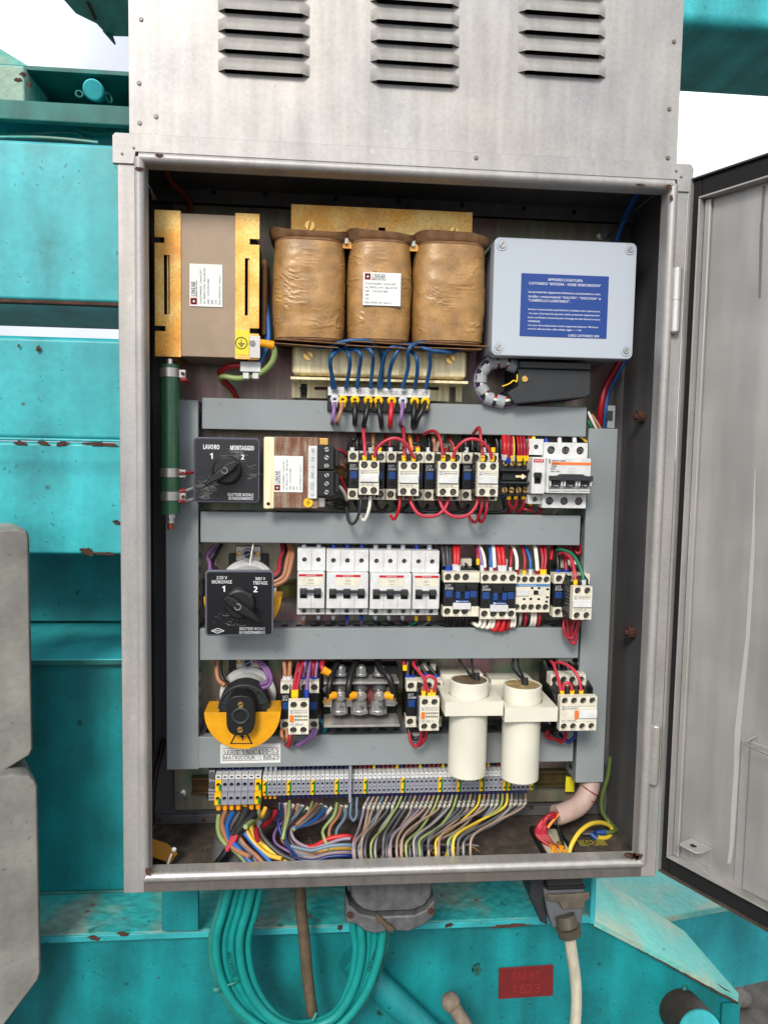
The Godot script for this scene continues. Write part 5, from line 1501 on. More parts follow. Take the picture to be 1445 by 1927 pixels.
func contactor(label: String, q: Array, t1: String, t2: String, n_screws := 4, share := 1.0, z := -0.078, full_face := false, group := "black and cream contactors") -> Node3D:
	var r := rect(q[0], q[1], q[2], q[3], z)
	var o := thing("contactor", label, "contactor", Vector3(r.position.x + r.size.x / 2, r.position.y, ZP + 0.012), group)
	var h := r.size.y
	var sh := h * 0.225
	part(o, "body", M.new().rbox(Rect2(r.position.x + 0.0006, r.position.y - 0.002, r.size.x - 0.0012, h + 0.004), ZP + 0.012, z - 0.020, 0.001), "black")
	part(o, "face", M.new().rbox(Rect2(r.position.x + 0.0004, r.position.y + sh + 0.0003, r.size.x - 0.0008, h - 2 * sh - 0.0006), z - 0.021, z - 0.001, 0.0008), "black")
	strip(o, Rect2(r.position.x, r.end.y - sh, r.size.x, sh), z - 0.016, z, n_screws, "terminal_block", "cream", 0.0043, share)
	strip(o, Rect2(r.position.x, r.position.y, r.size.x, sh), z - 0.016, z, n_screws, "terminal_block", "cream", 0.0043, share)
	# fins between the wires on top
	for i in n_screws + 1:
		var x := r.position.x + r.size.x * share * i / n_screws
		part(o, "fin", M.new().box(Vector3(clampf(x, r.position.x + 0.0008, r.end.x - 0.0008), r.end.y + 0.003, z - 0.028), Vector3(0.0014, 0.009, 0.02), 0.0003), "black")
	# second, rear coil terminals
	part(o, "coil_terminal", M.new().rbox(Rect2(r.position.x + r.size.x * 0.42, r.end.y + 0.002, r.size.x * 0.52, 0.010), z - 0.045, z - 0.034, 0.001), "cream")
	var P := func(u: float, v: float, zz: float) -> Vector3: return Vector3(r.position.x + u * r.size.x, r.position.y + v * h, zz)
	txt(o, t1, P.call(0.13, 0.70, z - 0.0008), r.size.x * 0.13, h * 0.045, "ink_white")
	txt(o, t2, P.call(0.165, 0.635, z - 0.0008), r.size.x * 0.22, h * 0.045, "ink_white")
	part(o, "blue_tab", M.new().rbox(Rect2(r.position.x + r.size.x * 0.06, r.position.y + h * 0.43, r.size.x * 0.19, h * 0.15), z - 0.002, z - 0.0003, 0.0003), "blue")
	part(o, "blue_tab", M.new().rbox(Rect2(r.position.x + r.size.x * 0.75, r.position.y + h * 0.43, r.size.x * 0.19, h * 0.15), z - 0.002, z - 0.0003, 0.0003), "blue")
	part(o, "latch_recess", M.new().rbox(Rect2(r.position.x + r.size.x * 0.09, r.position.y + h * 0.30, r.size.x * 0.12, h * 0.09), z - 0.002, z - 0.0006), "hole")
	part(o, "latch_recess", M.new().rbox(Rect2(r.position.x + r.size.x * 0.78, r.position.y + h * 0.30, r.size.x * 0.12, h * 0.09), z - 0.002, z - 0.0006), "hole")
	for i in n_screws:
		var x := (i + 0.5) / n_screws * share
		txt(o, ["1 L1", "3 L2", "5 L3", "21 NC"][i % 4], P.call(x, 0.972, z + 0.0002), r.size.x * 0.12, h * 0.022, "ink_grey")
		txt(o, ["2 T1", "4 T2", "6 T3", "22 NC"][i % 4], P.call(x, 0.026, z + 0.0002), r.size.x * 0.12, h * 0.022, "ink_grey")
	if full_face:
		part(o, "face_step", M.new().rbox(Rect2(r.position.x + r.size.x * 0.31, r.position.y + h * 0.56, r.size.x * 0.30, h * 0.17), z - 0.002, z + 0.003, 0.0008), "black")
		part(o, "face_step", M.new().rbox(Rect2(r.position.x + r.size.x * 0.63, r.position.y + h * 0.60, r.size.x * 0.34, h * 0.12), z - 0.002, z + 0.0015, 0.0008), "black")
		for u in [0.335, 0.585]:
			part(o, "blue_button", M.new().rbox(Rect2(r.position.x + r.size.x * u, r.position.y + h * 0.405, r.size.x * 0.14, h * 0.17), z - 0.002, z + 0.0040, 0.0010), "blue")
		part(o, "label_holder", M.new().rbox(Rect2(r.position.x + r.size.x * 0.26, r.position.y + h * 0.175, r.size.x * 0.50, h * 0.145), z + 0.0003, z + 0.0055, 0.0008), "white")
		part(o, "brand_plate", M.new().rbox(Rect2(r.position.x + r.size.x * 0.33, r.position.y + h * 0.325, r.size.x * 0.38, h * 0.055), z - 0.002, z + 0.0035, 0.0003), "blue")
		txt(o, "telemecanique", P.call(0.55, 0.352, z + 0.0037), r.size.x * 0.28, h * 0.028, "ink_white")
		logo(o, P.call(0.375, 0.352, z + 0.0036), h * 0.040, "ink_white", "blue")
	return o

func logo(o: Node3D, c: Vector3, s: float, k1: String, k2: String) -> void:
	var m := M.new()
	m.box(c, Vector3(s, s, 0.0002))
	var p := part(o, "maker_mark", m, k1)
	part(p, "mark_inside", M.new().cyl(c + Vector3(0, 0, 0.0001), c + Vector3(0, 0, 0.0002), s * 0.3, s * 0.3, 8).box(c + Vector3(0, 0, 0.0001), Vector3(s * 0.16, s * 0.8, 0.00012)), k2)

func aux_block(label: String, q: Array, code: String, z := -0.038, cols := 2, style := 0, group := "cream auxiliary contact blocks") -> Node3D:
	var r := rect(q[0], q[1], q[2], q[3], z)
	var h := r.size.y
	var w := r.size.x
	var o := thing("auxiliary_contact_block", label, "contact block", Vector3(r.position.x + w / 2, r.position.y, -0.077), group)
	part(o, "block_body", M.new().rbox(Rect2(r.position.x + 0.0006, r.position.y + 0.0008, w - 0.0012, h - 0.0016), -0.0765, z - 0.0105, 0.0008), "black")
	strip(o, Rect2(r.position.x, r.end.y - h * 0.25, w, h * 0.25), z - 0.010, z, cols, "terminal_block", "cream", 0.0040)
	strip(o, Rect2(r.position.x, r.position.y, w, h * 0.25), z - 0.010, z, cols, "terminal_block", "cream", 0.0040)
	part(o, "front_panel", M.new().rbox(Rect2(r.position.x, r.position.y + h * 0.2503, w, h * 0.4994), z - 0.010, z, 0.0), "cream")
	for i in cols + 1:
		var x := clampf(r.position.x + w * i / cols, r.position.x + 0.0008, r.end.x - 0.0008)
		part(o, "fin", M.new().prism(PackedVector2Array([Vector2(z - 0.014, 0.0), Vector2(z - 0.014, 0.007), Vector2(z - 0.030, 0.012), Vector2(z - 0.037, 0.0)]), -0.0007, 0.0007, 0.0, func(v: Vector3) -> Vector3: return Vector3(x + v.z, r.end.y - 0.0012 + v.y, v.x)), "black")
		part(o, "fin", M.new().prism(PackedVector2Array([Vector2(z - 0.014, 0.0), Vector2(z - 0.016, -0.006), Vector2(z - 0.032, -0.007), Vector2(z - 0.037, 0.0)]), -0.0007, 0.0007, 0.0, func(v: Vector3) -> Vector3: return Vector3(x + v.z, r.position.y + 0.0012 + v.y, v.x)), "black")
	var P := func(u: float, v: float, dz: float) -> Vector3: return Vector3(r.position.x + u * w, r.position.y + v * h, z + dz)
	# print on the side seen from the left
	var sd := M.new()
	for i in 7:
		var y := r.position.y + h * (0.18 + 0.1 * i)
		sd.box(Vector3(r.position.x + 0.0004, y, z - 0.020), Vector3(0.0003, 0.0004 if i % 2 else 0.0007, 0.010 + 0.004 * (i % 3)))
	sd.box(Vector3(r.position.x + 0.0004, r.position.y + h * 0.86, z - 0.02), Vector3(0.0003, h * 0.1, 0.0008))
	sd.box(Vector3(r.position.x + 0.0004, r.position.y + h * 0.86, z - 0.027), Vector3(0.0003, h * 0.1, 0.0008))
	part(o, "side_print", sd, "print_dim")
	var ln := M.new()
	ln.rbox(Rect2(r.position.x + w * 0.03, r.position.y + h * 0.715, w * 0.92, h * 0.010), z, z + 0.0002)
	ln.rbox(Rect2(r.position.x + w * 0.03, r.position.y + h * 0.620, w * 0.92, h * 0.006), z, z + 0.0002)
	if style == 0:
		ln.rbox(Rect2(r.position.x + w * 0.03, r.position.y + h * 0.345, w * 0.92, h * 0.018), z, z + 0.0002)
	ln.rbox(Rect2(r.position.x + w * 0.03, r.position.y + h * 0.255, w * 0.92, h * 0.005), z, z + 0.0002)
	part(o, "printed_lines", ln, "ink_grey")
	logo(o, P.call(0.14 if cols == 2 else 0.10, 0.668, 0.0003), h * 0.066, "ink_blue", "ink_white")
	txt(o, "telemecanique", P.call(0.60 if cols == 2 else 0.32, 0.668, 0.0003), w * (0.66 if cols == 2 else 0.34), h * 0.036, "ink_blue")
	txt(o, code, P.call(0.40 if cols == 2 else 0.24, 0.305, 0.0003), w * (0.66 if cols == 2 else 0.38), h * 0.04, "ink_blue" if style else "ink_grey", false)
	if style == 0:
		part(o, "white_tag", M.new().rbox(Rect2(r.position.x + w * 0.03, r.position.y + h * 0.375, w * 0.95, h * 0.22), z + 0.0002, z + 0.0022, 0.0006), "white")
	elif style == 1:
		part(o, "orange_slider", M.new().rbox(Rect2(r.position.x + w * 0.06, r.position.y + h * 0.38, w * 0.19, h * 0.21), z + 0.0002, z + 0.0018, 0.0004), "orange")
		var d := M.new()
		for i in 6:
			for j in 2:
				d.rbox(Rect2(r.position.x + w * (0.32 + 0.11 * i), r.position.y + h * (0.41 + 0.105 * j), w * 0.06, h * 0.05), z, z + 0.0003)
		part(o, "slots", d, "hole")
	else:
		part(o, "orange_slider", M.new().rbox(Rect2(r.position.x + w * 0.40, r.position.y + h * 0.36, w * 0.09, h * 0.24), z + 0.0002, z + 0.0022, 0.0004), "orange")
		part(o, "white_tag", M.new().rbox(Rect2(r.position.x + w * 0.50, r.position.y + h * 0.375, w * 0.50, h * 0.23), z + 0.0002, z + 0.0026, 0.0006), "white")
	for i in cols:
		txt(o, ["61 NC", "71 NC", "53 NO", "83 NO"][i % 4], P.call((i + 0.5) / cols, 0.972, 0.0002), w * 0.6 / cols, h * 0.020, "ink_grey")
		txt(o, ["62 NC", "72 NC", "54 NO", "84 NO"][i % 4], P.call((i + 0.5) / cols, 0.022, 0.0002), w * 0.6 / cols, h * 0.020, "ink_grey")
	return o

func breaker(label: String, q: Array, poles: int, red_from: float, red_to: float) -> void:
	var z := -0.070
	var r := rect(q[0], q[1], q[2], q[3], z)
	var h := r.size.y
	var w := r.size.x
	var o := thing("circuit_breaker", label, "circuit breaker", Vector3(r.position.x + w / 2, r.position.y, ZP + 0.012), "white circuit breakers in a row")
	var yt := r.position.y + h * 0.665
	var yb := r.position.y + h * 0.115
	strip(o, Rect2(r.position.x, yt + 0.0003, w, r.end.y - yt - 0.0003), ZP + 0.013, z - 0.012, poles, "terminal_cover", "white", 0.0029)
	strip(o, Rect2(r.position.x, r.position.y, w, yb - r.position.y - 0.0003), ZP + 0.013, z - 0.012, poles, "terminal_cover", "white", 0.0029)
	part(o, "breaker_body", M.new().rbox(Rect2(r.position.x + 0.0002, yb, w - 0.0004, yt - yb), ZP + 0.013, z, 0.0014), "white")
	var seams := M.new()
	var pw := w / poles
	for i in range(1, poles):
		seams.rbox(Rect2(r.position.x + pw * i - 0.0002, r.position.y + 0.0004, 0.0004, h - 0.0008), z - 0.0119, z - 0.0117)
		seams.rbox(Rect2(r.position.x + pw * i - 0.0002, yb + 0.001, 0.0004, (yt - yb) * 0.40), z, z + 0.0002)
	part(o, "seam", seams, "ink_grey")
	var rb := Rect2(r.position.x + w * red_from, r.position.y + h * 0.605, w * (red_to - red_from), h * 0.033)
	part(o, "red_band", M.new().rbox(rb, z + 0.0001, z + 0.0004), "red")
	txt(o, "STOTZ", Vector3(rb.position.x + rb.size.x / 2, rb.position.y + rb.size.y / 2, z + 0.0006), rb.size.x * 0.4, rb.size.y * 0.55, "ink_white")
	var cd := Rect2(rb.position.x, r.position.y + h * 0.47, rb.size.x, h * 0.125)
	part(o, "card_window", M.new().rbox(cd, z + 0.0001, z + 0.0003), "cream")
	txt(o, "S27" + str(poles), Vector3(cd.position.x + cd.size.x / 2, cd.position.y + cd.size.y * 0.62, z + 0.0005), cd.size.x * 0.2, cd.size.y * 0.18, "ink_grey")
	txt(o, "K 16 A", Vector3(cd.position.x + cd.size.x / 2, cd.position.y + cd.size.y * 0.25, z + 0.0005), cd.size.x * 0.25, cd.size.y * 0.16, "ink_grey")
	for i in poles:
		var cx := r.position.x + pw * (i + 0.46)
		part(o, "toggle_slot", M.new().rbox(Rect2(cx - 0.0042, r.position.y + h * 0.275, 0.0084, h * 0.15), z, z + 0.0004), "hole")
		part(o, "toggle", M.new().rbox(Rect2(cx - 0.0040, r.position.y + h * 0.345, 0.0080, h * 0.085), z, z + 0.0085, 0.0012), "charcoal")
	part(o, "toggle_bar", M.new().rbox(Rect2(r.position.x + pw * 0.46, r.position.y + h * 0.372, pw * (poles - 1), h * 0.04), z + 0.002, z + 0.0072, 0.0006), "charcoal")

func stub(parent: Node3D, px: float, py0: float, py1: float, z: float, k: String, r := 0.0026) -> void:
	part(parent, "ferrule", M.new().cyl(at(px, py0, z), at(px, py1, z), r, r * 0.9, 10), k)

func build_small_transformer() -> void:
	var z := -0.062
	var r := rect(514, 822, 600, 957, z)
	var o := thing("small_transformer", "small rusty transformer with pale end strip and white maker label", "transformer", Vector3(r.position.x + r.size.x / 2, r.position.y, ZP))
	part(o, "core", M.new().rbox(r, ZP + 0.001, z - 0.001, 0.001), "core")
	var e := rect(496, 822, 517, 958, z)
	part(o, "end_strip", M.new().rbox(e, z - 0.004, z + 0.0008, 0.0018), "gold_pale")
	part(o, "end_hole", M.new().cyl(at(505, 948, z + 0.0007), at(505, 948, z + 0.0011), 0.0022, 0.0022, 14), "hole")
	part(o, "winding", M.new().rbox(rect(498, 835, 516, 945, z - 0.01), ZP + 0.004, z - 0.005, 0.004), "card")
	maker_label(o, rect(515, 858, 570, 926, z), z - 0.0003, true)
	var m := rect(580, 839, 597, 938, z)
	part(o, "marker_strip", M.new().rbox(m, z - 0.0008, z + 0.004, 0.0005), "white")
	txt(o, "0 - 220 - 380 - 0 - 24 - 48", Vector3(m.position.x + m.size.x / 2, m.position.y + m.size.y / 2, z + 0.0042), m.size.y * 0.9, 0.0035, "ink_grey", false, Basis(Vector3.BACK, PI / 2))
	for k in 2:
		var b := rect(597, 838 + k * 48, 629, 884 + k * 50, z + 0.006)
		var tb := part(o, "screw_block", M.new().rbox(b, z - 0.03, z + 0.006, 0.001), "black")
		for i in 3:
			var p := Vector3(b.position.x + b.size.x * 0.55, b.position.y + b.size.y * (i + 0.5) / 3.0, z + 0.006)
			part(tb, "screw_well", M.new().cyl(p, p + Vector3(0, 0, 0.0004), 0.0040, 0.0040, 14), "hole")
			screw(tb, p + Vector3(0, 0, 0.0006), 0.0028, rng.randf_range(0, 3), "zinc", "terminal_screw")
		part(tb, "wire_guide", M.new().rbox(Rect2(b.end.x, b.position.y + 0.004, 0.006, b.size.y - 0.008), z - 0.025, z, 0.001), "black")
	part(o, "brass_tab", M.new().rbox(rect(600, 824, 618, 838, z - 0.005), z - 0.012, z - 0.005, 0.001), "brass")
	part(o, "brass_tab", M.new().rbox(rect(596, 936, 612, 955, z - 0.005), z - 0.012, z - 0.005, 0.001), "zinc")
	var c := at(580, 946, z + 0.0012)
	part(o, "earth_sticker", M.new().cyl(c - Vector3(0, 0, 0.0016), c, 0.0056, 0.0056, 24), "yellow")
	var em := M.new()
	em.box(c + Vector3(-0.0018, 0, 0.0001), Vector3(0.0026, 0.0005, 0.0002))
	for i in 3:
		em.box(c + Vector3(-0.0005 + 0.0012 * i, 0, 0.0001), Vector3(0.0005, 0.006 - 0.0018 * i, 0.0002))
	part(o, "earth_symbol", em, "ink")
	for q in [["red", 846, 852, "upper red wire from the small transformer to the first contactor"], ["brown", 872, 880, "brown wire from the small transformer to the first contactor"], ["red", 897, 925, "lower red wire from the small transformer"], ["white", 915, 935, "white wire from the small transformer"]]:
		wire(q[3], q[0], 0.0024, [[630, q[1], -0.07], [640, q[1] + 2, -0.072], [648, (q[1] + q[2]) / 2 + 3, -0.08], [652, q[2] + 6, -0.09]])
	for i in 3:
		wire("black wire in the dark bunch below the small transformer's screw block, %s" % ["highest", "middle", "lowest"][i], "black", 0.0026, [[612, 948 - i * 3, -0.07], [628, 944 + i * 6, -0.07], [642, 940 + i * 9, -0.08], [654, 950 + i * 5, -0.09]])

func build_row_one() -> void:
	var words := ["first contactor from the left in the top row, pale screw strips above and below", "second contactor in the top row, between the first and third red wire arcs", "third contactor in the top row, third from the small rusty transformer", "fourth contactor in the top row, next to the black relay socket"]
	var bx := [[655, 849, 725, 940], [727, 850, 797, 941], [798, 851, 867, 942], [869, 852, 936, 942]]
	var ax := [[676, 867, 713, 931], [750, 869, 788, 933], [824, 869, 863, 934], [898, 870, 937, 934]]
	for i in 4:
		var o := contactor(words[i], bx[i], "LC1", "D18 01", 4)
		for k in 4:
			if k == 1: continue
			var px: float = bx[i][0] + 8 + k * 17.0
			stub(o, px, 842, 851, -0.094, ["ferrule_white", "ferrule_white", "ferrule_white", "ferrule_yellow"][k] if i != 2 or k != 2 else "ferrule_red", 0.0030)
		aux_block("cream contact block marked LA1 DN 02 on the %s contactor of the top row" % ["first", "second", "third", "fourth"][i], ax[i], "LA1 DN 02")
		for k in 2:
			var px2: float = ax[i][0] + 10 + k * 18.0
			wire_sleeve(px2, 857, 868, -0.052, "ferrule_yellow", "yellow sleeve on the %s terminal of the %s contact block, top row" % [["left", "right"][k], ["first", "second", "third", "fourth"][i]])
	# red bridges
	var za := -0.051
	wire("straight red wire rising from the first contact block in the top row", "pink", 0.0024, [[684, 806, -0.086], [684, 812, -0.070], [686, 838, -0.055], [687, 860, za]])
	wire("red wire arching from the first contact block to the second in the top row", "pink", 0.0024, [[704, 860, za], [711, 842, -0.047], [727, 829, -0.044], [745, 825, -0.043], [762, 833, -0.044], [773, 850, -0.047], [779, 862, za]])
	wire("straight red wire rising from the second contact block in the top row", "red", 0.0024, [[758, 803, -0.086], [759, 811, -0.068], [761, 838, -0.056], [761, 862, za]])
	wire("dark red wire curving over to the third contact block in the top row", "red", 0.0024, [[797, 818, -0.088], [808, 812, -0.075], [820, 813, -0.065], [829, 830, -0.055], [834, 862, za]])
	wire("red wire arching from the third contact block to the fourth in the top row", "pink", 0.0024, [[852, 862, za], [858, 845, -0.047], [872, 831, -0.044], [888, 826, -0.043], [906, 831, -0.044], [920, 846, -0.047], [925, 863, za]])
	wire("red wire with a sharp kink rising above the fourth contact block", "red", 0.0024, [[890, 817, -0.085], [895, 810, -0.075], [901, 805, -0.068], [904, 822, -0.058], [908, 862, za]])
	wire("grey wire looping below the first contact block in the top row", "darkgrey", 0.0021, [[679, 934, -0.052], [678, 955, -0.05], [672, 977, -0.055], [663, 986, -0.06], [655, 978, -0.068], [652, 955, -0.085]])
	wire("white wire hooking below the first contact block in the top row", "white", 0.0023, [[697, 934, -0.052], [695, 955, -0.05], [689, 974, -0.053], [684, 979, -0.056], [678, 972, -0.063]])
	wire("short red wire hooking below the second contact block in the top row", "scarlet", 0.0022, [[753, 936, -0.052], [751, 955, -0.05], [745, 973, -0.055], [740, 977, -0.06], [735, 970, -0.068]])
	wire("red wire sagging from the second contact block to the third in the top row", "pink", 0.0024, [[771, 936, -0.052], [775, 950, -0.047], [786, 966, -0.044], [803, 972, -0.043], [823, 969, -0.044], [838, 955, -0.047], [844, 936, -0.052]])
	wire("red wire sagging from the third contact block to the fourth in the top row", "pink", 0.0024, [[826, 936, -0.052], [831, 953, -0.047], [843, 967, -0.044], [860, 973, -0.043], [880, 969, -0.044], [894, 955, -0.047], [900, 936, -0.052]])
	wire("left of two short red loops below the fourth contact block in the top row", "red", 0.0022, [[907, 936, -0.052], [905, 958, -0.05], [898, 978, -0.055], [892, 983, -0.06], [885, 976, -0.066], [881, 968, -0.078]])
	wire("right of two short red loops below the fourth contact block in the top row", "red", 0.0022, [[917, 936, -0.052], [915, 960, -0.05], [908, 980, -0.055], [903, 981, -0.06], [899, 970, -0.072]])
	var bk := [[660, 830, 672, 826, 0], [675, 815, 672, 845, 1], [690, 840, 735, 836, 0], [770, 838, 800, 838, 0], [805, 815, 808, 848, 1], [873, 815, 876, 848, 1], [886, 815, 889, 848, 1], [898, 815, 900, 848, 1], [912, 815, 914, 848, 1], [932, 815, 936, 852, 1], [942, 815, 943, 860, 1]]
	for i in bk.size():
		var b: Array = bk[i]
		if b[4] == 1:
			wire("%s thick black wire from the left above the top contactor row" % ordinal(i + 1), "black", 0.0034, [[b[0], b[1] - 8, -0.11], [b[0], b[1] + 6, -0.10], [b[2], lerpf(b[1], b[3], 0.6), -0.095], [b[2], b[3], -0.094]], "black wires at the top contactor row")
		else:
			wire("%s thick black wire from the left above the top contactor row" % ordinal(i + 1), "black", 0.0030, [[b[0] - 4, b[1] + 18, -0.098], [b[0] + 2, b[1], -0.096], [(b[0] + b[2]) / 2, b[1] - 3, -0.095], [b[2] - 2, b[3] + 3, -0.096], [b[2] + 4, b[3] + 14, -0.098]], "black wires at the top contactor row")
	for q in [["brown", 702, 812, 702, 848], ["orange", 771, 814, 774, 848], ["scarlet", 786, 816, 787, 848], ["brown", 815, 814, 818, 850], ["tan", 831, 816, 822, 850], ["crimson", 845, 818, 853, 846], ["crimson", 726, 818, 733, 840]]:
		wire("%s wire behind the red arcs, at the %s of the top contactor row" % [{"tan": "pale brown", "scarlet": "bright red", "crimson": "dark red"}.get(q[0], q[0]), "left" if q[1] < 720 else "second contactor" if q[1] < 800 else "third contactor"], q[0], 0.0032 if q[0] in ["brown", "orange", "tan"] else 0.0022, [[q[1], q[2] - 6, -0.11], [q[1], q[2] + 8, -0.1], [q[3], q[4] - 8, -0.095], [q[3], q[4], -0.094]])
	for i in 7:
		var x := 668 + i * 38
		wire("%s black wire from the left sagging under the top contactor row" % ordinal(i + 1), "black", 0.0024, [[x, 942, -0.1], [x + 6, 956, -0.096], [x + 24, 964 + (i % 3) * 2, -0.094], [x + 50, 963 - (i % 2) * 3, -0.094], [x + 62, 950, -0.098]], "black wires under the top contactor row")
	# relay socket
	var z := -0.076
	var r := rect(938, 862, 1000, 934, z)
	var s := thing("relay_socket", "black relay socket with two rows of brass screws in the top row", "relay socket", Vector3(r.position.x + r.size.x / 2, r.position.y, ZP + 0.012))
	part(s, "socket_body", M.new().rbox(r, ZP + 0.012, z - 0.008, 0.001), "black")
	part(s, "socket_rib", M.new().rbox(Rect2(r.position.x, r.position.y + r.size.y * 0.66, r.size.x, 0.0022), z - 0.009, z + 0.006, 0.0005).rbox(Rect2(r.position.x, r.position.y + r.size.y * 0.34, r.size.x, 0.0022), z - 0.009, z + 0.006, 0.0005), "charcoal")
	part(s, "socket_centre", M.new().rbox(Rect2(r.position.x + 0.004, r.position.y + r.size.y * 0.41, r.size.x * 0.8, r.size.y * 0.2), z - 0.009, z - 0.002, 0.001), "black")
	part(s, "lever", M.new().box(at(979, 897, z + 0.001), Vector3(0.013, 0.003, 0.003), 0.0008).box(at(983, 897, z + 0.002), Vector3(0.003, 0.006, 0.002), 0.0006), "gold_pale")
	for i in 4:
		for k in 2:
			var p := at(950 + i * 13 + (1 if k == 0 else -1), 871 if k == 0 else 922, z - 0.0075)
			screw(s, p, 0.0036, rng.randf_range(0, 3), "brass", "terminal_screw")
			if i > 0:
				part(s, "barrier", M.new().box(at(943.5 + i * 13, 871 if k == 0 else 922, z - 0.005), Vector3(0.0009, 0.012, 0.006)), "black")
	var reds := [["scarlet", 948, 818, 949, 856, 0.0038, "ferrule_white"], ["red", 956, 818, 955, 862, 0.0036, "ferrule_blue_bright"], ["red", 963, 820, 962, 858, 0.0022, "ferrule_yellow"], ["yellow", 965, 820, 966, 858, 0.0018, "ferrule_white"], ["red", 973, 820, 975, 858, 0.0022, "ferrule_yellow"], ["red", 979, 820, 980, 858, 0.0022, "ferrule_yellow"], ["red", 985, 820, 986, 858, 0.0022, "ferrule_yellow"], ["red", 995, 819, 991, 858, 0.0022, "ferrule_yellow"]]
	for i in reds.size():
		var q: Array = reds[i]
		var w := wire("%s wire entering the top of the black relay socket, %s from the left" % ["yellow" if q[0] == "yellow" else "red", ordinal(i + 1)], q[0], q[5], [[q[1] - (6 if i > 3 else 0), q[2] - 2, -0.1], [q[1], q[2] + 4, -0.09], [(q[1] + q[3]) / 2.0 + 1, 838, -0.08], [q[3], q[4], -0.080]], "wires over the relay socket")
		part(w, "ferrule", M.new().cyl(at(q[3], q[4] - 1, -0.080), at(q[3], q[4] + 9, -0.0815), q[5] * 1.1, q[5], 10), q[6])
	var lows := [["black", 946, 933, 949, 962, "ferrule_blue_bright"], ["red", 957, 937, 962, 962, "ferrule_yellow"], ["red", 970, 936, 966, 962, "ferrule_yellow"], ["red", 984, 936, 980, 962, "ferrule_yellow"], ["crimson", 998, 948, 984, 962, "ferrule_yellow"]]
	for i in lows.size():
		var q: Array = lows[i]
		var w := wire("%s wire leaving the bottom of the black relay socket, %s from the left" % [{"crimson": "dark red"}.get(q[0], q[0]), ordinal(i + 1)], q[0], 0.0024, [[q[1], q[2], -0.09], [q[1] + 1, q[2] + 12, -0.092], [q[3], q[4] - 4, -0.096], [q[3] - 6, q[4] + 2, -0.105]], "wires under the relay socket")
		part(w, "ferrule", M.new().cyl(at(q[1], q[2] - 8, -0.088), at(q[1], q[2] + 2, -0.09), 0.0027, 0.0027, 10), q[5])
	# single breaker
	z = -0.062
	var o1 := thing("single_breaker", "narrow white single breaker with red label right of the relay socket", "circuit breaker", at(1010, 945, -0.12))
	strip(o1, rect(995, 826, 1022, 856, z - 0.016), ZP + 0.013, z - 0.016, 1, "terminal_cover", "white", 0.0030)
	strip(o1, rect(993, 931, 1019, 948, z - 0.016), ZP + 0.013, z - 0.016, 1, "terminal_cover", "white", 0.0030)
	var bb := rect(1000, 860, 1026, 930, z)
	part(o1, "breaker_body", M.new().rbox(bb, ZP + 0.013, z, 0.0014), "white")
	var rb := rect(1004, 864, 1023, 870, z)
	part(o1, "red_band", M.new().rbox(rb, z + 0.0001, z + 0.0004), "red")
	txt(o1, "STOTZ", Vector3(rb.position.x + rb.size.x / 2, rb.position.y + rb.size.y / 2, z + 0.0006), rb.size.x * 0.8, rb.size.y * 0.5, "ink_white")
	part(o1, "toggle_slot", M.new().rbox(rect(1005, 890, 1017, 910, z), z, z + 0.0005), "hole")
	part(o1, "toggle", M.new().rbox(rect(1005, 889, 1018, 899, z + 0.004), z, z + 0.008, 0.0012), "black")
	# three pole breaker with the orange band
	z = -0.055
	var o2 := thing("three_pole_breaker", "wide white three pole breaker with orange band and grey handle bar", "circuit breaker", at(1060, 955, -0.12))
	strip(o2, rect(1023, 833, 1105, 862, z - 0.018), ZP + 0.013, z - 0.018, 3, "terminal_cover", "white", 0.0050)
	strip(o2, rect(1020, 930, 1102, 956, z - 0.018), ZP + 0.013, z - 0.018, 3, "terminal_cover", "white", 0.0050)
	var b2 := rect(1028, 862, 1112, 929, z)
	part(o2, "breaker_body", M.new().rbox(b2, ZP + 0.013, z, 0.0014), "white")
	part(o2, "orange_band", M.new().rbox(rect(1037, 870, 1111, 875, z), z + 0.0001, z + 0.0004), "orange")
	for q in [["MERLIN GERIN", 1051, 867, 0.0165, 0.0018], ["multi 9", 1045, 872.5, 0.0085, 0.0022], ["C60H", 1042, 877.5, 0.0065, 0.0020], ["D1A", 1040, 882, 0.0048, 0.0020], ["400V~ 10000", 1044, 887, 0.0110, 0.0012]]:
		txt(o2, q[0], at(q[1], q[2], z + 0.0006), q[3], q[4], "ink")
	part(o2, "maker_mark", M.new().ring(at(1034, 866, z + 0.0003), Vector3.BACK, 0.0010, 0.0003, 10).ring(at(1034, 870, z + 0.0003), Vector3.BACK, 0.0010, 0.0003, 10), "ink")
	var sw := M.new()
	for i in 3:
		var p := at(1070 + i * 4.5, 887, z + 0.0003)
		sw.box(p + Vector3(0, 0.003, 0), Vector3(0.0003, 0.0025, 0.0002)).box(p + Vector3(0.0003, -0.0005, 0), Vector3(0.0003, 0.0025, 0.0002), 0, false, Basis(Vector3.BACK, -0.5)).box(p + Vector3(0, -0.0035, 0), Vector3(0.0003, 0.0020, 0.0002))
	part(o2, "switch_symbol", sw, "ink_grey")
	part(o2, "handle_bar", M.new().prism(PackedVector2Array([Vector2(0, 0), Vector2(0.0, 0.0055), Vector2(0.010, 0.0058), Vector2(0.013, 0.0078), Vector2(0.040, 0.0078), Vector2(0.043, 0.0058), Vector2(0.0525, 0.0056), Vector2(0.0525, 0.0)]), z + 0.001, z + 0.0095, 0.0008, func(v: Vector3) -> Vector3: return at(1031, 903.5, z) * Vector3(1, 1, 0) + v), "charcoal")
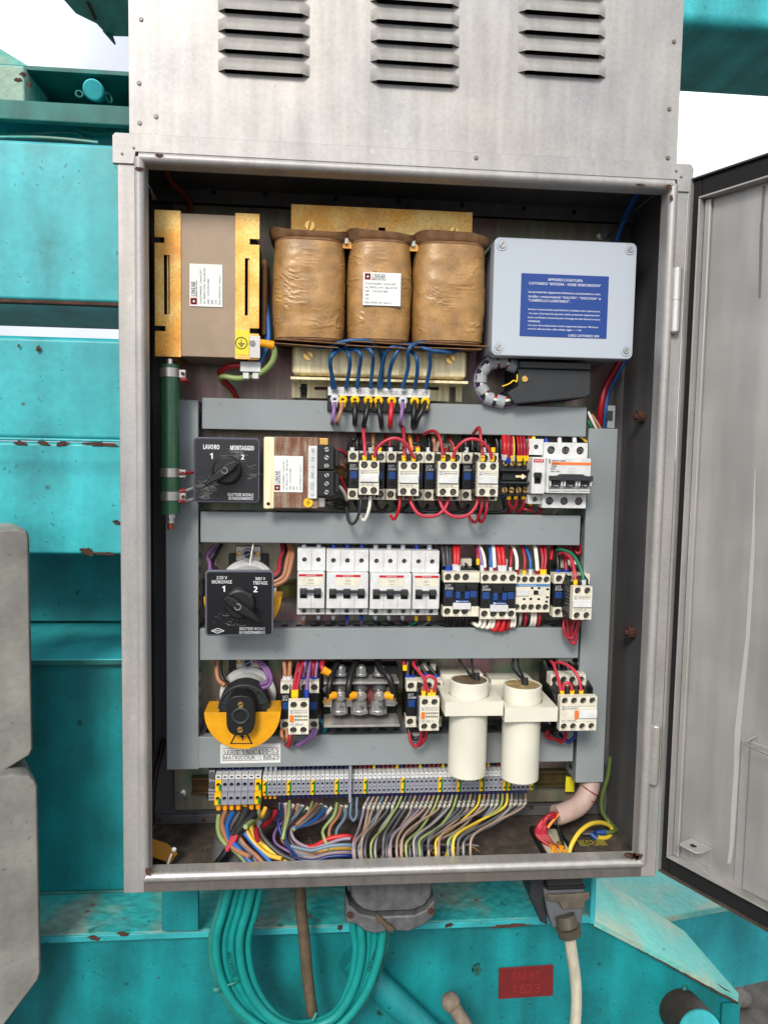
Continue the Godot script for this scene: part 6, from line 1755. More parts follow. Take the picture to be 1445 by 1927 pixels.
	for i in 3:
		var x := 1036.0 + i * 27
		part(o2, "toggle_slot", M.new().rbox(rect(x, 904, x + 16, 917, z), z, z + 0.003, 0.0006), "black")
		txt(o2, "I  ON", at(x + 9, 914, z + 0.0032), 0.006, 0.0015, "ink_white")
		part(o2, "guard_post", M.new().rbox(rect(x - 5, 903, x - 1, 916, z), z, z + 0.006, 0.0012).rbox(rect(x + 17, 903, x + 20.5, 916, z), z, z + 0.006, 0.0012), "white")
	var ls := M.new()
	for i in 3:
		for j in 2:
			ls.rbox(rect(1031 + i * 26.5, 919 + j * 4.5, 1056 + i * 26.5, 920.4 + j * 4.5, z), z, z + 0.0002)
	part(o2, "printed_lines", ls, "ink_grey")
	wire("yellow wire slanting to the right above the three pole breaker", "amber", 0.0020, [[1078, 816, -0.1], [1090, 820, -0.095], [1103, 832, -0.095]])
	for q in [[1003, 816, "yellow", "yellow stub above the narrow single breaker"], [1027, 823, "violet", "violet wire end with blue sleeve above the three pole breaker"], [1052, 820, "brown", "brown wire end with white sleeve above the three pole breaker"], [1080, 818, "darkgrey", "grey wire end with white sleeve above the three pole breaker"]]:
		var w := wire(q[3], q[2], 0.0022, [[q[0] - 6, q[1] - 6, -0.11], [q[0] - 2, q[1], -0.1], [q[0] + 1, q[1] + 14, -0.09]])
		part(w, "ferrule", M.new().cyl(at(q[0], q[1] + 4, -0.094), at(q[0] + 1, q[1] + 16, -0.09), 0.0028, 0.0028, 10), {"yellow": "ferrule_yellow", "violet": "ferrule_blue_bright"}.get(q[2], "ferrule_white"))
	wire("dark red wire slanting under the three pole breaker", "crimson", 0.0026, [[1022, 954, -0.1], [1012, 964, -0.1], [1006, 970, -0.105]])
	wire("grey wire end under the three pole breaker", "lightgrey", 0.0022, [[1048, 956, -0.095], [1043, 966, -0.1], [1040, 970, -0.105]])

func wire_sleeve(px: float, y0: float, y1: float, z: float, k: String, label: String) -> void:
	one("wire_sleeve", label, "wire sleeve", M.new().cyl(at(px, y0, z), at(px, y1, z - 0.001), 0.0030, 0.0026, 12), k, at(px, y1, z), "yellow sleeves on the contact blocks")

func build_row_two() -> void:
	breaker("white two pole breaker with red band at the left end of the breaker row", [559, 1035, 612, 1160], 2, 0.06, 0.92)
	breaker("white three pole breaker with red band, second in the breaker row", [614, 1037, 694, 1160], 3, 0.22, 0.80)
	breaker("white three pole breaker with red band, third in the breaker row", [696, 1038, 775, 1161], 3, 0.22, 0.80)
	breaker("white two pole breaker with red band at the right end of the breaker row", [776, 1039, 828, 1161], 2, 0.08, 0.94)
	var px := [572, 600, 628, 654, 681, 707, 732, 758, 784, 808]
	var top := ["w", "w", "b", "b", "b", "w", "w", "w", "b", "w"]
	var tw := ["black", "black", "black", "violet", "violet", "black", "black", "black", "black", "brown"]
	var low := ["w", "w", "w", "b", "b", "w", "w", "w", "y", "y"]
	var lw := ["brown", "black", "black", "violet", "violet", "black", "black", "black", "green", "grey"]
	for i in 10:
		var a := wire("%s wire end entering the breaker row from above, %s pole from the left" % [tw[i], ordinal(i + 1)], tw[i], 0.0020, [[px[i] + (4 if i % 3 else -2), 1018, -0.115], [px[i] + 2, 1026, -0.106], [px[i], 1034, -0.100]], "wire ends above the breaker row")
		part(a, "ferrule", M.new().cyl(at(px[i], 1025, -0.101), at(px[i], 1040, -0.100), 0.0030, 0.0034, 12), "ferrule_white" if top[i] == "w" else "ferrule_blue_bright")
		var x: float = px[i] - 1
		var b := wire("%s wire leaving the breaker row below, %s pole from the left" % [lw[i], ordinal(i + 1)], lw[i], 0.0030 if lw[i] in ["brown", "black"] else 0.0021, [[x, 1164, -0.100], [x, 1170, -0.104], [x + (8 if i in [5, 6, 7] else -10 if i > 7 else 0), 1176, -0.112], [x + (12 if i in [5, 6, 7] else -16 if i > 7 else -1), 1180, -0.125]], "wires below the breaker row")
		part(b, "ferrule", M.new().cyl(at(x, 1158, -0.100), at(x, 1167, -0.101), 0.0026, 0.0024, 12), {"w": "ferrule_white", "b": "ferrule_blue_bright", "y": "ferrule_yellow"}[low[i]])
	contactor("contactor marked D1200 with blue buttons right of the breaker row", [834, 1077, 901, 1160], "LC1", "D1200", 3, 0.74, -0.072, true)
	contactor("contactor marked D18 01 with blue buttons over white and red looped wires", [904, 1078, 971, 1165], "LC1", "D18 01", 4, 1.0, -0.068, true)
	# small cream contactor
	var z := -0.076
	var r := rect(966, 1083, 1034, 1152, z)
	var o := thing("mini_contactor", "cream mini contactor with blue stripe and small window in the middle row", "contactor", Vector3(r.position.x + r.size.x / 2, r.position.y, ZP + 0.012))
	strip(o, Rect2(r.position.x, r.end.y - r.size.y * 0.22, r.size.x, r.size.y * 0.22), ZP + 0.013, z, 5, "terminal_block", "cream", 0.0040)
	strip(o, Rect2(r.position.x, r.position.y, r.size.x, r.size.y * 0.27), ZP + 0.013, z, 5, "terminal_block", "cream", 0.0040)
	part(o, "front_panel", M.new().rbox(Rect2(r.position.x, r.position.y + r.size.y * 0.2703, r.size.x, r.size.y * 0.5094), ZP + 0.013, z, 0.0), "cream")
	var st := Rect2(r.position.x + r.size.x * 0.06, r.position.y + r.size.y * 0.70, r.size.x * 0.93, r.size.y * 0.075)
	part(o, "blue_stripe", M.new().rbox(st, z + 0.0001, z + 0.0004), "blue_stripe")
	txt(o, "telemecanique", Vector3(st.position.x + st.size.x * 0.34, st.position.y + st.size.y / 2, z + 0.0006), st.size.x * 0.5, st.size.y * 0.5, "ink_white")
	part(o, "white_tag", M.new().rbox(Rect2(r.position.x + r.size.x * 0.06, r.position.y + r.size.y * 0.45, r.size.x * 0.34, r.size.y * 0.16), z + 0.0002, z + 0.002, 0.0005), "white")
	var sl := M.new()
	for q in [[0.47, 0.63], [0.66, 0.63], [0.90, 0.60], [0.26, 0.33], [0.44, 0.335], [0.66, 0.33], [0.88, 0.26], [0.90, 0.38]]:
		sl.rbox(Rect2(r.position.x + r.size.x * q[0], r.position.y + r.size.y * q[1], r.size.x * 0.075, r.size.y * 0.055), z, z + 0.0002)
	sl.rbox(Rect2(r.position.x + r.size.x * 0.55, r.position.y + r.size.y * 0.475, r.size.x * 0.13, r.size.y * 0.12), z, z + 0.0003)
	part(o, "slots", sl, "hole")
	part(o, "indicator", M.new().rbox(Rect2(r.position.x + r.size.x * 0.69, r.position.y + r.size.y * 0.475, r.size.x * 0.07, r.size.y * 0.12), z, z + 0.0012, 0.0003), "white")
	contactor("contactor marked D1200 at the right end of the middle row", [1041, 1080, 1108, 1161], "LC1", "D1200", 3, 0.85, -0.072)
	aux_block("cream contact block standing proud at the right end of the middle row", [1077, 1104, 1113, 1166], "LA1 DN 02", -0.030)
	var ws := [["darkgrey", 832, 1028, 836, 1066, 0.0038, "n"], ["darkgrey", 840, 1026, 843, 1066, 0.0038, "b"], ["darkgrey", 847, 1030, 846, 1068, 0.0036, "n"], ["scarlet", 856, 1028, 856, 1064, 0.0036, "w"], ["scarlet", 862, 1028, 861, 1066, 0.0036, "w"], ["violet", 900, 1030, 907, 1066, 0.0028, "w"], ["red", 897, 1032, 899, 1054, 0.0022, "y"], ["white", 902, 1029, 912, 1070, 0.0026, "r"], ["blue", 922, 1028, 924, 1070, 0.0026, "w"], ["white", 928, 1028, 930, 1070, 0.0030, "r"],
		["scarlet", 936, 1028, 941, 1066, 0.0036, "w"], ["scarlet", 944, 1028, 948, 1066, 0.0036, "w"], ["red", 963, 1034, 960, 1070, 0.0022, "w"], ["white", 966, 1032, 972, 1074, 0.0026, "r"], ["red", 983, 1032, 986, 1076, 0.0024, "y"], ["blue", 990, 1034, 998, 1074, 0.0024, "w"], ["white", 1007, 1030, 1011, 1076, 0.0030, "r"], ["red", 1017, 1030, 1019, 1074, 0.0026, "y"], ["red", 1024, 1030, 1024, 1074, 0.0026, "y"],
		["black", 1047, 1036, 1050, 1074, 0.0032, "b"], ["red", 1063, 1044, 1065, 1074, 0.0030, "b"], ["red", 1076, 1048, 1078, 1078, 0.0026, "y"]]
	for i in ws.size():
		var q: Array = ws[i]
		var bend: float = 5.0 if i in [7, 13, 14, 15, 17, 18] else 0.0
		var w := wire("%s wire above the middle contactor row, %s from the left" % [{"scarlet": "bright red", "darkgrey": "dark grey"}.get(q[0], q[0]), ordinal(i + 1)], q[0], q[5], [[q[1] - 6 - bend, 1022, -0.112], [q[1] - 1, q[2] - 2, -0.100], [lerpf(q[1], q[3], 0.55) + bend * 0.5, lerpf(q[2], q[3 + 1], 0.45), -0.090], [q[3], q[4], -0.086]], "wires above the middle contactor row")
		if q[6] != "n":
			part(w, "ferrule", M.new().cyl(at(q[3], q[4] - 3, -0.0862), at(q[3], q[4] + 8, -0.087), q[5] * 1.12, q[5], 10), {"w": "ferrule_white", "y": "ferrule_yellow", "b": "ferrule_blue_bright", "r": "ferrule_red"}[q[6]])
	wire("red wire arching to the proud contact block at the right of the middle row", "pink", 0.0024, [[1050, 1044, -0.095], [1060, 1040, -0.085], [1073, 1050, -0.065], [1080, 1072, -0.05], [1082, 1094, -0.044]])
	wire("green wire arching to the proud contact block at the right of the middle row", "green", 0.0024, [[1045, 1036, -0.1], [1058, 1035, -0.085], [1078, 1045, -0.065], [1092, 1070, -0.05], [1098, 1092, -0.044]])
	wire_sleeve(1082, 1091, 1101, -0.044, "ferrule_yellow", "yellow wire sleeve on the proud contact block of the middle row")
	wire_sleeve(1098, 1091, 1101, -0.044, "ferrule_white", "white wire sleeve on the proud contact block of the middle row")
	wire("small red wire loop in the upper right corner of the middle row", "crimson", 0.0022, [[1081, 1026, -0.11], [1083, 1038, -0.1], [1088, 1042, -0.098], [1091, 1036, -0.1], [1090, 1024, -0.11]])
	wire("orange red wire end with pale sleeve above the last contactor of the middle row", "scarlet", 0.0024, [[1040, 1026, -0.11], [1038, 1040, -0.1], [1036, 1054, -0.094]])
	var lo := [["white", 904, 896, 1178], ["white", 912, 905, 1180], ["white", 922, 914, 1181], ["white", 929, 922, 1180], ["scarlet", 938, 926, 1184], ["scarlet", 948, 938, 1185], ["crimson", 957, 950, 1184], ["white", 963, 960, 1178], ["white", 968, 965, 1178]]
	for i in lo.size():
		var q: Array = lo[i]
		wire("%s wire looping below the D18 01 contactor, %s from the left" % [{"scarlet": "thick red", "crimson": "dark red"}.get(q[0], q[0]), ordinal(i + 1)], q[0], 0.0038 if q[0] == "scarlet" else 0.0027, [[q[1], 1160, -0.086], [q[1], 1170, -0.080], [lerpf(q[1], q[2], 0.5), q[3], -0.080], [q[2] - 4, q[3] - 4, -0.086], [q[2] - 8, 1172, -0.1]], "wires under the middle contactor row")
	var lo2 := [["lightgrey", 979], ["red", 989], ["white", 1001], ["white", 1007], ["red", 1015]]
	for i in lo2.size():
		wire("%s wire below the cream mini contactor, %s from the left" % [{"lightgrey": "grey"}.get(lo2[i][0], lo2[i][0]), ordinal(i + 1)], lo2[i][0], 0.0025, [[lo2[i][1], 1150, -0.09], [lo2[i][1], 1164, -0.088], [lo2[i][1] - 2, 1175, -0.092], [lo2[i][1] - 5, 1181, -0.105]], "wires under the mini contactor")
	for i in 4:
		wire("black wire below the D1200 contactor beside the breaker row, %s from the left" % ordinal(i + 1), "black", 0.0030, [[842 + i * 12, 1158, -0.09], [841 + i * 12, 1168, -0.09], [839 + i * 12, 1176, -0.095], [836 + i * 12, 1182, -0.11]], "black wires under the first middle contactor")
	for q in [[1070, 1062, 1196, 1085], [1073, 1070, 1205, 1088], [1080, 1075, 1190, 1078]]:
		wire("red wire loop hanging below the proud contact block of the middle row, %s" % ("leftmost" if q[0] == 1070 else "middle" if q[0] == 1073 else "rightmost"), "red", 0.0023, [[q[0] - 8, 1163, -0.075], [q[1] - 2, 1180, -0.07], [q[1] + 2, q[2], -0.068], [(q[1] + q[3]) / 2.0 + 2, q[2] + 5, -0.066], [q[3] - 3, 1188, -0.066], [q[3] + 3, 1166, -0.066]])

func build_row_three() -> void:
	contactor("contactor marked D18 10 between the drum switch and the rectifier bridge", [528, 1284, 600, 1374], "LC1", "D18 10", 4)
	aux_block("cream contact block with orange slider under violet and red wires, lower left", [543, 1319, 581, 1382], "LA1 DN 20", -0.032, 2, 1)
	contactor("contactor between the rectifier bridge and the left white capacitor", [764, 1281, 831, 1368], "LC1", "D12008", 4)
	aux_block("cream contact block with orange slider under a small red arch, lower middle", [790, 1314, 826, 1375], "LA1 DN 11", -0.036, 2, 1)
	contactor("contactor at the lower right behind the wide contact block", [1034, 1269, 1100, 1362], "LC1", "D12", 4, 1.0, -0.078)
	aux_block("wide cream contact block with four screw pairs at the lower right", [1053, 1311, 1122, 1375], "LA1 DN 22", -0.030, 4, 2)
	var up := [["brown", 535, 1242, 537, 1274, 0.0032, "w"], ["brown", 546, 1242, 545, 1274, 0.0032, "w"], ["pink", 562, 1244, 552, 1300, 0.0024, "y"], ["pink", 570, 1244, 558, 1300, 0.0024, "y"], ["violet", 575, 1242, 571, 1276, 0.0026, "b"], ["violet", 584, 1242, 577, 1300, 0.0026, "b"], ["scarlet", 590, 1244, 588, 1274, 0.0022, "b"], ["violet", 597, 1244, 594, 1276, 0.0026, "b"]]
	for i in up.size():
		var q: Array = up[i]
		var zz := -0.046 if q[4] == 1300 else -0.092
		var w := wire("%s wire dropping to the lower left contactor, %s from the left" % [{"pink": "red", "scarlet": "bright red"}.get(q[0], q[0]), ordinal(i + 1)], q[0], q[5], [[q[1], 1236, -0.11], [q[1], q[2] + 4, -0.098], [lerpf(q[1], q[3], 0.6), lerpf(q[2], q[4], 0.55), lerpf(-0.098, zz, 0.6)], [q[3], q[4], zz]], "wires over the lower left contactor")
		part(w, "ferrule", M.new().cyl(at(q[3], q[4] - 2, zz), at(q[3], q[4] + (12 if q[4] == 1300 else 10), zz - 0.001), q[5] * 1.12, q[5], 10), {"w": "ferrule_white", "y": "ferrule_yellow", "b": "ferrule_blue_bright"}[q[6]])
	for q in [["brown", 530, 534, 1392], ["brown", 540, 541, 1394], ["violet", 590, 560, 1402], ["violet", 596, 570, 1400], ["red", 549, 543, 1404]]:
		wire("%s wire under the lower left contactor, %s" % [q[0], {530: "outer", 540: "inner", 590: "longer", 596: "shorter", 549: "hanging free"}[q[1]]], q[0], 0.0028, [[q[1], 1372, -0.075], [lerpf(q[1], q[2], 0.2), 1384, -0.070], [lerpf(q[1], q[2], 0.7), q[3] - 5, -0.070], [q[2], q[3], -0.075], [q[2] - 5, q[3] - 2, -0.088]])
	wire("teal cable end right of the lower left contactor", "teal", 0.0036, [[598, 1352, -0.1], [606, 1358, -0.095], [612, 1372, -0.095], [606, 1380, -0.1]], "", "cable", "cable")
	# rectifier bridge
	var o := thing("rectifier_bridge", "rectifier bridge of six stud diodes on two aluminium bars in the lower row", "rectifier", at(675, 1352, -0.12))
	var ys := [[1268, 1283], [1316, 1330], [1331, 1349]]
	part(o, "back_panel", M.new().rbox(rect(606, 1254, 748, 1352, -0.115), ZP + 0.001, -0.116, 0.001), "rubber")
	var f := func(y0: float, y1: float, z0: float, z1: float) -> void:
		var a := at(609, y0, z0)
		var b := at(746, y0, z0)
		part(o, "aluminium_bar", M.new().box(Vector3((a.x + b.x) / 2, a.y - 0.001, (z0 + z1) / 2), Vector3(b.x - a.x, 0.003, z1 - z0), 0.0005), "steel_bright")
	f.call(1270, 0, -0.115, -0.082)
	f.call(1344, 0, -0.105, -0.064)
	f.call(1318, 0, -0.116, -0.104)
	part(o, "aluminium_bar", M.new().rbox(rect(609, 1312, 745, 1330, -0.104), -0.107, -0.104, 0.0005), "steel_bright")
	for i in 3:
		var x: float = [641, 679, 714][i]
		var n := at(x, 1270, -0.098)
		part(o, "top_nut", M.new().cyl(n, n + Vector3(0, 0.0025, 0), 0.0085, 0.0085, 20).cyl(n + Vector3(0, 0.0025, 0), n + Vector3(0, 0.0105, 0), 0.0074, 0.0070, 6).cyl(n + Vector3(0, 0.0105, 0), n + Vector3(0, 0.0125, 0), 0.004, 0.004, 10), "chrome")
		part(o, "top_diode", M.new().cyl(n - Vector3(0, 0.0025, 0), n - Vector3(0, 0.018, 0), 0.0095, 0.0095, 20), "cast")
		var d := at(x - 3, 1340, -0.083)
		var di := part(o, "stud_diode", M.new().cyl(d, d + Vector3(0, 0.004, 0), 0.0125, 0.0125, 6).cyl(d + Vector3(0, 0.004, 0), d + Vector3(0, 0.0145, 0), 0.0095, 0.0092, 24).cyl(d + Vector3(0, 0.0145, 0), d + Vector3(0, 0.018, 0), 0.0088, 0.004, 24).cyl(d + Vector3(0, 0.018, 0), d + Vector3(0, 0.030, 0), 0.0017, 0.0017, 8), "chrome")
		txt(di, ["71J", "74R", "71L"][i], d + Vector3(0.003, 0.009, 0.0096), 0.006, 0.004, "ink")
		var t := at(x, 1309, -0.080)
		part(di, "terminal_nut", M.new().cyl(t - Vector3(0, 0, 0.003), t + Vector3(0, 0, 0.003), 0.0068, 0.0068, 20).cyl(t + Vector3(0, 0, 0.003), t + Vector3(0, 0, 0.0075), 0.0052, 0.005, 6).cyl(t + Vector3(0, 0, 0.0075), t + Vector3(0, 0, 0.0095), 0.003, 0.003, 10), "zinc")
		var lx: float = [620, 663, 728][i]
		var wx: Array = [[640, 1238, 628, 1262, 621, 1285, 617, 1312], [675, 1238, 664, 1258, 657, 1285, 655, 1312], [711, 1238, 714, 1258, 732, 1275, 742, 1312]][i]
		var w := wire("thick black cable %s" % ["with yellow lug on the left diode of the rectifier bridge", "with yellow lug on the middle diode of the rectifier bridge", "with yellow lug on the right diode of the rectifier bridge"][i], "black", 0.0046, [[wx[0], wx[1], -0.105], [wx[2], wx[3], -0.088], [wx[4], wx[5], -0.072], [wx[6], wx[7], -0.070]], "cables of the rectifier bridge", "cable", "cable")
		part(w, "cable_lug", M.new().cyl(at(wx[6], wx[7] - 2, -0.070), at(lerpf(wx[6], x, 0.62), 1308, -0.074), 0.0056, 0.0044, 14), "lug_orange")
	part(o, "red_disc", M.new().cyl(at(689, 1305, -0.104), at(689, 1305, -0.101), 0.0155, 0.0155, 28), "red_plate")
	var rw := wire("red cable with yellow lug at the upper left of the rectifier bridge", "red", 0.0038, [[612, 1238, -0.105], [606, 1250, -0.09], [608, 1260, -0.085], [616, 1266, -0.085]], "", "cable", "cable")
	part(rw, "cable_lug", M.new().cyl(at(607, 1260, -0.084), at(626, 1270, -0.084), 0.0052, 0.0038, 14), "lug_orange")
	for i in 2:
		screw(o, at([614, 733][i], 1297, -0.1135), 0.0045, 0.7 + i, "zinc")
	screw(o, at(614, 1320, -0.1034), 0.0045, 0.7, "brass")
	var lw := [["red", 757, 1240, 762, 1252, "y"], ["darkgrey", 766, 1240, 767, 1270, "b"], ["black", 776, 1258, 777, 1272, "b"], ["black", 790, 1250, 802, 1268, "b"], ["black", 806, 1252, 820, 1270, "b"]]
	for i in lw.size():
		var q: Array = lw[i]
		var w := wire("%s wire beside the left white capacitor, %s from the left" % [q[0] if q[0] != "darkgrey" else "grey", ordinal(i + 1)], q[0], 0.0027, [[q[1], q[2] - 4, -0.11], [q[1] + 1, q[2] + 2, -0.1], [q[3], q[4], -0.094]], "wires over the lower middle contactor")
		part(w, "ferrule", M.new().cyl(at(q[3], q[4] - 1, -0.094), at(q[3], q[4] + 9, -0.094), 0.0032, 0.003, 10), "ferrule_yellow" if q[5] == "y" else "ferrule_blue_bright")
	wire("red wire slanting down to the lower middle contact block", "pink", 0.0024, [[784, 1240, -0.105], [778, 1250, -0.09], [790, 1266, -0.07], [799, 1280, -0.055], [797, 1302, -0.045]])
	wire("small red arch over the lower middle contact block", "pink", 0.0024, [[808, 1302, -0.045], [799, 1284, -0.042], [803, 1274, -0.041], [812, 1273, -0.041], [820, 1282, -0.042], [816, 1302, -0.045]])
	for px in [797, 808, 816]:
		wire_sleeve(px, 1299, 1308, -0.046, "ferrule_yellow", "yellow wire sleeve over the lower middle contact block, %s" % {797: "leftmost", 808: "middle", 816: "rightmost"}[px])
	wire("red wire loop hanging under the lower middle contact block", "red", 0.0023, [[770, 1378, -0.07], [773, 1396, -0.066], [782, 1405, -0.064], [790, 1396, -0.062], [793, 1374, -0.06]])
	wire("second red wire hanging under the lower middle contact block", "red", 0.0023, [[803, 1374, -0.06], [800, 1390, -0.062], [790, 1402, -0.066], [786, 1400, -0.072]])
	wire("black wire loop under the lower middle contact block", "black", 0.0028, [[768, 1370, -0.085], [772, 1384, -0.08], [784, 1390, -0.078], [806, 1378, -0.075], [818, 1368, -0.075]])
	# right hand contactor's wires
	for q in [[1022, 1240, 1030, 1262, "black"], [1050, 1250, 1052, 1268, "black"], [1066, 1252, 1070, 1266, "black"], [1086, 1246, 1092, 1268, "black"]]:
		wire("black wire over the lower right contactor, %s" % {1022: "leftmost", 1050: "second from the left", 1066: "third from the left", 1086: "rightmost"}[q[0]], q[4], 0.0030, [[q[0] - 6, q[1] - 4, -0.11], [q[0], q[1], -0.1], [q[2], q[3], -0.095]], "black wires over the lower right contactor")
	wire("left red wire running down to the wide contact block at the lower right", "pink", 0.0024, [[1036, 1244, -0.095], [1042, 1252, -0.08], [1050, 1278, -0.055], [1055, 1300, -0.043]])
	wire("right red wire arching to the wide contact block at the lower right", "pink", 0.0024, [[1044, 1248, -0.09], [1056, 1247, -0.075], [1076, 1258, -0.055], [1089, 1278, -0.045], [1093, 1300, -0.043]])
	wire("small red bridge on top of the wide contact block at the lower right", "pink", 0.0024, [[1058, 1302, -0.043], [1060, 1290, -0.041], [1067, 1285, -0.040], [1074, 1290, -0.041], [1076, 1302, -0.043]])
	for px in [1057, 1076, 1093]:
		wire_sleeve(px, 1299, 1309, -0.043, "ferrule_yellow", "yellow wire sleeve on the wide contact block, %s" % {1057: "leftmost", 1076: "middle", 1093: "rightmost"}[px])
	for q in [["red", 1064, 1056, 1396], ["navy", 1082, 1070, 1396], ["darkgrey", 1048, 1040, 1386], ["crimson", 1030, 1050, 1392]]:
		wire("%s wire hanging under the lower right contactor" % {"navy": "dark blue", "darkgrey": "grey", "crimson": "dark red"}.get(q[0], q[0]), q[0], 0.0028, [[q[1], 1374, -0.065], [q[1] - 1, 1386, -0.066], [q[2], q[3], -0.07], [q[2] - 9, q[3] - 6, -0.075], [q[2] - 18, q[3] - 16, -0.085]])
	# capacitors and their holder
	var hold := [[833, 1312, 946, 1348, 879, 1275], [945, 1322, 1048, 1359, 983, 1285]]
	for i in 2:
		var z := -0.018
		var cz := -0.047
		var pt := at([883, 983][i], [1279, 1288][i], cz)
		var pb := at([876, 974][i], [1455, 1463][i], cz)
		pb.x = pt.x - 0.0005
		var R := 0.0232
		var c := thing("capacitor", ["white motor capacitor with dark resin top, left of the pair", "white motor capacitor with pale resin top, right of the pair"][i], "capacitor", pb, "white motor capacitors")
		var m := M.new()
		m.cyl(pb + Vector3(0, 0.0015, 0), pt, R, R, 48, 0).cyl(pb, pb + Vector3(0, 0.0015, 0), R - 0.0015, R, 48, 1).cyl(pt, pt + Vector3(0, 0.0008, 0), R, R - 0.0008, 48, 0)
		var seg := 48
		for k in seg:
			var a := Vector3(cos(TAU * k / seg), 0, sin(TAU * k / seg))
			var b := Vector3(cos(TAU * (k + 1) / seg), 0, sin(TAU * (k + 1) / seg))
			m.flat(pt + a * (R - 0.0008) + Vector3(0, 0.0008, 0), pt + b * (R - 0.0008) + Vector3(0, 0.0008, 0), pt + b * (R - 0.002) + Vector3(0, 0.0004, 0), pt + a * (R - 0.002) + Vector3(0, 0.0004, 0), Vector3.UP)
			m.quad(pt + a * (R - 0.002) + Vector3(0, 0.0004, 0), pt + b * (R - 0.002) + Vector3(0, 0.0004, 0), pt + b * (R - 0.002) - Vector3(0, 0.004, 0), pt + a * (R - 0.002) - Vector3(0, 0.004, 0), -a, -b, -b, -a)
		part(c, "can", m, "cap_white")
		part(c, "resin_top", M.new().cyl(pt - Vector3(0, 0.0045, 0), pt - Vector3(0, 0.0002, 0), R - 0.002, R - 0.0021, 40), "resin_dark" if i == 0 else "resin")
		part(c, "cable_boot", M.new().cyl(pt + Vector3([0.009, 0.003][i], -0.0015, 0), pt + Vector3([0.009, 0.0035][i], 0.008, -0.002), 0.0040, 0.0035, 10), "rubber")
		if i == 0:
			txt(c, "25 \u00b5F 450V", pt + Vector3(0.004, -0.0235, R + 0.0002), 0.020, 0.0036, "ink")
		var wx: Array = [[[862, 1240, 874, 1256, 887, 1272], [887, 1240, 889, 1256, 889, 1272]], [[967, 1240, 964, 1256, 984, 1280], [974, 1240, 976, 1256, 987, 1280]]][i]
		for k in 2:
			wire("%s black lead of the %s white capacitor" % [["left", "right"][k], ["left", "right"][i]], "black", 0.0019, [[wx[k][0], wx[k][1] - 3, -0.1], [wx[k][2], wx[k][3], -0.07], [wx[k][4], wx[k][5], cz]], "capacitor leads")
		# the clip: a slab with a round hole
		var ry := at((hold[i][0] + hold[i][2]) / 2.0, (hold[i][1] + hold[i][3]) / 2.0 + 2, z)
		var x0 := at(hold[i][0] + 4, hold[i][3], z).x
		var x1 := at(hold[i][2], hold[i][3], z).x
		var h := thing("capacitor_clip", ["white plastic clip round the left capacitor", "white plastic clip round the right capacitor"][i], "clip", Vector3((x0 + x1) / 2, ry.y, -0.1), "white capacitor clips")
		var y0 := at(hold[i][0], hold[i][3], z).y
		var y1 := at(hold[i][0], hold[i][3] - 27, z).y
		var hm := M.new()
		var zb := -0.108
		var g := func(v: Vector3) -> Vector3: return Vector3(v.x, v.z, -v.y)
		# plan outline with a round hole, one ring of quads on top and below
		var rc := Vector2(pt.x, cz)
		var ang := []
		for k in 40:
			ang.append(TAU * k / 40)
		for qq in [Vector2(x0, z), Vector2(x1, z), Vector2(x1, zb), Vector2(x0, zb)]:
			ang.append(fposmod((qq - rc).angle(), TAU))
		ang.sort()
		for k in ang.size():
			var tt := [ang[k], ang[(k + 1) % ang.size()]]
			var oo := []
			var ii := []
			var dd := []
			for e in 2:
				var d := Vector2(cos(tt[e]), sin(tt[e]))
				var mm := 1e9
				if absf(d.x) > 1e-6: mm = minf(mm, ((x1 if d.x > 0 else x0) - rc.x) / d.x)
				if absf(d.y) > 1e-6: mm = minf(mm, ((z if d.y > 0 else zb) - rc.y) / d.y)
				mm = maxf(mm, R + 0.0012)
				oo.append(rc + d * mm)
				ii.append(rc + d * (R + 0.0010))
				dd.append(Vector3(d.x, 0, d.y))
			for yy in [y0, y1]:
				hm.flat(Vector3(oo[0].x, yy, oo[0].y), Vector3(oo[1].x, yy, oo[1].y), Vector3(ii[1].x, yy, ii[1].y), Vector3(ii[0].x, yy, ii[0].y), Vector3.UP if yy == y1 else Vector3.DOWN)
			hm.quad(Vector3(ii[0].x, y0, ii[0].y), Vector3(ii[1].x, y0, ii[1].y), Vector3(ii[1].x, y1, ii[1].y), Vector3(ii[0].x, y1, ii[0].y), -dd[0], -dd[1], -dd[1], -dd[0])
			var on: Vector3 = Vector3(oo[1].y - oo[0].y, 0, oo[0].x - oo[1].x).normalized()
			if on.dot(dd[0]) < 0: on = -on
			hm.flat(Vector3(oo[0].x, y0, oo[0].y), Vector3(oo[1].x, y0, oo[1].y), Vector3(oo[1].x, y1, oo[1].y), Vector3(oo[0].x, y1, oo[0].y), on)
		part(h, "clip_ring", hm, "cap_white")
		part(h, "clip_foot", M.new().box(Vector3((x0 + x1) / 2, (y0 + y1) / 2, (zb + ZP) / 2), Vector3(x1 - x0 - 0.008, y1 - y0 + 0.012, zb - ZP - 0.0005), 0.001), "cap_white")

